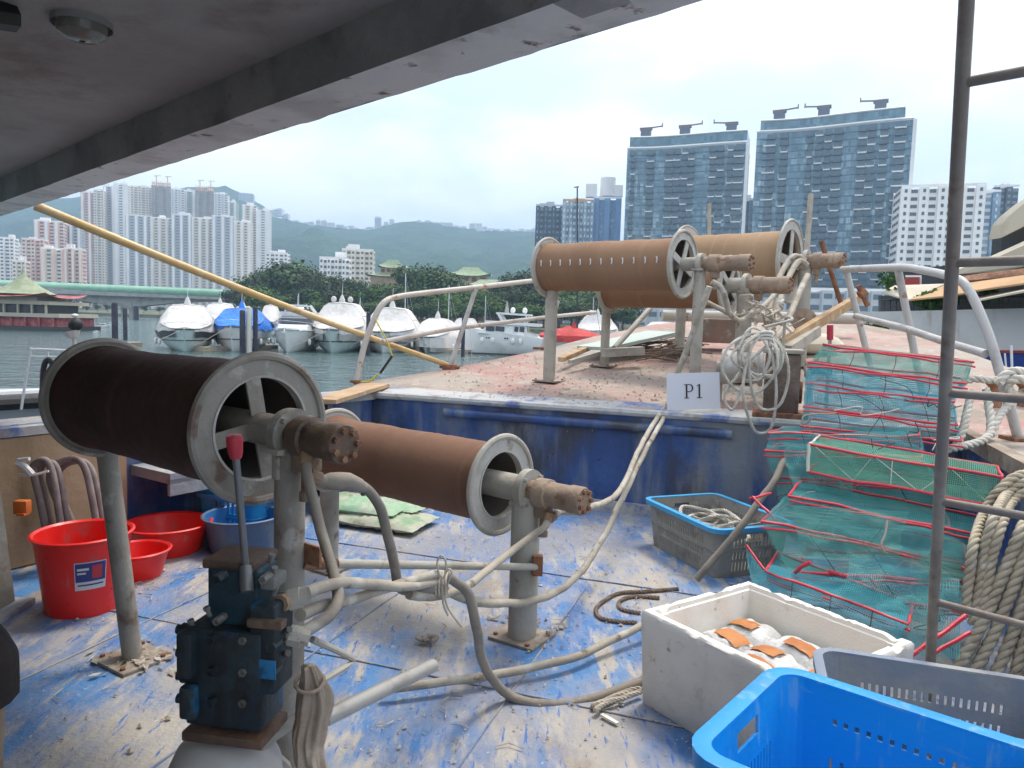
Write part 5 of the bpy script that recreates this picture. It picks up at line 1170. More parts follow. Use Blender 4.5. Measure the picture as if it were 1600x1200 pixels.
def reel(label, L_, Rr_, R, rd, drum, motor, zL, zR, pL=.05, pR=.17, rpL=.046, rpR=.046, spokes=4, spoke0=0.35, hole=.66, ties=0, mlen=.30, mr=.066, hub=.055, lean=(0, 0), fmat='steel_pale', pmat='steel_grey', hubmat='steel_grey', mmat='motor_brown', wob=.006):
    """L_, Rr_ flange centres in the world; local frame: X along the axle, origin under the middle on the deck"""
    L_, Rr_ = V(L_), V(Rr_); h = (L_.z + Rr_.z) / 2; mid = (L_ + Rr_) / 2; x = Rr_ - L_; x.z = 0; ln = x.length
    zb = min(zL, zR); M = Matrix.Translation((mid.x, mid.y, zb)) @ frame(x).to_4x4()
    o = thing('rope_reel', label, 'reel', M=M); ah = h - zb; hx = ln / 2; rn = random.Random(int(ln * 1000))
    # wound drum, slightly uneven
    prof = []; n = 90; sd = rn.uniform(0, 50)
    for i in range(n + 1):
        t = i / n; xx = -hx + .012 + (ln - .024) * t
        r = rd + wob * noise.noise(V((t * 9, sd, 0))) + .0025 * noise.noise(V((t * 60, sd, 2)))
        e = min(t, 1 - t) * ln
        if e < .05: r += (R - rd) * .22 * (1 - e / .05) ** 2
        prof.append((r, xx))
    obj('drum', MB().lathe(prof, (0, 0, ah), (1, 0, 0), 56), drum, o, world=False, ang=60)
    obj('drum_liner', MB().lathe([(rd * .86, -hx + .03), (rd * .86, hx - .03)], (0, 0, ah), (1, 0, 0), 40), 'drum_inside', o, world=False)
    for sgn in (-1, 1):
        fx = sgn * hx; hr = hole * R
        fl = MB(); fl.lathe([(hr, -.006), (R * .95, -.006), (R * .95, .006), (hr, .006)], (fx, 0, ah), (1, 0, 0), 56, close=True); f_ = obj('flange', fl, fmat, o, world=False)
        obj('rim', MB().lathe([(R * .95 + .016 * math.cos(a * math.pi / 4), .016 * math.sin(a * math.pi / 4) + .004 * sgn) for a in range(8)], (fx, 0, ah), (1, 0, 0), 64, close=True), pmat, f_, world=False)
        obj('inner_ring', MB().lathe([(hr - .004, -.03), (hr + .004, -.03), (hr + .004, .010), (hr - .004, .010)], (fx, 0, ah), (1, 0, 0), 48, close=True), 'steel_pale', f_, world=False)
        for k in range(spokes):
            a = spoke0 + k * 2 * math.pi / spokes; s = MB(); d = V((0, math.cos(a), math.sin(a))); c = V((fx - sgn * .004, 0, ah))
            s.bar(c + d * hub * .7, c + d * (hr + .01), R * .21, .010, (1, 0, 0)); obj('spoke', s, fmat, f_, world=False, smooth=False)
    # axle and bearing on the motor side
    side = motor
    xe = hx + pR
    obj('axle', MB().lathe([(.0004, -hx - pL - .06), (.03, -hx - pL - .06), (.03, -hx + .02), (hub, -hx + .03), (hub, xe + .02), (.0004, xe + .02)], (0, 0, ah), (1, 0, 0), 24), hubmat, o, world=False)
    b = MB(); b.lathe([(.0004, xe - .015), (hub * 1.55, xe - .015), (hub * 1.55, xe + .025), (.0004, xe + .025)], (0, 0, ah), (1, 0, 0), 28); bo_ = obj('bearing_collar', b, hubmat, o, world=False)
    for k in range(4):
        a = math.pi / 4 + k * math.pi / 2; obj('bolt', MB().lathe([(.001, xe + .045), (.010, xe + .045), (.010, xe + .02)], (0, hub * 1.3 * math.cos(a), ah + hub * 1.3 * math.sin(a)), (1, 0, 0), 6), 'steel_grey', bo_, world=False)
    if motor:
        mo = MB(); x0 = xe + .025
        mo.lathe([(.0004, x0), (mr * .8, x0), (mr * .8, x0 + mlen * .12), (mr * 1.08, x0 + mlen * .14), (mr * 1.08, x0 + mlen * .36), (mr * .92, x0 + mlen * .38), (mr * .92, x0 + mlen * .74), (mr * 1.0, x0 + mlen * .76), (mr * 1.0, x0 + mlen * .97), (mr * .93, x0 + mlen), (.0004, x0 + mlen)], (0, 0, ah), (1, 0, 0), 28)
        mo_ = obj('motor', mo, mmat, o, world=False)
        for k in range(7):
            a = k * 2 * math.pi / 7; obj('bolt', MB().lathe([(.001, x0 + mlen + .016), (mr * .17, x0 + mlen + .016), (mr * .17, x0 + mlen - .01)], (0, mr * .7 * math.cos(a), ah + mr * .7 * math.sin(a)), (1, 0, 0), 6), 'rust', mo_, world=False)
        obj('port_block', MB().rbox((x0 + mlen * .25, 0, ah - mr * 1.2), (.07, .07, mr * 1.1), None, .006).lathe([(.018, 0), (.018, -.07), (.024, -.07), (.024, -.1), (.0004, -.1)], (x0 + mlen * .25, .0, ah - mr * 1.7), (0, 0, 1), 12), 'motor_brown', mo_, world=False)
    # posts
    for (px, zz, rp) in ((-hx - pL, zL, rpL), (xe - .005, zR, rpR)):
        zloc = zz - zb; ps_ = MB(); bx_, by_ = lean if px < 0 else (0, 0); ps_.tube([(px + bx_, by_, zloc), (px, 0, ah - .03), (px, 0, ah - .01)], [rp, rp, rp * .6], 22); p_ = obj('post', ps_, pmat, o, world=False)
        obj('base_plate', MB().rbox((px + bx_, by_, zloc + .009), (.26, .24, .016), Matrix.Rotation(.1, 3, 'Z'), .003), 'plate_dirt', p_, world=False)
        for sx in (-1, 1):
            for sy in (-1, 1): obj('bolt', MB().lathe([(.012, .012), (.012, .028), (.001, .03)], (px + bx_ + sx * .1, by_ + sy * .09, zloc), (0, 0, 1), 6), 'rust', p_, world=False)
        obj('saddle', MB().rbox((px, 0, ah - hub * .9), (.10, .16, .018), None, .003).rbox((px, 0, ah - hub * .9 - .05), (.03, .12, .09), None, .003), 'steel_grey', p_, world=False)
    for k in range(ties):
        xx = -hx + ln * (.05 + .86 * k / (ties - 1)); a = math.pi * .80 if True else 0
        th = 1.27 * math.pi; cy, cz_ = math.cos(th), math.sin(th)
        yy = -math.cos(.55); zz = math.sin(.55) * .42
        d = V((0, -math.cos(.12), math.sin(.12))); p0 = V((xx, 0, ah)) + d * (rd + .004); obj('net_tie', MB().tube([p0 + V((-.012, 0, .018)), p0 + d * .012 + V((0, 0, .02)), p0 + d * .012 + V((.004, 0, -.005)), p0 + V((-.006, 0, -.03))], .006, 5), 'gel_white', o, world=False)
    return o
# front pair on the working deck
def ends(xr, yr, dr, ln):
    r = P(xr, yr, dr); return r - UDIR * ln, r
l1, r1 = ends(408, 669, 2.5, 1.20)
reel('dark wound reel nearest the camera, shaded under the canopy edge', l1, r1, .262, .222, 'drum_shaded', True, 0, 0, spoke0=1.75, hole=.68, lean=(.12, .07), rpL=.043, rpR=.05, mlen=.25, mr=.063, mmat='motor_greasy_shaded', fmat='steel_worn_shaded', pmat='steel_worn_shaded', hubmat='steel_worn_shaded')
l2, r2 = ends(783, 757, 3.72, 1.34)
reel('brown wound reel standing mid deck before the blue bulkhead', l2, r2, .262, .205, 'drum_dark', True, 0, 0, spokes=0, hole=.66, rpL=.06, rpR=.073, hub=.068, mlen=.31, mr=.068, mmat='motor_brown')
# three on the foredeck
l3, r3 = ends(1067, 413, 6.6, 1.45); h3 = (l3.z + r3.z) / 2
reel('brown reel on the foredeck with a row of white ties, left front one', l3, r3, .305, .235, 'drum_brown', True, fz(l3), fz(r3), rpL=.062, rpR=.05, spoke0=1.2, hole=.72, hub=.06, mlen=.42, mr=.072, ties=12, pL=-.04)
l5, r5 = ends(1140, 446, 7.4, 1.36)
reel('lower brown reel mostly hidden behind the white tied reel', l5, r5, .30, .235, 'drum_brown', True, fz(l5), fz(r5), rpL=.05, rpR=.075, spoke0=1.0, hole=.7, hub=.075, mlen=.40, mr=.085)
l4, r4 = ends(1235, 409, 8.2, 1.22)
reel('light tan reel highest on the foredeck, in front of the right glass tower', l4, r4, .475, .335, 'drum_tan', True, fz(l4), fz(r4), rpL=.06, rpR=.07, spoke0=1.5, hole=.74, hub=.08, mlen=.36, mr=.085)
# tie bar between the two front posts
tp1 = r1 + UDIR * .167; tp2 = r2 + UDIR * .165
tb = thing('tie_bar', 'pale pipe bar joining the posts of the two front reels', 'bar', loc=Z(tp1.lerp(tp2, .5), .3))
ta_, tb_ = P(472, 880, tp1.y + .0), P(840, 886, tp2.y - .07)
obj('pipe', MB().tube([ta_, tb_], .017, 12), 'steel_grey', tb)
obj('bracket', MB().rbox(ta_ + V((.03, -.01, .035)), (.11, .012, .07), frame(UDIR), .003), 'rust', tb); obj('sleeve', MB().tube([ta_, ta_.lerp(tb_, .10)], .021, 12), 'rust', tb)
obj('clamp', MB().rbox(tb_ + V((0, 0, .01)), (.05, .05, .10), None, .004), 'rust', tb)
# ================================================================== hydraulic valve by the camera
PM('valve_dark', (0.013, 0.022, 0.027), [((0.022, 0.040, 0.048), 6, .45, .62), ((0.015, 0.09, 0.18), 6, .61, .65, (1, 1, 1), 3), ((0.012, 0.012, 0.012), 12, .50, .66, (1, 1, .5), 8), ((.05, .035, .025), 9, .58, .7)], rough=.5, bump=.3, bscale=40)
PM('valve_teal', (0.017, 0.07, 0.10), [((0.012, 0.035, 0.05), 5, .45, .6), ((.012, .012, .012), 12, .52, .66, (1, 1, .5), 8), ((.06, .045, .03), 9, .6, .7)], rough=.5, bump=.3, bscale=40)
PM('valve_grey', (0.16, 0.155, 0.14), [((0.09, .08, .07), 6, .45, .62), ((.26, .25, .23), 10, .58, .7)], rough=.65, bump=.3, bscale=40)
PM('plate_grease', (0.08, 0.05, 0.035), [((.14, .08, .05), 8, .45, .62)], rough=.6, bump=.3, bscale=40); PM('label_plate', (0.02, 0.16, 0.34), [((.012, .05, .1), 9, .5, .62)], rough=.45)
PM('knob_red', (0.42, 0.03, 0.045), rough=.4)
PM('lever_steel', (0.19, 0.19, 0.19), metal=.5, rough=.45)
PM('tank_white', (0.42, 0.41, 0.39), [((.3, .28, .25), 4, .5, .66)], rough=.5)
dv = 1.75
vb = PZ(375, 1540, 0); vloc = P(375, 1000, dv)
vv = thing('hydraulic_valve', 'dark greasy hydraulic control valve with a red knobbed lever', 'valve', loc=Z(vloc, 0))
RV = Matrix.Rotation(math.radians(-9), 3, 'Z')
def vbox(nm, mat, x0, x1, y0, y1, dd=0, th=.12, parent=vv, bev=.008):
    d = dv + dd; a, b = P(x0, (y0 + y1) / 2, d), P(x1, (y0 + y1) / 2, d); c = P((x0 + x1) / 2, (y0 + y1) / 2, d); hh = (y1 - y0) / F * d
    return obj(nm, MB().rbox(c, ((b - a).length, th, hh), RV, bev), mat, parent)
vbox('upper_block', 'valve_teal', 338, 422, 876, 1000, .03, .10)
vbox('cap_plate', 'plate_grease', 334, 420, 864, 880, .05, .13)
vbox('body', 'valve_dark', 306, 430, 965, 1125, .0, .12)
vbox('side_block', 'valve_dark', 404, 446, 930, 1075, -.02, .10)
vbox('spool_cover', 'valve_dark', 292, 318, 975, 1050, -.02, .10)
vbox('spool_cover', 'valve_dark', 296, 322, 1058, 1112, -.02, .10)
vbox('wear_strip', 'motor_greasy_shaded', 388, 446, 966, 980, -.07, .03, bev=.003)
for (x, y) in ((325, 955), (300, 975), (424, 872), (428, 893), (430, 922), (298, 1000), (297, 1030), (294, 1078), (448, 985), (446, 1022)):
    q = P(x, y, dv - .03); obj('bolt', MB().lathe([(.006, -.014), (.006, .004), (.009, .004), (.009, .012), (.001, .012)], q, (0.15 if x > 380 else -.2, -.1, .6 if y < 980 else .1), 6), 'valve_grey', vv)
for k, y in enumerate((938, 992)):
    q = P(452, y, dv); obj('port_fitting', MB().lathe([(.020, -.05), (.020, .0), (.027, .0), (.027, .03), (.021, .03), (.021, .05)], q, V((.9, .1, .25 if k == 0 else -.2)), 8), 'steel_grey', vv)
lv0, lv1 = P(384, 885, dv - .02), P(368, 708, dv - .06)
lev = obj('lever', MB().tube([lv0, lv1], .0085, 10).tube([P(386, 925, dv - .05), lv0], .016, 10), 'lever_steel', vv)
kd = (lv1 - lv0).normalized(); obj('knob', MB().lathe([(.0004, -.012), (.013, -.012), (.0165, 0), (.019, .03), (.0175, .042), (.001, .045)], lv1, kd, 18), 'knob_red', lev)
vbox('mount_plate', 'plate_grease', 304, 434, 1126, 1142, .0, .14, bev=.004)
for k in range(4):
    q = P(299, 985 + 36 * k, dv - .02); obj('spool_cap', MB().lathe([(.017, .0), (.017, .022), (.012, .026), (.012, .036), (.0004, .037)], q, RV @ V((-1, 0, 0)), 14), 'valve_dark', vv)
for (x, y, r_) in ((340, 905, .013), (340, 970, .010), (412, 905, .010), (330, 1000, .013), (330, 1050, .013), (330, 1098, .013), (380, 1000, .010), (380, 1050, .010), (380, 1098, .010), (425, 1010, .014), (425, 1050, .014)):
    q = P(x, y, dv - .066); obj('plug', MB().lathe([(r_, -.03), (r_, .008), (r_ * .6, .008), (r_ * .55, .003), (.0004, .003)], q, RV @ V((0, -1, 0)), 6), 'valve_grey' if r_ < .012 else 'valve_dark', vv)
vbox('name_plate', 'label_plate', 398, 432, 1030, 1062, -.073, .004, bev=.001)
for y in (905, 945): vbox('side_flange', 'valve_grey', 416, 440, y - 10, y + 10, -.02, .07, bev=.006)
tq = P(352, 1142, dv + .02)
obj('pedestal_tank', MB().lathe([(.02, .0), (.07, -.008), (.115, -.04), (.135, -.085), (.14, -.13), (.14, -tq.z)], tq, (0, 0, 1), 32), 'tank_white', vv)
obj('brace', MB().bar(P(395, 1150, dv + .08), P(450, 1200, dv + .12), .03, .02).bar(P(405, 1165, dv), P(470, 1118, dv + .1), .025, .02), 'steel_grey', vv, smooth=False)
# loose fitting above, rag, pipe and bracket
PM('rag', (0.36, 0.29, 0.22), [((.27, .2, .15), 5, .45, .65), ((.45, .38, .3), 9, .55, .7)], rough=.95, bump=.5, bscale=50)
rg_ = []
for i in range(26):
    t = i / 25; yy = 1040 + 190 * t; xx = 482 + 10 * t + 6 * math.sin(t * 7); c = P(xx, yy, 1.72 + .02 * math.sin(t * 5)); w_ = (.016 + .026 * math.sin(min(1, t * 2.4) * math.pi / 2) - .008 * t + .006 * noise.noise(V((t * 6, 1, 1))))
    rr = []
    for k in range(72):
        a = 2 * math.pi * k / 72; f_ = 1 + .45 * noise.noise(V((math.cos(a) * 2.2, math.sin(a) * 2.2, t * 2.2))) + .26 * math.sin(a * 6 + t * 2.5 + 2.5 * noise.noise(V((t * 2.5, math.cos(a), 5)))) * (.3 + .7 * t) + .10 * math.sin(a * 13 + t * 5)
        rr.append(c + V((math.cos(a) * w_ * f_, math.sin(a) * w_ * .8 * f_, 0)))
    rg_.append(rr)
rag = thing('rag', 'brown rag knotted round the hose end beside the valve', 'rag', loc=P(490, 1200, 1.72))
obj('cloth', MB().rings(rg_), 'rag', rag, ang=170)
kn = MB()
for k in range(1): kn.tube([P(484, 1066 + k * 9, 1.72) + V((.034 * math.cos(a * .52), .034 * math.sin(a * .52), .010 * math.sin(a * .5 + k))) for a in range(12)], .005, 7, closed=True)
obj('knot', kn, 'rag', rag)
PM('pipe_steel', (0.38, 0.365, 0.335), [((.27, .25, .22), 6, .48, .66)], rough=.4, metal=.25, bump=.1, bscale=40)
solo('steel_pipe', MB().tube([P(505, 1124, 1.78), P(676, 1040, 2.25)], .0215, 16), 'pipe_steel', 'short bare steel pipe sticking out beside the rag', 'pipe')
solo('angle_rod', MB().tube([P(488, 999, 1.9), P(530, 1018, 2.0), P(553, 1032, 2.05), P(540, 1042, 2.0), P(500, 1066, 1.9)], .0095, 8), 'steel_grey', 'thin bent rod below the hoses beside the valve', 'rod')
# ================================================================== hoses
PM('hose', (0.41, 0.365, 0.29), [((0.31, .27, .215), 3, .45, .62), ((.48, .45, .39), 7, .52, .66), ((.17, .14, .11), 9, .58, .68, (1, 1, 1), 10)], rough=.75, bump=.3, bscale=60)
PM('hose_dirty', (0.28, 0.245, 0.20), [((.19, .17, .145), 3, .45, .62), ((.36, .34, .3), 7, .55, .7)], rough=.75, bump=.3, bscale=60)
PM('fitting_rust', (0.27, 0.17, 0.10), [((.36, .25, .16), 8, .45, .62)], rough=.75, bump=.4, bscale=50)
def hose(label, pts, r, mat='hose', fit0=None, fit1=None, name='hose', n=9):
    p = spline([P(*q) for q in pts], n); p = [a_ + noise.noise_vector(a_ * 7) * .006 + noise.noise_vector(a_ * 23) * .0016 for a_ in p]
    if not fit0 and not fit1: return solo(name, MB().tube(p, r, 12), mat, label, 'hose', 'hydraulic hoses')
    o = thing(name, label, 'hose', loc=p[len(p) // 2], group='hydraulic hoses'); obj('sleeve', MB().tube(p, r, 12), mat, o)
    if fit0: obj('end_fitting', MB().tube([p[0] - (p[2] - p[0]).normalized() * .03, p[2]], r * 1.3, 8), 'fitting_rust', o)
    if fit1: obj('end_fitting', MB().tube([p[-3], p[-1] + (p[-1] - p[-3]).normalized() * .03], r * 1.3, 8), 'fitting_rust', o)
    return o
m2 = r2 + UDIR * .29
hose('hose hanging from the mid deck reel motor down to the tied bundle', [(856, 812, 3.46), (850, 824, 3.44), (825, 843, 3.4), (785, 872, 3.25), (742, 906, 3.0), (712, 922, 2.85), (688, 930, 2.72), (660, 932, 2.62), (640, 928, 2.55)], .0175, fit0=1)
hose('upper of two hoses dropping from the foredeck edge to the mid deck reel', [(1098, 612, 7.0), (1068, 620, 6.75), (1040, 636, 6.35), (1020, 664, 5.8), (997, 705, 5.3), (978, 750, 4.8), (955, 780, 4.3), (912, 796, 3.8), (878, 800, 3.6), (862, 808, 3.48)], .0185, fit1=1)
hose('longer hose looping from the foredeck edge across the deck to the bundle', [(1090, 618, 6.85), (1066, 626, 6.6), (1044, 642, 6.3), (1029, 668, 5.8), (1008, 705, 5.4), (985, 752, 5.0), (962, 800, 4.7), (940, 845, 4.4), (908, 892, 4.0), (868, 926, 3.65), (826, 940, 3.4), (780, 943, 3.2), (742, 940, 3.05), (706, 926, 2.85), (690, 915, 2.75)], .0190)
hose('dirty hose curving from the bundle down and under the foam box', [(690, 897, 2.72), (712, 908, 2.75), (733, 930, 2.75), (745, 985, 2.78), (762, 1050, 2.9), (795, 1085, 2.98), (845, 1101, 2.97), (900, 1098, 3.0), (960, 1080, 3.06), (1000, 1064, 3.12), (1040, 1040, 3.2)], .020, 'hose_dirty')
hose('pale hose lying straight across the deck towards the foam box', [(600, 1078, 2.95), (640, 1072, 2.98), (768, 1055, 3.1), (880, 1032, 3.25), (950, 1003, 3.45), (1000, 978, 3.6), (1030, 962, 3.7)], .019)
hose('dark hose from the nearest reel motor looping back to the valve', [(478, 722, 2.28), (482, 752, 2.25), (493, 800, 2.2), (512, 866, 2.12), (526, 910, 2.02), (529, 936, 1.96), (514, 962, 1.88), (484, 982, 1.80), (455, 994, 1.76)], .0165, 'hose_dirty', fit0=1, fit1=1)
b6 = hose('hose with a taped bulge arching from the nearest reel to the bundle', [(497, 748, 2.3), (515, 752, 2.32), (545, 751, 2.35), (572, 763, 2.4), (594, 792, 2.42), (608, 842, 2.45), (616, 885, 2.5), (622, 912, 2.52), (640, 922, 2.58), (690, 918, 2.7)], .0175, 'hose_dirty', fit0=1)
obj('tape_bulge', MB().tube([P(506, 750, 2.31), P(515, 751, 2.32), P(530, 752, 2.34), P(545, 752, 2.35), P(560, 757, 2.37), P(568, 762, 2.39)], [.018, .026, .030, .028, .022, .018], 14), 'hose_dirty', b6)
hose('upper hose running from the valve port to the tied bundle', [(452, 938, 1.75), (480, 925, 1.82), (515, 913, 1.95), (560, 911, 2.12), (620, 916, 2.4), (668, 912, 2.62), (692, 908, 2.72)], .0165, fit0=1)
hose('second hose from the valve passing behind the upper one', [(470, 962, 1.82), (505, 946, 1.95), (545, 937, 2.1), (600, 920, 2.35), (650, 904, 2.55), (672, 899, 2.64), (692, 898, 2.72)], .0165)
hose('thick grey hose leaning from the rope basket up to the net traps', [(1088, 906, 4.2), (1120, 868, 4.22), (1160, 820, 4.25), (1195, 772, 4.3), (1216, 742, 4.35), (1232, 700, 4.5)], .021, 'hose_dirty')
PM('twine', (0.50, 0.45, 0.37), [((.4, .34, .27), 9, .45, .62)], rough=.9, bump=.3, bscale=80)
tw = MB(); rn = random.Random(5)
bc = P(690, 912, 2.70)
for k in range(4): tw.tube([bc + V((.012 * (k - 1.5), .045 * math.cos(a * .6) * 1.0, .045 * math.sin(a * .6) - .005)) for a in range(11)], .0045, 6, closed=True)
for pts in ([(688, 905), (683, 880), (690, 868), (697, 880), (694, 905)], [(692, 905), (700, 890), (706, 895), (698, 915)], [(692, 915), (698, 945), (710, 965), (722, 980)], [(694, 912), (692, 940), (700, 962)], [(690, 900), (678, 892), (680, 910)]):
    tw.tube(spline([P(x, y, 2.66) for x, y in pts], 5), .0042, 6)
solo('twine_knot', tw, 'twine', 'knotted twine tying the hoses into one bundle', 'twine')
PM('cord_brown', (0.17, 0.12, 0.09), [((.24, .18, .14), 20, .45, .6)], rough=.9)
def deckp(x, y, z=.012): return PZ(x, y, z)
m = MB(); laid_rope(m, spline([deckp(x, y) for x, y in [(1060, 920), (1010, 924), (968, 927), (942, 940), (931, 953), (940, 966), (965, 971), (995, 973)]], 8), .012); laid_rope(m, spline([deckp(x, y) for x, y in [(1030, 934), (990, 932), (968, 940), (972, 952), (1000, 958)]], 8), .012)
solo('deck_cord', m, 'cord_brown', 'thin brown cord curled on the deck left of the foam box', 'rope')
m = MB(); laid_rope(m, spline([deckp(x, y, .02) for x, y in [(925, 1104), (945, 1096), (970, 1085), (1000, 1074)]], 6), .014); laid_rope(m, spline([deckp(x, y, .03) for x, y in [(930, 1110), (948, 1098), (975, 1090), (1002, 1080)]], 6), .012)
solo('rope_end', m, 'twine', 'frayed rope end beside the hose in front of the foam box', 'rope')

# ================================================================== buckets and basins
PM('plastic_red', (0.80, 0.022, 0.018), [((.70, .018, .016), 2, .5, .7), ((.62, .10, .08), 18, .60, .70, (1, 1, .3), 8), ((.40, .12, .09), 3, .60, .74, (1, 1, 1), 12)], rough=.38, bump=.08, bscale=40)
PM('plastic_bluegrey', (0.06, 0.115, 0.22), [((0.12, .155, .21), 4, .45, .62), ((.1, .17, .3), 7, .56, .7)], rough=.55, bump=.15, bscale=30)
PM('plastic_blue_in', (0.03, 0.17, 0.42), rough=.5)
PM('label_navy', (0.035, 0.045, 0.20), rough=.4); PM('label_white', (0.62, 0.62, 0.62), rough=.4); PM('label_redfruit', (0.5, 0.04, 0.05), rough=.4)
def tub(name, label, c, rt_, rb_, h, mat, cat, lip=.018, inner=None, tilt=0, ell=1.0):
    o = thing(name, label, cat, loc=c); t = .006
    ob = MB().lathe([(.001, .0), (rb_, 0), (rb_ + (rt_ - rb_) * .5, h * .5), (rt_, h - lip), (rt_ + lip * .7, h - lip * .6), (rt_ + lip, h), (rt_ + lip * .4, h + .006), (rt_ - t, h - .004)], (0, 0, 0), (0, 0, 1), 56)
    ib = MB().lathe([(rt_ - t, h - .004), (rb_ + (rt_ - rb_) * .5 - t, h * .5), (rb_ - t, t), (.001, t)], (0, 0, 0), (0, 0, 1), 56)
    if inner:
        obj('shell', ob, mat, o, world=False); obj('inside', ib, inner, o, world=False)
    else:
        ob.add(ib.v, ib.f); obj('shell', ob, mat, o, world=False)
    return o
bc_ = PZ(103, 970, 0) + V((-.02, .20, 0))
bk_ = tub('bucket', 'tall red plastic bucket with a navy price label', bc_, .232, .185, .41, 'plastic_red', 'bucket')
def patch(mat, nm, a0, a1, z0, z1, off):
    m = MB(); n = 10
    def fn(u, v):
        z = z0 + (z1 - z0) * v; r = .185 + .047 * z / .41 + off; a = a0 + (a1 - a0) * u; return V((r * math.cos(a), r * math.sin(a), z))
    m.grid(fn, n, 3); return obj(nm, m, mat, bk_, world=False)
ac = math.atan2(-bc_.y, -bc_.x) + .12
patch('label_white', 'label', ac - .32, ac + .36, .155, .305, .003); patch('label_navy', 'label_print', ac - .30, ac + .34, .20, .30, .0045); patch('label_redfruit', 'label_picture', ac + .05, ac + .26, .215, .285, .006)
patch('label_white', 'label_text', ac - .26, ac - .02, .262, .275, .006); patch('label_white', 'label_text', ac - .26, ac - .08, .242, .252, .006)
patch('label_navy', 'label_text', ac - .26, ac + .30, .178, .186, .0045)
tub('basin', 'wide shallow red basin behind the near reel post', PZ(250, 868, 0) + V((0, .12, 0)), .262, .20, .19, 'plastic_red', 'basin')
tub('basin', 'small red basin partly hidden beside the tall red bucket', PZ(203, 912, 0) + V((-.03, .15, 0)), .175, .135, .16, 'plastic_red', 'basin')
tub('basin', 'weathered blue grey basin behind the valve lever', PZ(365, 868, 0) + V((0, .17, 0)), .25, .21, .235, 'plastic_bluegrey', 'basin', inner='plastic_blue_in')

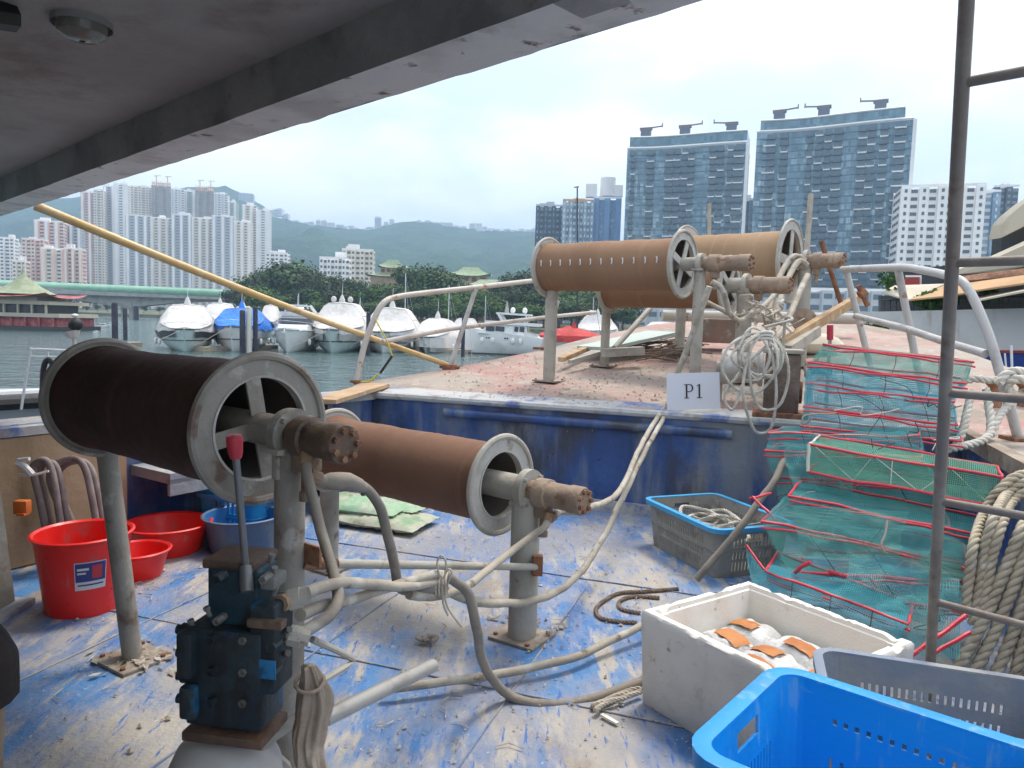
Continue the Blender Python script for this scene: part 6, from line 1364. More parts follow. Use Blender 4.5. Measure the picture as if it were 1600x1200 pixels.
# ================================================================== crates
PM('crate_blue', (0.010, 0.31, 0.76), [((.010, .26, .66), 3, .5, .7), ((.12, .38, .70), 22, .56, .66, (1, 1, .15), 10), ((.10, .36, .68), 30, .60, .68, (.15, 1, 1), 8), ((.20, .32, .44), 2.4, .56, .74, (1, 1, .5), 14)], rough=.42, bump=.12, bscale=50)
PM('crate_rim_blue', (0.06, 0.36, 0.66), rough=.5)
PM('crate_grey', (0.30, 0.29, 0.26), [((.22, .21, .19), 6, .47, .64), ((.38, .37, .34), 10, .56, .7)], rough=.8, bump=.3, bscale=40)
PM('crate_greyblue', (0.22, 0.26, 0.33), [((.32, .33, .34), 3.5, .42, .6), ((.07, .13, .42), 8, .6, .7)], rough=.75, bump=.2, bscale=40)
PM('crate_sky', (0.03, 0.30, 0.60), rough=.5)
def crate(name, label, M, w, l, h, mat, rows, rim_mat=None, rc=.05, taper=.93, th=.008, handle=True, rimw=.024, rimh=.03, floor_holes=True):
    """rectangular crate with rounded corners; rows = (v0, v1, [slot spans per metre pattern]) of open slots"""
    o = thing(name, label, 'crate', M=M)
    per = []                                                  # perimeter samples (x, y, nx, ny, s)
    hw, hl = w / 2, l / 2; s = 0
    segs = [((-hw + rc, -hl), (hw - rc, -hl), None), ((hw - rc, -hl + rc), -math.pi / 2, 'c'), ((hw, -hl + rc), (hw, hl - rc), None), ((hw - rc, hl - rc), 0, 'c'), ((hw - rc, hl), (-hw + rc, hl), None), ((-hw + rc, hl - rc), math.pi / 2, 'c'), ((-hw, hl - rc), (-hw, -hl + rc), None), ((-hw + rc, -hl + rc), math.pi, 'c')]
    info = []
    for sg in segs:
        if sg[2] is None:
            a, b = V((*sg[0], 0)), V((*sg[1], 0)); L_ = (b - a).length; info.append(('s', s, s + L_, a, b)); s += L_
        else:
            L_ = rc * math.pi / 2; info.append(('c', s, s + L_, V((*sg[0], 0)), sg[1])); s += L_
    T = s
    def at(s_, v, off):
        s_ = s_ % T
        for k in info:
            if k[1] <= s_ <= k[2] + 1e-9:
                t = (s_ - k[1]) / (k[2] - k[1])
                if k[0] == 's':
                    p = k[3].lerp(k[4], t); d = (k[4] - k[3]).normalized(); n = V((d.y, -d.x, 0))
                else:
                    a = k[4] + t * math.pi / 2; n = V((math.cos(a), math.sin(a), 0)); p = k[3] + n * rc
                break
        f = taper + (1 - taper) * v / h; q = V((p.x * f, p.y * f, v)) + n * off; return q
    cuts0 = sorted({round(c, 5) for k in info for c in ([k[1]] if k[0] == 's' else [k[1] + (k[2] - k[1]) * j / 5 for j in range(6)])} | {T})
    m = MB()
    holes = []
    for (v0, v1, sw, gap, sides, mar) in rows:
        for si in sides:
            k = info[si * 2]; L_ = k[2] - k[1]; n = int((L_ - 2 * mar) / (sw + gap)); st = k[1] + (L_ - n * (sw + gap) + gap) / 2
            for j in range(n): holes.append((st + j * (sw + gap), st + j * (sw + gap) + sw, v0, v1))
    if handle:
        for si in (1, 3):
            k = info[si * 2]; c = (k[1] + k[2]) / 2; holes.append((c - .065, c + .065, h * .70, h * .70 + .05))
    vl = sorted({0, h} | {round(v, 5) for q in holes for v in q[2:]})
    for va, vb in zip(vl, vl[1:]):
        rowh = sorted([q for q in holes if q[2] <= va + 1e-6 and q[3] >= vb - 1e-6]); us = sorted(set(cuts0) | {round(u, 5) for q in rowh for u in q[:2]})
        for ua, ub in zip(us, us[1:]):
            if ub - ua < 1e-5: continue
            mid = (ua + ub) / 2
            if any(q[0] < mid < q[1] for q in rowh): continue
            m.add([at(ua, va, 0), at(ub - 1e-7, va, 0), at(ub - 1e-7, vb, 0), at(ua, vb, 0)], [(0, 1, 2, 3)]); m.add([at(ua, va, -th), at(ub - 1e-7, va, -th), at(ub - 1e-7, vb, -th), at(ua, vb, -th)], [(3, 2, 1, 0)])
    for (ua, ub, va, vb) in holes:
        for (p, q) in (((ua, va), (ub, va)), ((ub, va), (ub, vb)), ((ub, vb), (ua, vb)), ((ua, vb), (ua, va))):
            m.add([at(p[0], p[1], 0), at(q[0], q[1], 0), at(q[0], q[1], -th), at(p[0], p[1], -th)], [(3, 2, 1, 0)])
    obj('wall', m, mat, o, world=False, ang=30)
    us = []
    for a, b in zip(cuts0, cuts0[1:]): us += [a + (b - a) * j / max(1, int((b - a) / .06)) for j in range(max(1, int((b - a) / .06)))]
    r = MB(); sec = [(-th - .001, h - .004), (-th - .001, h + .003), (rimw * .3, h + .006), (rimw, h + .002), (rimw, h - rimh), (rimw - .006, h - rimh), (rimw - .006, h - .008), (0.001, h - .008)]
    n = len(us); vs_ = [at(u, min(v, h), of) + V((0, 0, max(0, v - h))) for u in us for (of, v) in sec]; k = len(sec)
    r.add(vs_, [(i * k + j, ((i + 1) % n) * k + j, ((i + 1) % n) * k + (j + 1) % k, i * k + (j + 1) % k) for i in range(n) for j in range(k)]); obj('rim', r, rim_mat or mat, o, world=False, ang=40)
    for vv_ in (h * .52,):
        bd = MB(); vs_ = [at(u, v, of) for u in us for (of, v) in ((.0, vv_ - .006), (.007, vv_ - .004), (.007, vv_ + .004), (0, vv_ + .006))]
        bd.add(vs_, [(i * 4 + j, ((i + 1) % n) * 4 + j, ((i + 1) % n) * 4 + j + 1, i * 4 + j + 1) for i in range(n) for j in range(3)]); obj('rib', bd, mat, o, world=False)
    fl = MB(); fl.add([at(u, 0.004, -th) for u in us], [tuple(range(n))]); obj('floor', fl, mat, o, world=False)
    return o
def place(c, xdir, z=None):
    c = V(c); 
    if z is not None: c.z = z
    return Matrix.Translation(c) @ frame(xdir).to_4x4()
# big blue crate at the bottom right
k0 = P(1203, 1034, 2.0); zr = k0.z
ex = V((.765, -.644, 0)).normalized(); ey = V((-ex.y, ex.x, 0)) * 1
if ey.y > 0: ey = -ey
CW, CL, CH = .62, .52, .31
cc = k0 + ex * (CW / 2 + .045) + ey * (CL / 2 + .02)
rows_b = [(.21, .226, .012, .016, (0, 2), .06), (.05, .16, .008, .013, (1, 3), .04), (.03, .12, .009, .02, (0, 2), .05)]
crate('plastic_crate', 'bright blue plastic crate at the bottom right corner', place(cc, ex, zr - CH), CW, CL, CH, 'crate_blue', rows_b, rc=.06, rimw=.034, rimh=.04, taper=.94)
crate('plastic_crate', 'lower blue crate supporting the bright blue one', place(cc, ex, 0.0), CW, CL, zr - CH - .004, 'crate_blue', [(.05, .2, .012, .03, (0, 1, 2, 3), .06)], rc=.06, rimw=.03, taper=.95, handle=False)
# grey blue crate behind
k2 = P(1278, 1013, 2.32); z2 = k2.z; k3 = PZ(1602, 1062, z2); ex2 = k3 - k2; ex2.z = 0; ex2.normalize(); ey2 = V((ex2.y, -ex2.x, 0))
if ey2.y > 0: ey2 = -ey2
W2, L2, H2 = .66, .40, .28
c2 = k2 + ex2 * (W2 / 2) + ey2 * (L2 / 2)
crate('plastic_crate', 'weathered grey blue crate behind the bright blue crate', place(c2, ex2, z2 - H2), W2, L2, H2, 'crate_greyblue', [(.165, .195, .010, .012, (0, 2), .06), (.10, .13, .010, .012, (0, 2), .06), (.03, .07, .010, .012, (0, 1, 2, 3), .06)], rc=.06, rimw=.02, rimh=.03)
crate('plastic_crate', 'grey crate under the weathered grey blue crate', place(c2, ex2, 0), W2, L2, z2 - H2 - .004, 'crate_grey', [(.05, .2, .012, .03, (0, 1, 2, 3), .06)], rc=.05, handle=False)
# grey basket with blue rim holding rope
g0_, g1_ = PZ(1010, 779, .33), PZ(1120, 829, .33); g2_ = PZ(1178, 797, .33)
exg = (g1_ - g0_); exg.z = 0; lg = exg.length; exg.normalize(); wg = .60; eyg = V((-exg.y, exg.x, 0))
if eyg.dot(g2_ - g1_) < 0: eyg = -eyg
cg = g0_ + exg * lg / 2 + eyg * wg / 2
crate('rope_basket', 'grimy grey basket with light blue rim below the bulkhead', place(cg, exg, 0), lg, wg, .335, 'crate_grey', [(.20, .26, .012, .016, (0, 1, 2, 3), .07), (.12, .18, .012, .016, (0, 1, 2, 3), .07), (.04, .10, .012, .016, (0, 1, 2, 3), .07)], rim_mat='crate_rim_blue', rc=.06, rimw=.028, rimh=.028, taper=.9)
PM('rope_white', (0.60, 0.57, 0.50), [((.48, .44, .38), 12, .45, .62), ((.36, .31, .26), 5, .6, .7)], rough=.9, bump=.3, bscale=120)
PM('rope_beige', (0.50, 0.44, 0.33), [((.40, .34, .25), 6, .45, .62), ((.58, .53, .44), 12, .55, .68), ((.28, .23, .17), 4, .6, .72)], rough=.95, bump=.4, bscale=120)
m = MB(); rn = random.Random(3); path = []
for i in range(46):
    a = i * .9; rr = .10 + .12 * rn.random(); path.append(V((cg.x, cg.y, 0)) + exg * (rr * 1.25 * math.cos(a) + rn.uniform(-.05, .05)) + eyg * (rr * .9 * math.sin(a) + rn.uniform(-.04, .04)) + V((0, 0, .10 + .0035 * i + rn.uniform(0, .10))))
laid_rope(m, spline(path, 7), .013, n=4, step=.9); solo('coiled_rope', m, 'rope_white', 'tangled pale rope lying in the grey basket', 'rope')
# light blue basket behind the basins
bq = V((-1.93, 5.25, 0))
crate('plastic_crate', 'sky blue basket with odds and ends behind the blue grey basin', place(bq, (1, -.35, 0), 0), .50, .36, .32, 'crate_sky', [(.19, .27, .02, .02, (0, 1, 2, 3), .06), (.06, .15, .02, .02, (0, 1, 2, 3), .06)], rc=.05, rimw=.025)
rn = random.Random(9)
for i in range(7):
    p = bq + V((rn.uniform(-.17, .17), rn.uniform(-.1, .1), rn.uniform(.20, .27))); d_ = V((rn.uniform(-1, 1), rn.uniform(-1, 1), rn.uniform(-.1, .4))).normalized()
    solo('plastic_float', MB().tube([p - d_ * .06, p - d_ * .045, p + d_ * .045, p + d_ * .06], [.008, .022, .022, .008], 10), 'gel_white', 'small white float in the sky blue basket, %s of seven' % ORD[i], 'float', 'white floats in the sky blue basket')
bt = PZ(283, 818, 0) + V((0, .1, 0)); b_ = thing('bottle', 'small white bottle standing behind the wide red basin', 'bottle', loc=bt)
obj('body', MB().lathe([(.001, 0), (.045, 0), (.045, .13), (.03, .16), (.018, .17)], (0, 0, 0), n=16), 'gel_white', b_, world=False); obj('cap', MB().lathe([(.02, .17), (.02, .20), (.001, .2)], (0, 0, 0), n=12), 'plastic_red', b_, world=False)

# ================================================================== foam box with bait packets
PM('foam', (0.86, 0.83, 0.76), [((0.76, .715, .63), 2.2, .45, .64), ((.50, .44, .36), 5, .57, .70, (1, 1, 1), 12), ((.36, .31, .25), 12, .64, .72, (1, 1, 1), 8)], rough=.9, bump=.35, bscale=90, sss=.05)
A_ = PZ(996, 1097, 0); fx = V((.57, -.82, 0)).normalized(); fy = V((.82, .57, 0)).normalized(); FL, FW, FH = .78, .70, .405
fbx = thing('foam_box', 'large white foam fish box with chipped rim and no lid', 'box', M=Matrix.Translation(A_ + fx * FL / 2 + fy * FW / 2) @ frame(fx).to_4x4())
yl = (frame(fx).inverted() @ fy); sgn = 1 if yl.y > 0 else -1
def rect_ring(w, l, z, n=16, chip=0.0, sd=0, rc=.012):
    out = []
    cs = [(-w / 2, -l / 2), (w / 2, -l / 2), (w / 2, l / 2), (-w / 2, l / 2)]
    for i in range(4):
        a, b = V((*cs[i], z)), V((*cs[(i + 1) % 4], z))
        for k in range(n):
            p = a.lerp(b, k / n)
            if chip:
                q = noise.noise(V((p.x * 14, p.y * 14, sd))); p.z += -chip * max(0, q - .22) * 2.2 + chip * .16 * noise.noise(V((p.x * 60, p.y * 60, 3)))
            out.append(p)
    return out
t = .045; N_ = 40
R_ = [rect_ring(FL * .955, FW * .955, 0, N_), rect_ring(FL * .96, FW * .96, .01, N_), rect_ring(FL, FW, FH - .035, N_), rect_ring(FL, FW, FH - .01, N_, .012, 1), rect_ring(FL - .016, FW - .016, FH, N_, .02, 1), rect_ring(FL - 2 * t + .02, FW - 2 * t + .02, FH, N_, .02, 2), rect_ring(FL - 2 * t + .016, FW - 2 * t + .016, FH - .018, N_, .006, 2), rect_ring(FL - 2 * t, FW - 2 * t, FH - .022, N_, .004, 2), rect_ring(FL * .955 - 2 * t, FW * .955 - 2 * t, .06, N_)]
obj('shell', MB().rings(R_), 'foam', fbx, world=False, ang=40)
PM('packet_white', (0.66, 0.66, 0.64), [((.55, .55, .53), 14, .45, .62)], rough=.45, bump=.8, bscale=45)
PM('packet_orange', (0.50, 0.19, 0.045), [((.42, .14, .035), 9, .45, .62)], rough=.6, bump=.3, bscale=60)
def pillow(mb, c, R, w, l, h, lump=.012, sd=0, nu=16, nv=12):
    for s_ in (1, -1):
        def fn(u, v):
            x, y = (u - .5), (v - .5); e = max(0, (1 - (2 * abs(x)) ** 3) * (1 - (2 * abs(y)) ** 3)); z = s_ * h / 2 * e ** .55 + (lump * noise.noise(V((x * w * 28 + sd, y * l * 28, s_))) if e > .02 else 0); p = V((x * w, y * l, z)); return c + R @ p
        g = MB().grid(fn, nu, nv)
        if s_ < 0: g.f = [f[::-1] for f in g.f]
        mb.add(g.v, g.f)
    return mb
rn = random.Random(12)
fl_ = [(-.22, .17, 'beside the back corner'), (-.22, .0, 'against the left wall, middle one'), (-.21, -.18, 'in the near left corner'), (.0, .18, 'along the back wall'), (.0, .01, 'in the middle'), (.01, -.17, 'along the near wall'), (.22, .16, 'far end, back wall'), (.22, -.02, 'far end, middle'), (.21, -.18, 'far end, near wall')]
for i, (x, y, where) in enumerate(fl_):
    Mx = WM[fbx] @ Matrix.Translation((x, y * sgn, .235 + .012 * rn.random())) @ Matrix.Rotation(rn.uniform(-.15, .15), 4, 'Z') @ Matrix.Rotation(rn.uniform(-.12, .12), 4, 'X')
    o = thing('bait_packet', 'white packet with orange panel in the foam box, ' + where, 'packet', M=Mx, group='packets in the foam box')
    obj('wrapping', pillow(MB(), V((0, 0, 0)), Matrix.Identity(3), .22, .175, .10, .016, i * 3.1), 'packet_white', o, world=False, ang=80)
    def pf(u, v, i=i):
        x_, y_ = (u - .5) * .13 + .03 * (i % 2 * 2 - 1), (v - .5) * (.075 + .02 * (i % 3)); e = max(0, (1 - (2 * abs(x_ / .22)) ** 3) * (1 - (2 * abs(y_ / .175)) ** 3)); return V((x_, y_ + .02 * (i % 3 - 1), .05 * e ** .55 + .009 + .004 * noise.noise(V((x_ * 40, y_ * 40, i)))))
    obj('orange_panel', MB().grid(pf, 10, 5), 'packet_orange', o, world=False)

# ================================================================== folded green sacks
PM('sack_green', (0.30, 0.46, 0.30), [((0.42, .46, .36), 3, .45, .60), ((.10, .30, .15), 5, .56, .68), ((.5, .42, .14), 6, .64, .70)], rough=.7, bump=.4, bscale=60)
PM('sack_pale', (0.42, 0.43, 0.33), [((.24, .36, .22), 4, .48, .60), ((.3, .24, .16), 7, .58, .7)], rough=.75, bump=.4, bscale=60)
sc = PZ(592, 826, 0)
for i, (dx, dy, z, w, l, h, rot, mat, lab) in enumerate([(.0, .12, .05, .78, .46, .10, -.35, 'sack_pale', 'pale green woven sack lying flat under the others'), (-.10, .20, .12, .56, .38, .10, -.3, 'sack_green', 'green woven sack folded on top of the pile'), (-.38, .36, .09, .40, .34, .16, .3, 'sack_pale', 'bulging grey green sack behind the folded pile'), (.12, .30, .11, .44, .30, .06, -.5, 'sack_green', 'small green sack folded beneath the mid deck reel')]):
    m = pillow(MB(), sc + V((dx, dy, z)), Matrix.Rotation(rot, 3, 'Z'), w, l, h, .02, i * 7, 26, 18)
    for p in m.v: p.z = max(p.z, .006); p += V((0, 0, .012 * noise.noise(V((p.x * 9 + p.y * 14, p.y * 5, i)))))
    solo('woven_sack', m, mat, lab, 'sack', 'folded sacks', ang=80)

# ================================================================== things against the port bulwark
PM('pipe_mauve', (0.25, 0.20, 0.19), [((.34, .29, .27), 7, .48, .64), ((.15, .1, .08), 9, .58, .7)], rough=.6, bump=.2, bscale=40)
for i, (pts, lab) in enumerate([([(72, 830), (62, 780), (52, 735), (58, 722), (72, 720), (82, 740), (92, 800), (96, 832)], 'bent tube frame leaning on the plywood, left one'), ([(112, 832), (84, 770), (78, 742), (92, 722), (118, 717), (134, 735), (146, 790), (152, 830)], 'bent tube frame leaning on the plywood, right one')]):
    ds = 4.35; m = MB().tube(spline([P(x, y, ds + (i * .1)) for x, y in pts], 7), .021, 10).tube(spline([P(x + 11, y + 4, ds + .05 + (i * .1)) for x, y in pts], 7), .019, 10); solo('tube_frame', m, 'pipe_mauve', lab, 'frame', 'tube frames at the bulwark')
m = MB().tube(spline([P(26, 724, 4.1), P(36, 728, 4.1), P(44, 735, 4.1), P(50, 742, 4.1)], 4), [.02] * 13, 8).tube(spline([P(30, 742, 4.1), P(52, 742, 4.1), P(76, 736, 4.12)], 4), .008, 6).tube([P(28, 719, 4.1), P(46, 717, 4.1)], .012, 8)
solo('plastic_tap', m, 'gel_white', 'white plastic tap fixed near the plywood by the post', 'tap')
PM('plastic_orange', (0.62, 0.16, 0.03), rough=.5)
m = MB().rbox(P(35, 792, 4.0), (.075, .05, .075), None, .006).bar(P(30, 803, 3.98), P(42, 803, 3.98), .05, .012); solo('orange_holder', m, 'plastic_orange', 'small orange plastic holder on the plywood by the post', 'holder')
PM('cloth_black', (0.022, 0.016, 0.016), [((.045, .033, .03), 6, .5, .7)], rough=.9, bump=.4, bscale=40)
rgs = []
for i in range(14):
    t = i / 13; z = .72 - .26 * t; r = .08 + .150 * math.sin(min(1, t * 1.3 + .12) * math.pi / 2)
    rgs.append([V((-1.66 + r * math.cos(a * math.pi / 10) * 1.0, 2.05 + r * .8 * math.sin(a * math.pi / 10), z + .012 * math.sin(a * 1.7 + t * 4))) for a in range(20)])
bn_ = thing('draped_stool', 'dark cloth bundle draped over a brown drum at the left border', 'bundle', loc=(-1.62, 2.05, 0))
obj('cloth', MB().rings(rgs), 'cloth_black', bn_, ang=70); obj('drum', MB().lathe([(.19, 0), (.2, .2), (.215, .5)], (-1.70, 2.05, 0), n=28), 'motor_brown', bn_)
# ================================================================== deck litter: dirt crumbs, flakes, twigs
PM('crumb', (0.36, 0.31, 0.25), [((.5, .47, .42), 9, .5, .6), ((.16, .11, .08), 7, .55, .65)], rough=.95, var=.2)
m = MB(); rn = random.Random(21)
for i in range(5200):
    x, y = rn.uniform(-2.6, 2.2), rn.uniform(1.7, 6.4)
    dn = noise.noise(V((x * 1.1, y * 1.1, 4)))
    if dn < -.05 and rn.random() < .75: continue
    if .375 * x + .927 * y > 5.7 : continue
    s = rn.uniform(.002, .008) * (2.2 if rn.random() < .08 else 1); z = .004 + s * .3; a = rn.uniform(0, 6.3); ca, sa = math.cos(a) * s, math.sin(a) * s; e = rn.uniform(.4, 1)
    m.add([(x - ca, y - sa, z), (x + sa * e, y - ca * e, z), (x + ca, y + sa, z), (x - sa * e, y + ca * e, z), (x, y, z + s * rn.uniform(.3, .9))], [(0, 1, 4), (1, 2, 4), (2, 3, 4), (3, 0, 4)])
for i in range(160):
    x, y = rn.uniform(-2.2, 2.0), rn.uniform(2.0, 6.0); a = rn.uniform(0, 6.3); l = rn.uniform(.02, .07)
    if .375 * x + .927 * y > 5.7: continue
    m.tube([V((x, y, .012)), V((x + math.cos(a) * l, y + math.sin(a) * l, .014)), V((x + math.cos(a + .4) * l * 1.7, y + math.sin(a + .4) * l * 1.7, .01))], .0025, 4)
o = struct('deck_litter', m, 'crumb', kind='stuff', smooth=False); o['label'] = 'dirt crumbs, paint flakes and twigs scattered on the blue deck'
m = MB().ball(PZ(667, 1000, .02) + V((0, 0, .012)), .045, 14, 8, (1.3, .8, .5)); m.jitter(.012, 30); solo('dirt_clod', m, 'crumb', 'pale clod of dirt lying below the hose bundle', 'clod')
m = MB().bar(PZ(940, 1116, .015), PZ(965, 1130, .015), .018, .006); m.jitter(.004, 50); solo('wood_splinter', m, 'foam', 'white splinter lying beside the frayed rope end', 'splinter', smooth=False)
for (cx, cy, n_, lab) in ((215, 1030, 60, 'dry leaf litter heaped round the foot of the near reel post'), (825, 975, 40, 'dirt heaped round the foot of the mid deck reel post')):
    m = MB(); c = PZ(cx, cy, .01)
    for i in range(n_):
        d_ = V((rn.gauss(0, .10), rn.gauss(0, .09), abs(rn.gauss(0, .012)) + .008)); t = V((rn.gauss(0, 1), rn.gauss(0, 1), rn.gauss(0, .5))).normalized() * rn.uniform(.015, .04); b2 = t.cross(V((0, 0, 1))).normalized() * rn.uniform(.006, .015)
        q = c + d_ - V((0, 0, .01)); m.add([q - t, q + b2, q + t, q - b2], [(0, 1, 2, 3)])
    for p in m.v: p.z = max(p.z, .006)
    o = struct('leaf_litter', m, 'crumb', kind='stuff', smooth=False); o['label'] = lab
# ================================================================== net traps
def net_mat(name, col, dens):
    m = bpy.data.materials.new(name); m.use_nodes = True; t = m.node_tree; N = t.nodes; L = t.links; b = N['Principled BSDF']; out = N['Material Output']
    uv = N.new('ShaderNodeUVMap'); sep = N.new('ShaderNodeSeparateXYZ'); L.new(uv.outputs[0], sep.inputs[0])
    def line(sock):
        f = N.new('ShaderNodeMath'); f.operation = 'FRACT'; mu = N.new('ShaderNodeMath'); mu.operation = 'MULTIPLY'; mu.inputs[1].default_value = 105; L.new(sock, mu.inputs[0]); L.new(mu.outputs[0], f.inputs[0])
        c = N.new('ShaderNodeMath'); c.operation = 'LESS_THAN'; c.inputs[1].default_value = dens; L.new(f.outputs[0], c.inputs[0]); return c.outputs[0]
    mx_ = N.new('ShaderNodeMath'); mx_.operation = 'MAXIMUM'; L.new(line(sep.outputs[0]), mx_.inputs[0]); L.new(line(sep.outputs[1]), mx_.inputs[1])
    tcn = N.new('ShaderNodeTexCoord'); nz = N.new('ShaderNodeTexNoise'); nz.inputs['Scale'].default_value = 7; nz.inputs['Detail'].default_value = 5; L.new(tcn.outputs['Object'], nz.inputs['Vector'])
    cr = N.new('ShaderNodeMix'); cr.data_type = 'RGBA'; cr.inputs[6].default_value = (*[c * .7 for c in col], 1); cr.inputs[7].default_value = (*[min(1, c * 1.35 + .02) for c in col], 1); L.new(nz.outputs['Fac'], cr.inputs[0])
    df = N.new('ShaderNodeBsdfDiffuse'); tl_ = N.new('ShaderNodeBsdfTranslucent'); L.new(cr.outputs[2], df.inputs[0]); L.new(cr.outputs[2], tl_.inputs[0])
    m1 = N.new('ShaderNodeMixShader'); m1.inputs[0].default_value = .4; L.new(df.outputs[0], m1.inputs[1]); L.new(tl_.outputs[0], m1.inputs[2])
    tr = N.new('ShaderNodeBsdfTransparent'); m2_ = N.new('ShaderNodeMixShader'); L.new(mx_.outputs[0], m2_.inputs[0]); L.new(tr.outputs[0], m2_.inputs[1]); L.new(m1.outputs[0], m2_.inputs[2]); L.new(m2_.outputs[0], out.inputs['Surface'])
    MATS[name] = m
net_mat('net_teal', (0.11, 0.38, 0.39), .27); net_mat('net_green', (0.14, 0.40, 0.35), .25); net_mat('net_blue', (0.10, 0.44, 0.52), .33); net_mat('net_pale', (0.17, 0.40, 0.28), .34)
PM('frame_red', (0.60, 0.035, 0.06), [((.5, .03, .05), 12, .5, .65), ((.62, .2, .2), 18, .62, .7)], rough=.5, bump=.2, bscale=60)
PM('frame_pale', (0.50, 0.52, 0.44), rough=.6); PM('string_tan', (0.38, 0.27, 0.16), rough=.8)
def net(parent, a, b, c, d, mat, sag=.02, sd=0, nu=14, nv=6):
    """net panel a-b (top) d-c (bottom), with uv in metres"""
    me = bpy.data.meshes.new('net_panel'); vs_ = []; inv = WM[parent].inverted(); nrm = (b - a).cross(d - a)
    if nrm.length > 1e-9: nrm.normalize()
    W_, H_ = (b - a).length, max((d - a).length, (c - b).length)
    for j in range(nv + 1):
        for i in range(nu + 1):
            u, v = i / nu, j / nv; p = a.lerp(b, u).lerp(d.lerp(c, u), v); e = 4 * v * (1 - v)
            p = p + nrm * (noise.noise(V((u * 4 + sd, v * 2, sd))) * sag * 1.3 + noise.noise(V((u * 11 + sd, v * 5, sd))) * sag * .5) * e + V((0, 0, -sag * .3 * e)); vs_.append(inv @ p)
    fs = [(j * (nu + 1) + i, j * (nu + 1) + i + 1, (j + 1) * (nu + 1) + i + 1, (j + 1) * (nu + 1) + i) for j in range(nv) for i in range(nu)]
    me.from_pydata(vs_, [], fs); uvl = me.uv_layers.new(name='UVMap')
    for poly in me.polygons:
        poly.use_smooth = True
        for li in poly.loop_indices:
            vi = me.loops[li].vertex_index; uvl.data[li].uv = ((vi % (nu + 1)) / nu * W_, (vi // (nu + 1)) / nv * H_)
    me.materials.append(MATS[mat]); o = bpy.data.objects.new('net_panel', me); COL.objects.link(o); o.parent = parent; WM[o] = WM[parent]; return o
def rod(parent, pts, r=.0075, mat='frame_red', nm='frame_bar', sd=0):
    q = []
    for a, b in zip(pts, pts[1:]):
        for k in range(8): q.append(a.lerp(b, k / 8))
    q.append(pts[-1]); q = [p + V((0, 0, .016 * noise.noise(p * 5 + V((sd, 0, 0))))) + noise.noise_vector(p * 14) * .003 for p in q]
    return obj(nm, MB().tube(q, [r * (1 + .25 * noise.noise(p * 40)) for p in q], 7), mat, parent)
BK = V((.5, .86, 0)).normalized()
def trap(label, bars, nets, depth=.42, top=True, loc=None):
    """bars: front edge of each stacked frame (x0, y0, x1, y1, d0, d1); frames run back from the front edge"""
    fr = [(P(x0, y0, d0), P(x1, y1, d1)) for (x0, y0, x1, y1, d0, d1) in bars]
    lo_ = fr[-1][0]; o = thing('net_trap', label, 'trap', loc=V((lo_.x, lo_.y, lo_.z)), group='stacked net traps')
    for i, (a, b) in enumerate(fr):
        bk = BK * depth; ja, jb = [V((random.uniform(-.02, .02), random.uniform(-.02, .02), random.uniform(-.015, .015))) for _ in range(2)]; rod(o, [a + ja + V((0, -.012, -.028)), a.lerp(b, .5) + V((0, -.02, -.012 + ja.z)), b + jb + V((0, -.012, -.03))], .006, sd=i + 5); rod(o, [a + bk + jb, a + ja * .5, b + jb * .5, b + bk + ja, a + bk + jb], sd=i)
    for i, ((a, b), (c, d)) in enumerate(zip(fr, fr[1:])):
        m_ = nets[i % len(nets)]; net(o, a, b, d, c, m_, .05, i * 3.3 + len(label), 22, 8); bk = BK * depth
        net(o, a + bk, a, c, c + bk, m_, .02, i + 9, 8, 5); net(o, b, b + bk, d + bk, d, m_, .02, i + 19, 8, 5); net(o, a + bk, b + bk, d + bk, c + bk, m_, .02, i + 29)
        # stay strings
        for u in (.22, .5, .78):
            p_, q_ = a.lerp(b, u), c.lerp(d, u + .04); obj('stay_string', MB().tube([p_, p_.lerp(q_, .5) + V((.004, -.012, 0)), q_], .0022, 4), 'ship_dark', o)
    if top:
        a, b = fr[0]; bk = BK * depth; net(o, a + bk, b + bk, b, a, nets[0], .03, 77, 14, 8)
    return o
trap('topmost net trap of the pile with four red frames, blue green netting', [(1286, 539, 1520, 566, 4.95, 4.75), (1263, 569, 1508, 600, 4.85, 4.65), (1258, 599, 1490, 628, 4.8, 4.6), (1256, 634, 1495, 664, 4.75, 4.55), (1250, 664, 1500, 690, 4.7, 4.5)], ['net_green', 'net_blue', 'net_blue', 'net_teal'])
trap('dark net trap sagging under the topmost one beside the bulkhead', [(1203, 677, 1437, 681, 4.55, 4.4), (1195, 707, 1440, 713, 4.45, 4.3), (1212, 745, 1460, 760, 4.4, 4.25), (1222, 800, 1480, 825, 4.4, 4.25)], ['net_teal', 'net_teal', 'net_green'])
tB = thing('net_trap', 'pale green net trap with a white end frame in the middle of the pile', 'trap', loc=P(1400, 780, 3.95), group='stacked net traps')
b1_, b2_, b3_, b4_ = P(1264, 695, 4.05), P(1566, 746, 3.75), P(1561, 791, 3.7), P(1262, 738, 4.0); bk = BK * .4
rod(tB, [b1_, b2_]); rod(tB, [b4_, b3_]); rod(tB, [b1_, b4_], .009, 'frame_pale'); rod(tB, [b2_, b3_]); rod(tB, [b1_ + bk, b2_ + bk]); rod(tB, [b1_, b1_ + bk], .007, 'frame_pale'); rod(tB, [b2_, b2_ + bk]); rod(tB, [b4_, b4_ + bk]); rod(tB, [b3_, b3_ + bk])
net(tB, b1_, b2_, b3_, b4_, 'net_pale', .02, 3); net(tB, b1_ + bk, b2_ + bk, b2_, b1_, 'net_pale', .03, 8); net(tB, b1_ + bk, b1_, b4_, b4_ + bk, 'net_teal', .02, 12, 6, 4); net(tB, b4_, b3_, b3_ + bk, b4_ + bk, 'net_green', .02, 14)
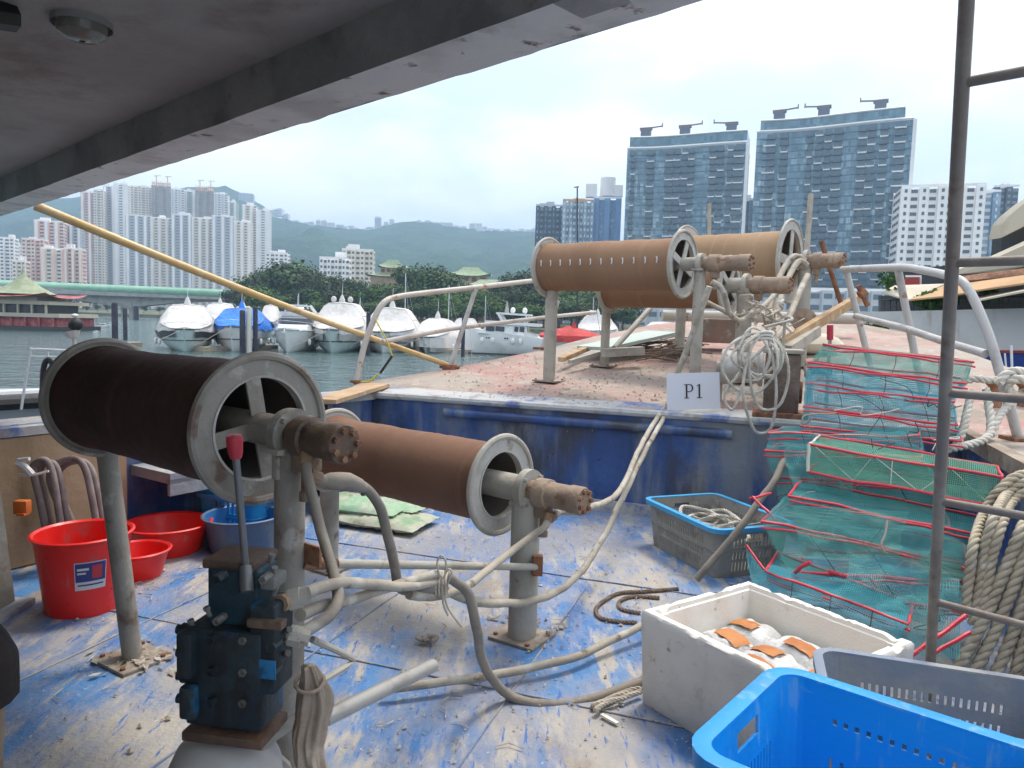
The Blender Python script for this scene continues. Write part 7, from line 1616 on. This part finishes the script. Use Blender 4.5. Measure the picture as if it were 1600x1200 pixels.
obj('lacing', MB().tube([b1_.lerp(b2_, .03), b4_.lerp(b3_, .25), b1_.lerp(b2_, .35), b4_.lerp(b3_, .6), b1_.lerp(b2_, .75), b4_.lerp(b3_, .95)], .003, 4).tube([b1_.lerp(b2_, .45), b4_.lerp(b3_, .45)], .003, 4), 'frame_pale', tB)
trap('wide green net trap with red bars just below the pale green one', [(1230, 774, 1551, 842, 3.85, 3.6), (1190, 814, 1510, 881, 3.7, 3.5), (1236, 894, 1522, 911, 3.55, 3.45), (1240, 935, 1550, 960, 3.55, 3.45)], ['net_teal', 'net_green', 'net_teal'], .45)
tD = trap('lowest net trap leaning on the foam box, sea green netting', [(1194, 890, 1418, 975, 3.5, 3.05), (1179, 929, 1392, 1012, 3.42, 3.0)], ['net_blue'], .3)
c_a, c_b = P(1166, 852, 3.62), P(1194, 890, 3.5); rod(tD, [c_a, c_b]); net(tD, c_a, c_b, P(1179, 929, 3.42), P(1168, 880, 3.55), 'net_blue', .02, 4, 6, 5)
ex_ = thing('loose_frame_bars', 'loose red trap bars crossing at the lower right beside the ladder', 'trap frame', loc=P(1470, 1000, 3.1))
rod(ex_, [P(1425, 1021, 3.05), P(1470, 992, 3.1), P(1509, 960, 3.15)], .010); rod(ex_, [P(1413, 944, 3.3), P(1470, 950, 3.25), P(1550, 962, 3.2)], .008); rod(ex_, [P(1460, 1022, 3.05), P(1516, 988, 3.1)], .009); rod(ex_, [P(1502, 886, 3.45), P(1548, 914, 3.35)], .008)
rod(ex_, [P(1176, 775, 3.95), P(1213, 813, 3.8)], .008); rod(ex_, [P(1172, 778, 3.95), P(1205, 770, 4.05)], .007); rod(ex_, [P(1242, 893, 3.5), P(1252, 884, 3.46), P(1266, 878, 3.44)], .010); rod(ex_, [P(1295, 893, 3.46), P(1325, 902, 3.44)], .011); rod(ex_, [P(1358, 900, 3.44), P(1371, 920, 3.4)], .009)
net(ex_, P(1413, 950, 3.3), P(1500, 958, 3.25), P(1500, 1030, 3.1), P(1400, 1022, 3.05), 'net_teal', .03, 31); net(ex_, P(1440, 860, 3.55), P(1560, 880, 3.5), P(1545, 960, 3.35), P(1430, 945, 3.4), 'net_green', .03, 33)
rn = random.Random(77)
dn = thing('loose_netting', 'loose teal netting and slack lines tangled over the trap pile', 'netting', loc=P(1350, 900, 3.4))
for (qa, qb, qc, qd, mt_) in [((1240, 790, 3.62), (1420, 800, 3.52), (1400, 880, 3.4), (1255, 872, 3.46), 'net_green'), ((1330, 870, 3.40), (1500, 905, 3.32), (1470, 985, 3.12), (1310, 930, 3.2), 'net_teal'), ((1225, 690, 4.35), (1340, 706, 4.25), (1330, 775, 4.0), (1240, 760, 4.1), 'net_teal')]:
    net(dn, P(*qa), P(*qb), P(*qc), P(*qd), mt_, .10, rn.uniform(0, 50), 26, 16)
for k in range(26):
    x, y = rn.uniform(1230, 1500), rn.uniform(580, 960); t_ = (y - 560) / 420; d_ = 4.65 - 1.35 * t_; pts = [P(x, y, d_)]
    for j in range(4):
        x += rn.uniform(-45, 45); y += rn.uniform(-8, 26); pts.append(P(x, y, d_ - .02 * j))
    obj('slack_line', MB().tube(spline(pts, 5), rn.uniform(.0018, .0035), 4), rn.choice(['frame_pale', 'ship_dark', 'string_tan', 'frame_pale']), dn)
PM('string_pink', (0.55, 0.38, 0.34), rough=.8)
solo('hanging_string', MB().tube(spline([P(1387, 812, 3.45), P(1383, 835, 3.43), P(1377, 850, 3.42), P(1382, 862, 3.42), P(1388, 866, 3.42)], 5).copy(), .0045, 6), 'string_pink', 'pinkish string hanging over the green net trap', 'string')

# ================================================================== ladder
PM('ladder_steel', (0.21, 0.18, 0.155), [((.29, .255, .215), 5, .46, .64), ((.19, .10, .065), 9, .56, .68)], rough=.6, bump=.25, bscale=40)
ld = thing('ladder', 'rusty pipe ladder leaning at the right border of the picture', 'ladder', loc=PZ(1450, 1150, 0))
lt, lb = P(1511, -10, 1.72), P(1454, 1030, 2.45); ldv = (lt - lb).normalized(); lb0 = lb + ldv * (-(lb.z - .02) / ldv.z); lt0 = lt + ldv * 1.2
obj('rail', MB().tube([lb0, lt0], .0165, 16), 'ladder_steel', ld)
rdir = V((.70, -.72, 0)).normalized(); off = rdir * .50
obj('rail', MB().tube([lb0 + off, lt0 + off], .0165, 16), 'ladder_steel', ld)
for (x, y) in ((1508, 131), (1494, 408), (1484, 612), (1474, 783), (1464, 938)):
    # foot of the rung on the rail
    best = min((abs((P(0, 0, 1) * 0).length), 0) for _ in (0,)); bt_ = None
    for k in range(400):
        p = lb0.lerp(lt0, k / 400); v_ = p - CAM; dd = v_.dot(fw); yy = 600 - F * v_.dot(up) / dd
        if bt_ is None or abs(yy - y) < bt_[0]: bt_ = (abs(yy - y), p)
    p = bt_[1]; obj('rung', MB().tube([p, p + off], .0125, 12), 'ladder_steel', ld)
# ================================================================== heavy ropes
def rope_thing(label, paths, r, mat, name='mooring_rope', pitch=5, cat='rope', group=None, n=5, step=.55):
    m = MB()
    for p in paths: laid_rope(m, spline([P(*q) for q in p], 8), r, pitch, 3, n, step)
    return solo(name, m, mat, label, cat, group, ang=80)
hr_ = [[(1660, 742), (1600, 741), (1566, 760), (1540, 796), (1522, 848), (1514, 905), (1508, 960)], [(1660, 752), (1604, 752), (1574, 772), (1553, 808), (1538, 862), (1531, 915), (1520, 975)],
       [(1660, 764), (1610, 765), (1582, 784), (1565, 820), (1550, 872), (1541, 925), (1528, 985)], [(1660, 785), (1625, 795), (1600, 822), (1580, 868), (1558, 920), (1537, 972), (1510, 1020), (1488, 1060)],
       [(1660, 800), (1630, 815), (1608, 850), (1590, 898), (1570, 950), (1548, 1002), (1522, 1050), (1505, 1080)], [(1660, 830), (1634, 845), (1616, 890), (1600, 940), (1582, 992), (1560, 1045), (1545, 1085)],
       [(1665, 860), (1640, 880), (1622, 930), (1608, 980), (1592, 1032), (1580, 1085)], [(1665, 900), (1640, 925), (1628, 980), (1612, 1040), (1600, 1090)]]
for i, p in enumerate(hr_):
    q = [(x, y, 3.45 - .02 * i - .1 * (y - 740) / 350 + (.25 if y < 800 else 0)) for x, y in p]
    rope_thing(['outermost', 'second', 'third', 'fourth', 'fifth', 'sixth', 'seventh', 'last'][i] + ' hanging length of thick beige rope behind the ladder, counted from the traps', [q], .024 if i < 3 else .028, 'rope_beige', group='thick ropes hanging at the ladder')
rope_thing('thick pale rope looped round the starboard bollard above the traps', [[(1500, 600, 5.0), (1520, 592, 5.0), (1552, 594, 5.0), (1580, 588, 5.0)], [(1518, 612, 4.98), (1512, 640, 4.9), (1505, 672, 4.8), (1495, 695, 4.75)], [(1541, 608, 4.98), (1546, 640, 4.9), (1548, 672, 4.8), (1536, 688, 4.7), (1510, 696, 4.65), (1480, 702, 4.6)], [(1600, 612, 5.0), (1575, 634, 4.95), (1558, 656, 4.85), (1550, 680, 4.8)]], .027, 'rope_white')
rope_thing('thick pale rope knot on the starboard bollard at the right border', [[(1560, 600, 4.95), (1572, 585, 4.95), (1590, 580, 4.95), (1606, 590, 4.95), (1610, 610, 4.95), (1598, 622, 4.95), (1580, 615, 4.95), (1575, 600, 4.95), (1590, 592, 4.9), (1620, 600, 4.9)], [(1570, 588, 5.05), (1610, 580, 5.05), (1650, 590, 5.05)]], .032, 'rope_white')
bd = thing('bollard', 'rusty twin bollard wrapped in pale rope on the starboard deck', 'bollard', loc=PZ(1575, 660, .87))
for dx in (-.13, .13):
    p = PZ(1575, 660, .87) + V((dx, 0, 0)); obj('bitt', MB().lathe([(.06, 0), (.055, .3), (.075, .32), (.075, .35), (.001, .36)], p, n=20), 'rust', bd)
obj('base_plate', MB().rbox(PZ(1575, 660, .87) + V((0, 0, .012)), (.5, .2, .022), None, .004), 'rust', bd)
# ================================================================== winch with coiled rope
PM('winch_brown', (0.14, 0.10, 0.08), [((.22, .17, .14), 6, .47, .64), ((.09, .06, .05), 9, .57, .7)], rough=.75, bump=.3, bscale=35)
wb = onfore(1218, 652) + adir * .05; wb.z = fz(wb)
wn_ = thing('winch', 'brown gearbox winch with a pale rope drum at the foredeck edge', 'winch', loc=wb)
RW = frame(wdir)
obj('gearbox', MB().rbox(wb + V((0, 0, .27)), (.27, .30, .48), RW, .015), 'winch_brown', wn_); obj('base', MB().rbox(wb + V((0, 0, .02)), (.42, .40, .04), RW, .006), 'rust', wn_)
obj('lid', MB().rbox(wb + V((0, 0, .53)), (.31, .33, .035), RW, .008), 'steel_grey', wn_)
dc = wb - wdir * .30 + adir * .42 + V((0, .0, .36)); obj('drum', MB().lathe([(.0004, -.24), (.05, -.24), (.05, -.20), (.155, -.20), (.16, -.17), (.15, -.14), (.135, -.02), (.135, .1), (.16, .12), (.16, .15), (.06, .16), (.06, .24)], dc, wdir, 36), 'steel_pale', wn_)
for k in range(2): obj('drum_foot', MB().bar(dc + wdir * (-.22 if k == 0 else .2) + V((0, 0, -.33)), dc + wdir * (-.22 if k == 0 else .2), .05, .06), 'steel_grey', wn_, smooth=False)
mo_ = wb + wdir * .17 + V((0, 0, .40)); obj('hydraulic_motor', MB().lathe([(.0004, 0), (.07, 0), (.07, .05), (.045, .06), (.045, .13), (.05, .14), (.05, .2), (.0004, .2)], mo_, wdir, 20), 'motor_brown', wn_)
obj('side_flange', MB().lathe([(.0004, 0), (.09, 0), (.09, .02), (.0004, .02)], wb + wdir * .14 + V((0, 0, .2)), wdir, 20), 'rust', wn_)
for k in range(6): obj('bolt', MB().lathe([(.012, 0), (.012, .02), (.001, .02)], wb - adir * .152 + wdir * (.09 * math.cos(k)) + V((0, 0, .30 + .09 * math.sin(k))), -adir, 6), 'rust', wn_)
obj('side_guard', MB().tube(spline([wb + wdir * .20 - adir * .1 + V((0, 0, .0)), wb + wdir * .21 - adir * .12 + V((0, 0, .25)), wb + wdir * .17 - adir * .1 + V((0, 0, .42))], 5), .022, 8), 'steel_pale', wn_)
dl = wb.y - .30; pt = []
rn = random.Random(17)
for k in range(7):
    w_ = rn.uniform(10, 50); cx = 1192 + rn.uniform(-22, 16); yb = rn.uniform(580, 640) if k != 4 else 678; yt_ = rn.uniform(512, 524)
    for a, (fx_, fy_) in enumerate([(.1, 0), (-.75, .22), (-1, .6), (-.55, .93), (.05, 1), (.62, .9), (.98, .55), (.7, .2)]):
        pt.append(P(cx + fx_ * w_ + rn.uniform(-3, 3), yt_ + (yb - yt_) * fy_ + rn.uniform(-3, 3), dl - .06 * math.sin(fy_ * 3.1) + rn.uniform(-.025, .025)))
pt += [P(1150, 590, dl), P(1132, 620, dl), P(1145, 640, dl - .03), P(1160, 600, dl)]
m = MB(); laid_rope(m, spline(pt, 7), .0125, 5, 3, 4, .9)
for k in range(3): m.tube([P(1196, 520 + k * 5, dl - .01) + V((.05 * math.cos(a * .6), .03 * math.sin(a * .6), .008 * math.sin(a))) for a in range(11)], .011, 6, closed=True)
solo('hanging_rope_coil', m, 'rope_white', 'white rope coil hanging over the winch beside the paper sign', 'rope')
solo('coil_hook', MB().tube(spline([wb + V((-.02, -.05, .52)), wb + V((-.04, -.10, .72)), wb + V((-.05, -.16, .80)), wb + V((-.05, -.26, .78)), P(1196, 515, dl) + V((0, .03, .02))], 5), .012, 8), 'steel_grey', 'grey hook post carrying the white rope coil', 'hook')
# hoses and pipes among the foredeck reels
def fh(label, pts, r=.022, mat='hose'): return hose(label, pts, r, mat, name='hose', n=7)
fh('foredeck hose arching from the left reel motor down to the deck', [(1112, 440, 6.2), (1125, 448, 6.2), (1135, 470, 6.22), (1142, 492, 6.3), (1160, 500, 6.4), (1190, 480, 6.6)], .024)
fh('foredeck hose slanting down behind the paper sign', [(1108, 448, 6.15), (1095, 485, 6.2), (1075, 540, 6.3), (1060, 580, 6.35), (1050, 606, 6.4)], .026)
fh('foredeck hose draped over the tan reel motor, outer one', [(1258, 408, 7.7), (1240, 400, 7.7), (1222, 425, 7.6), (1206, 470, 7.3), (1198, 505, 7.0)], .03)
fh('foredeck hose draped over the tan reel motor, inner one', [(1262, 416, 7.65), (1248, 408, 7.65), (1232, 435, 7.5), (1216, 475, 7.2), (1206, 508, 6.9)], .03)
fh('straight hose from the tan reel motor down to the winch', [(1262, 430, 7.5), (1250, 455, 7.3), (1235, 490, 7.0), (1224, 512, 6.8), (1210, 530, 6.6)], .03)
fh('foredeck hose from the low reel towards the rope coil', [(1208, 462, 6.85), (1190, 480, 6.7), (1165, 492, 6.5), (1150, 494, 6.45), (1125, 482, 6.5), (1105, 473, 6.6)], .022)
m = MB(); rn = random.Random(4)
for k in range(16):
    a0 = V((rn.uniform(1178, 1225), rn.uniform(478, 515), 0)); pts = [a0]
    for j in range(3): pts.append(pts[-1] + V((rn.uniform(-22, 22), rn.uniform(-14, 16), 0)))
    m.tube(spline([P(p.x, p.y, 6.5 + rn.uniform(-.15, .15)) for p in pts], 5), rn.uniform(.006, .014), 6)
solo('rope_tangle', m, 'twine', 'tangle of thin ropes and cords above the winch', 'rope')
# ================================================================== foredeck clutter
PM('timber', (0.42, 0.27, 0.14), [((.52, .38, .24), 6, .48, .64, (1, 1, 1)), ((.3, .18, .1), 9, .57, .7)], rough=.85, bump=.3, bscale=30)
PM('timber_grey', (0.42, 0.39, 0.33), [((.34, .3, .25), 6, .48, .64)], rough=.9, bump=.3, bscale=30)
def plank(label, x0, y0, d0, x1, y1, d1, w, h, mat, name='plank', cat='plank'):
    return solo(name, MB().bar(P(x0, y0, d0), P(x1, y1, d1), w, h).jitter(.008, 6), mat, label, cat, smooth=False)
plank('long brown timber slanting up to the bow on the starboard side', 1222, 538, 6.9, 1345, 464, 8.6, .07, .10, 'timber')
plank('grey timber lying under the long brown one', 1228, 548, 6.8, 1275, 517, 7.5, .10, .10, 'timber_grey')
plank('wooden batten lying on the foredeck beneath the tied reel', 876, 562, 8.0, 945, 532, 9.3, .07, .05, 'timber')
plank('second pale batten beside the board on the foredeck', 890, 565, 7.9, 955, 546, 8.5, .05, .04, 'timber_grey')
plank('large pale green board lying at the bow under the reels', 925, 544, 8.6, 1035, 520, 9.4, .5, .04, 'tower_mint', 'board', 'board')
plank('grey steel channel lying on the foredeck', 942, 552, 8.1, 1004, 548, 8.2, .14, .09, 'steel_grey', 'steel_channel', 'channel')
solo('strut_pipe', MB().tube([P(960, 544, 8.3), P(1016, 482, 8.9)], .033, 10), 'steel_grey', 'pale strut pipe rising from the board to the low reel', 'pipe')
solo('bow_roller', MB().tube([P(1035, 493, 10.2), P(1336, 498, 10.2)], .078, 14), 'steel_grey', 'long horizontal grey pipe across the bow behind the reels', 'pipe')
m = MB().rbox(P(1122, 517, 9.3), (.50, .3, .30), frame(wdir), .02); solo('red_locker', m, 'foredeck_pink', 'faded red locker box behind the reels at the bow', 'box')
m = MB(); rn = random.Random(8)
for k in range(90):
    c = onfore(rn.uniform(985, 1090), rn.uniform(540, 566)) + V((0, 0, rn.uniform(.01, .10))); a = rn.gauss(.0, .5); l = rn.uniform(.15, .5); d_ = V((math.cos(a), math.sin(a), rn.uniform(-.1, .15)))
    m.tube([c - d_ * l / 2, c + V((0, 0, rn.uniform(0, .04))), c + d_ * l / 2 + V((0, 0, rn.uniform(-.02, .05)))], rn.uniform(.004, .010), 5)
o = solo('twig_heap', m, 'cord_brown', 'heap of thin brown sticks and old cord on the foredeck', 'sticks'); o['kind'] = 'stuff'
m = MB(); rn = random.Random(31)
for i in range(900):
    p = onfore(rn.uniform(690, 1200), rn.uniform(556, 640)); s = rn.uniform(.004, .02)
    if p.dot(adir) < s0 + .02: continue
    q = onz(p) + V((0, 0, .005)); a = rn.uniform(0, 6.3); m.add([q + V((math.cos(a), math.sin(a), 0)) * s, q + V((math.cos(a + 2), math.sin(a + 2), 0)) * s, q + V((math.cos(a + 4), math.sin(a + 4), 0)) * s, q + V((0, 0, s * .6))], [(0, 1, 3), (1, 2, 3), (2, 0, 3)])
o = struct('foredeck_litter', m, 'crumb', kind='stuff', smooth=False); o['label'] = 'dirt crumbs and leaves scattered on the foredeck'
solo('bow_post', MB().tube([P(1108, 480, 10), P(1108, 318, 10)], .026, 10), 'timber_grey', 'thin upright wooden post behind the tied reel', 'post')
solo('bow_post', MB().tube([P(1252, 520, 9.6), P(1267, 303, 9.6)], .034, 10), 'timber_grey', 'thick upright wooden post just right of the tan reel', 'post')
solo('rust_rod', MB().tube([P(1316, 480, 8.3), P(1283, 376, 8.3)], .028, 8), 'rust', 'rust red rod leaning by the starboard handrail', 'rod')
solo('pick_handle', MB().tube([P(1341, 446, 8.3), P(1356, 478, 8.3)], .032, 8).tube([P(1343, 462, 8.3), P(1352, 455, 8.3)], .05, 8), 'rust', 'rusty pick head lying on the slanting timber', 'tool')
solo('brown_disc', MB().lathe([(.0004, -.02), (.125, -.02), (.13, 0), (.125, .02), (.0004, .02)], P(1256, 500, 7.8), V((-.3, -1, .3)), 28), 'motor_brown', 'round brown disc propped beside the low reel', 'disc')
rp = PZ(1297, 545, 1.15); rp = P(1297, 545, 6.2); lv = thing('lever', 'short lever with a red grip standing above the topmost trap', 'lever', loc=Z(rp, fz(rp)))
obj('rod', MB().tube([Z(rp, fz(rp)), P(1297, 530, 6.2)], .016, 8), 'steel_grey', lv); obj('grip', MB().tube([P(1297, 531, 6.2), P(1297, 508, 6.2)], .026, 12), 'knob_red', lv)
# tarp heaps at the bow
m = pillow(MB(), onfore(1262, 552) + V((0, 0, .12)), Matrix.Rotation(.3, 3, 'Z'), .7, .5, .26, .05, 5, 20, 14); solo('tarp_heap', m, 'awning_cream', 'cream tarpaulin heap on the foredeck behind the winch', 'tarpaulin', ang=80)
# ================================================================== paper sign P1
PM('paper', (0.66, 0.68, 0.74), rough=.8, rvar=0); PM('ink', (0.03, 0.03, 0.035), rough=.8, rvar=0)
pb = onfore(1083, 643); dp_ = pb.y - .03
pa_ = [P(1041.5, 584, dp_ + .02), P(1124, 581.5, dp_ + .02), P(1125.5, 638.5, dp_), P(1042.5, 641, dp_)]
sg = thing('paper_sign', 'white paper sheet printed P1 standing at the foredeck edge', 'sign', loc=pb)
o_ = V((0, .004, 0)); m = MB()
def sheet(u, v): 
    p = pa_[0].lerp(pa_[1], u).lerp(pa_[3].lerp(pa_[2], u), v); return p + V((0, .012 * math.sin(u * math.pi), 0))
m.grid(sheet, 12, 6); m.grid(lambda u, v: sheet(1 - u, v) + o_, 12, 6); obj('sheet', m, 'paper', sg)
tx, ty_ = pa_[1] - pa_[0], pa_[0] - pa_[3]; tw_ = tx.length; tx = tx.normalized(); ty_ = ty_.normalized(); org = sheet(.5, .5) + V((0, -.004, 0)); hh = tw_ * .27
def gl(polys):
    m = MB()
    for pl in polys: m.add([org + tx * (x * hh) + ty_ * ((y - .5) * hh) + V((0, .012 * (math.sin((.5 + x * .27) * math.pi) - 1) , 0)) for x, y in pl], [tuple(range(len(pl)))])
    return m
arc = lambda cx, cy, rx, ry, a0, a1, n: [(cx + rx * math.cos(a0 + (a1 - a0) * k / n), cy + ry * math.sin(a0 + (a1 - a0) * k / n)) for k in range(n + 1)]
Pp = [[(-.52, 0), (-.40, 0), (-.40, 1), (-.52, 1)], [(-.64, 0), (-.28, 0), (-.28, .05), (-.64, .05)], [(-.64, .95), (-.40, .95), (-.40, 1), (-.64, 1)]]
o1 = arc(-.24, .72, .26, .28, -math.pi / 2, math.pi / 2, 12); i1 = arc(-.24, .72, .15, .22, -math.pi / 2, math.pi / 2, 12)
for k in range(12): Pp.append([o1[k], o1[k + 1], i1[k + 1], i1[k]])
Pp += [[(-.40, .94), (-.24, .94), (-.24, 1), (-.40, 1)], [(-.40, .44), (-.24, .44), (-.24, .50), (-.40, .50)]]
obj('letter_p', gl(Pp), 'ink', sg, smooth=False)
obj('digit_1', gl([[(.38, 0), (.50, 0), (.50, 1), (.38, .96)], [(.24, 0), (.64, 0), (.64, .05), (.24, .05)], [(.24, .84), (.38, .90), (.38, .96), (.24, .88)]]), 'ink', sg, smooth=False)
# ================================================================== haze
hv = bpy.data.materials.new('haze_air'); hv.use_nodes = True; t = hv.node_tree; t.nodes.clear(); ou = t.nodes.new('ShaderNodeOutputMaterial'); pv = t.nodes.new('ShaderNodeVolumePrincipled')
pv.inputs['Color'].default_value = (0.50, 0.74, 1.0, 1); pv.inputs['Density'].default_value = HAZE = 0.00040; pv.inputs['Anisotropy'].default_value = 0.1
t.links.new(pv.outputs[0], ou.inputs['Volume']); hv.volume_intersection_method = 'MULTI_IMPORTANCE' if False else hv.volume_intersection_method
m = MB().box((0, 2350, 250), (11000, 6800, 520)); 
for p in m.v:
    if p.z < 0: p.z = WZ - 2.5
hb = obj('haze', m, hv, None, smooth=False); hb['kind'] = 'stuff'; hb['label'] = 'thin pale blue haze over the harbour'
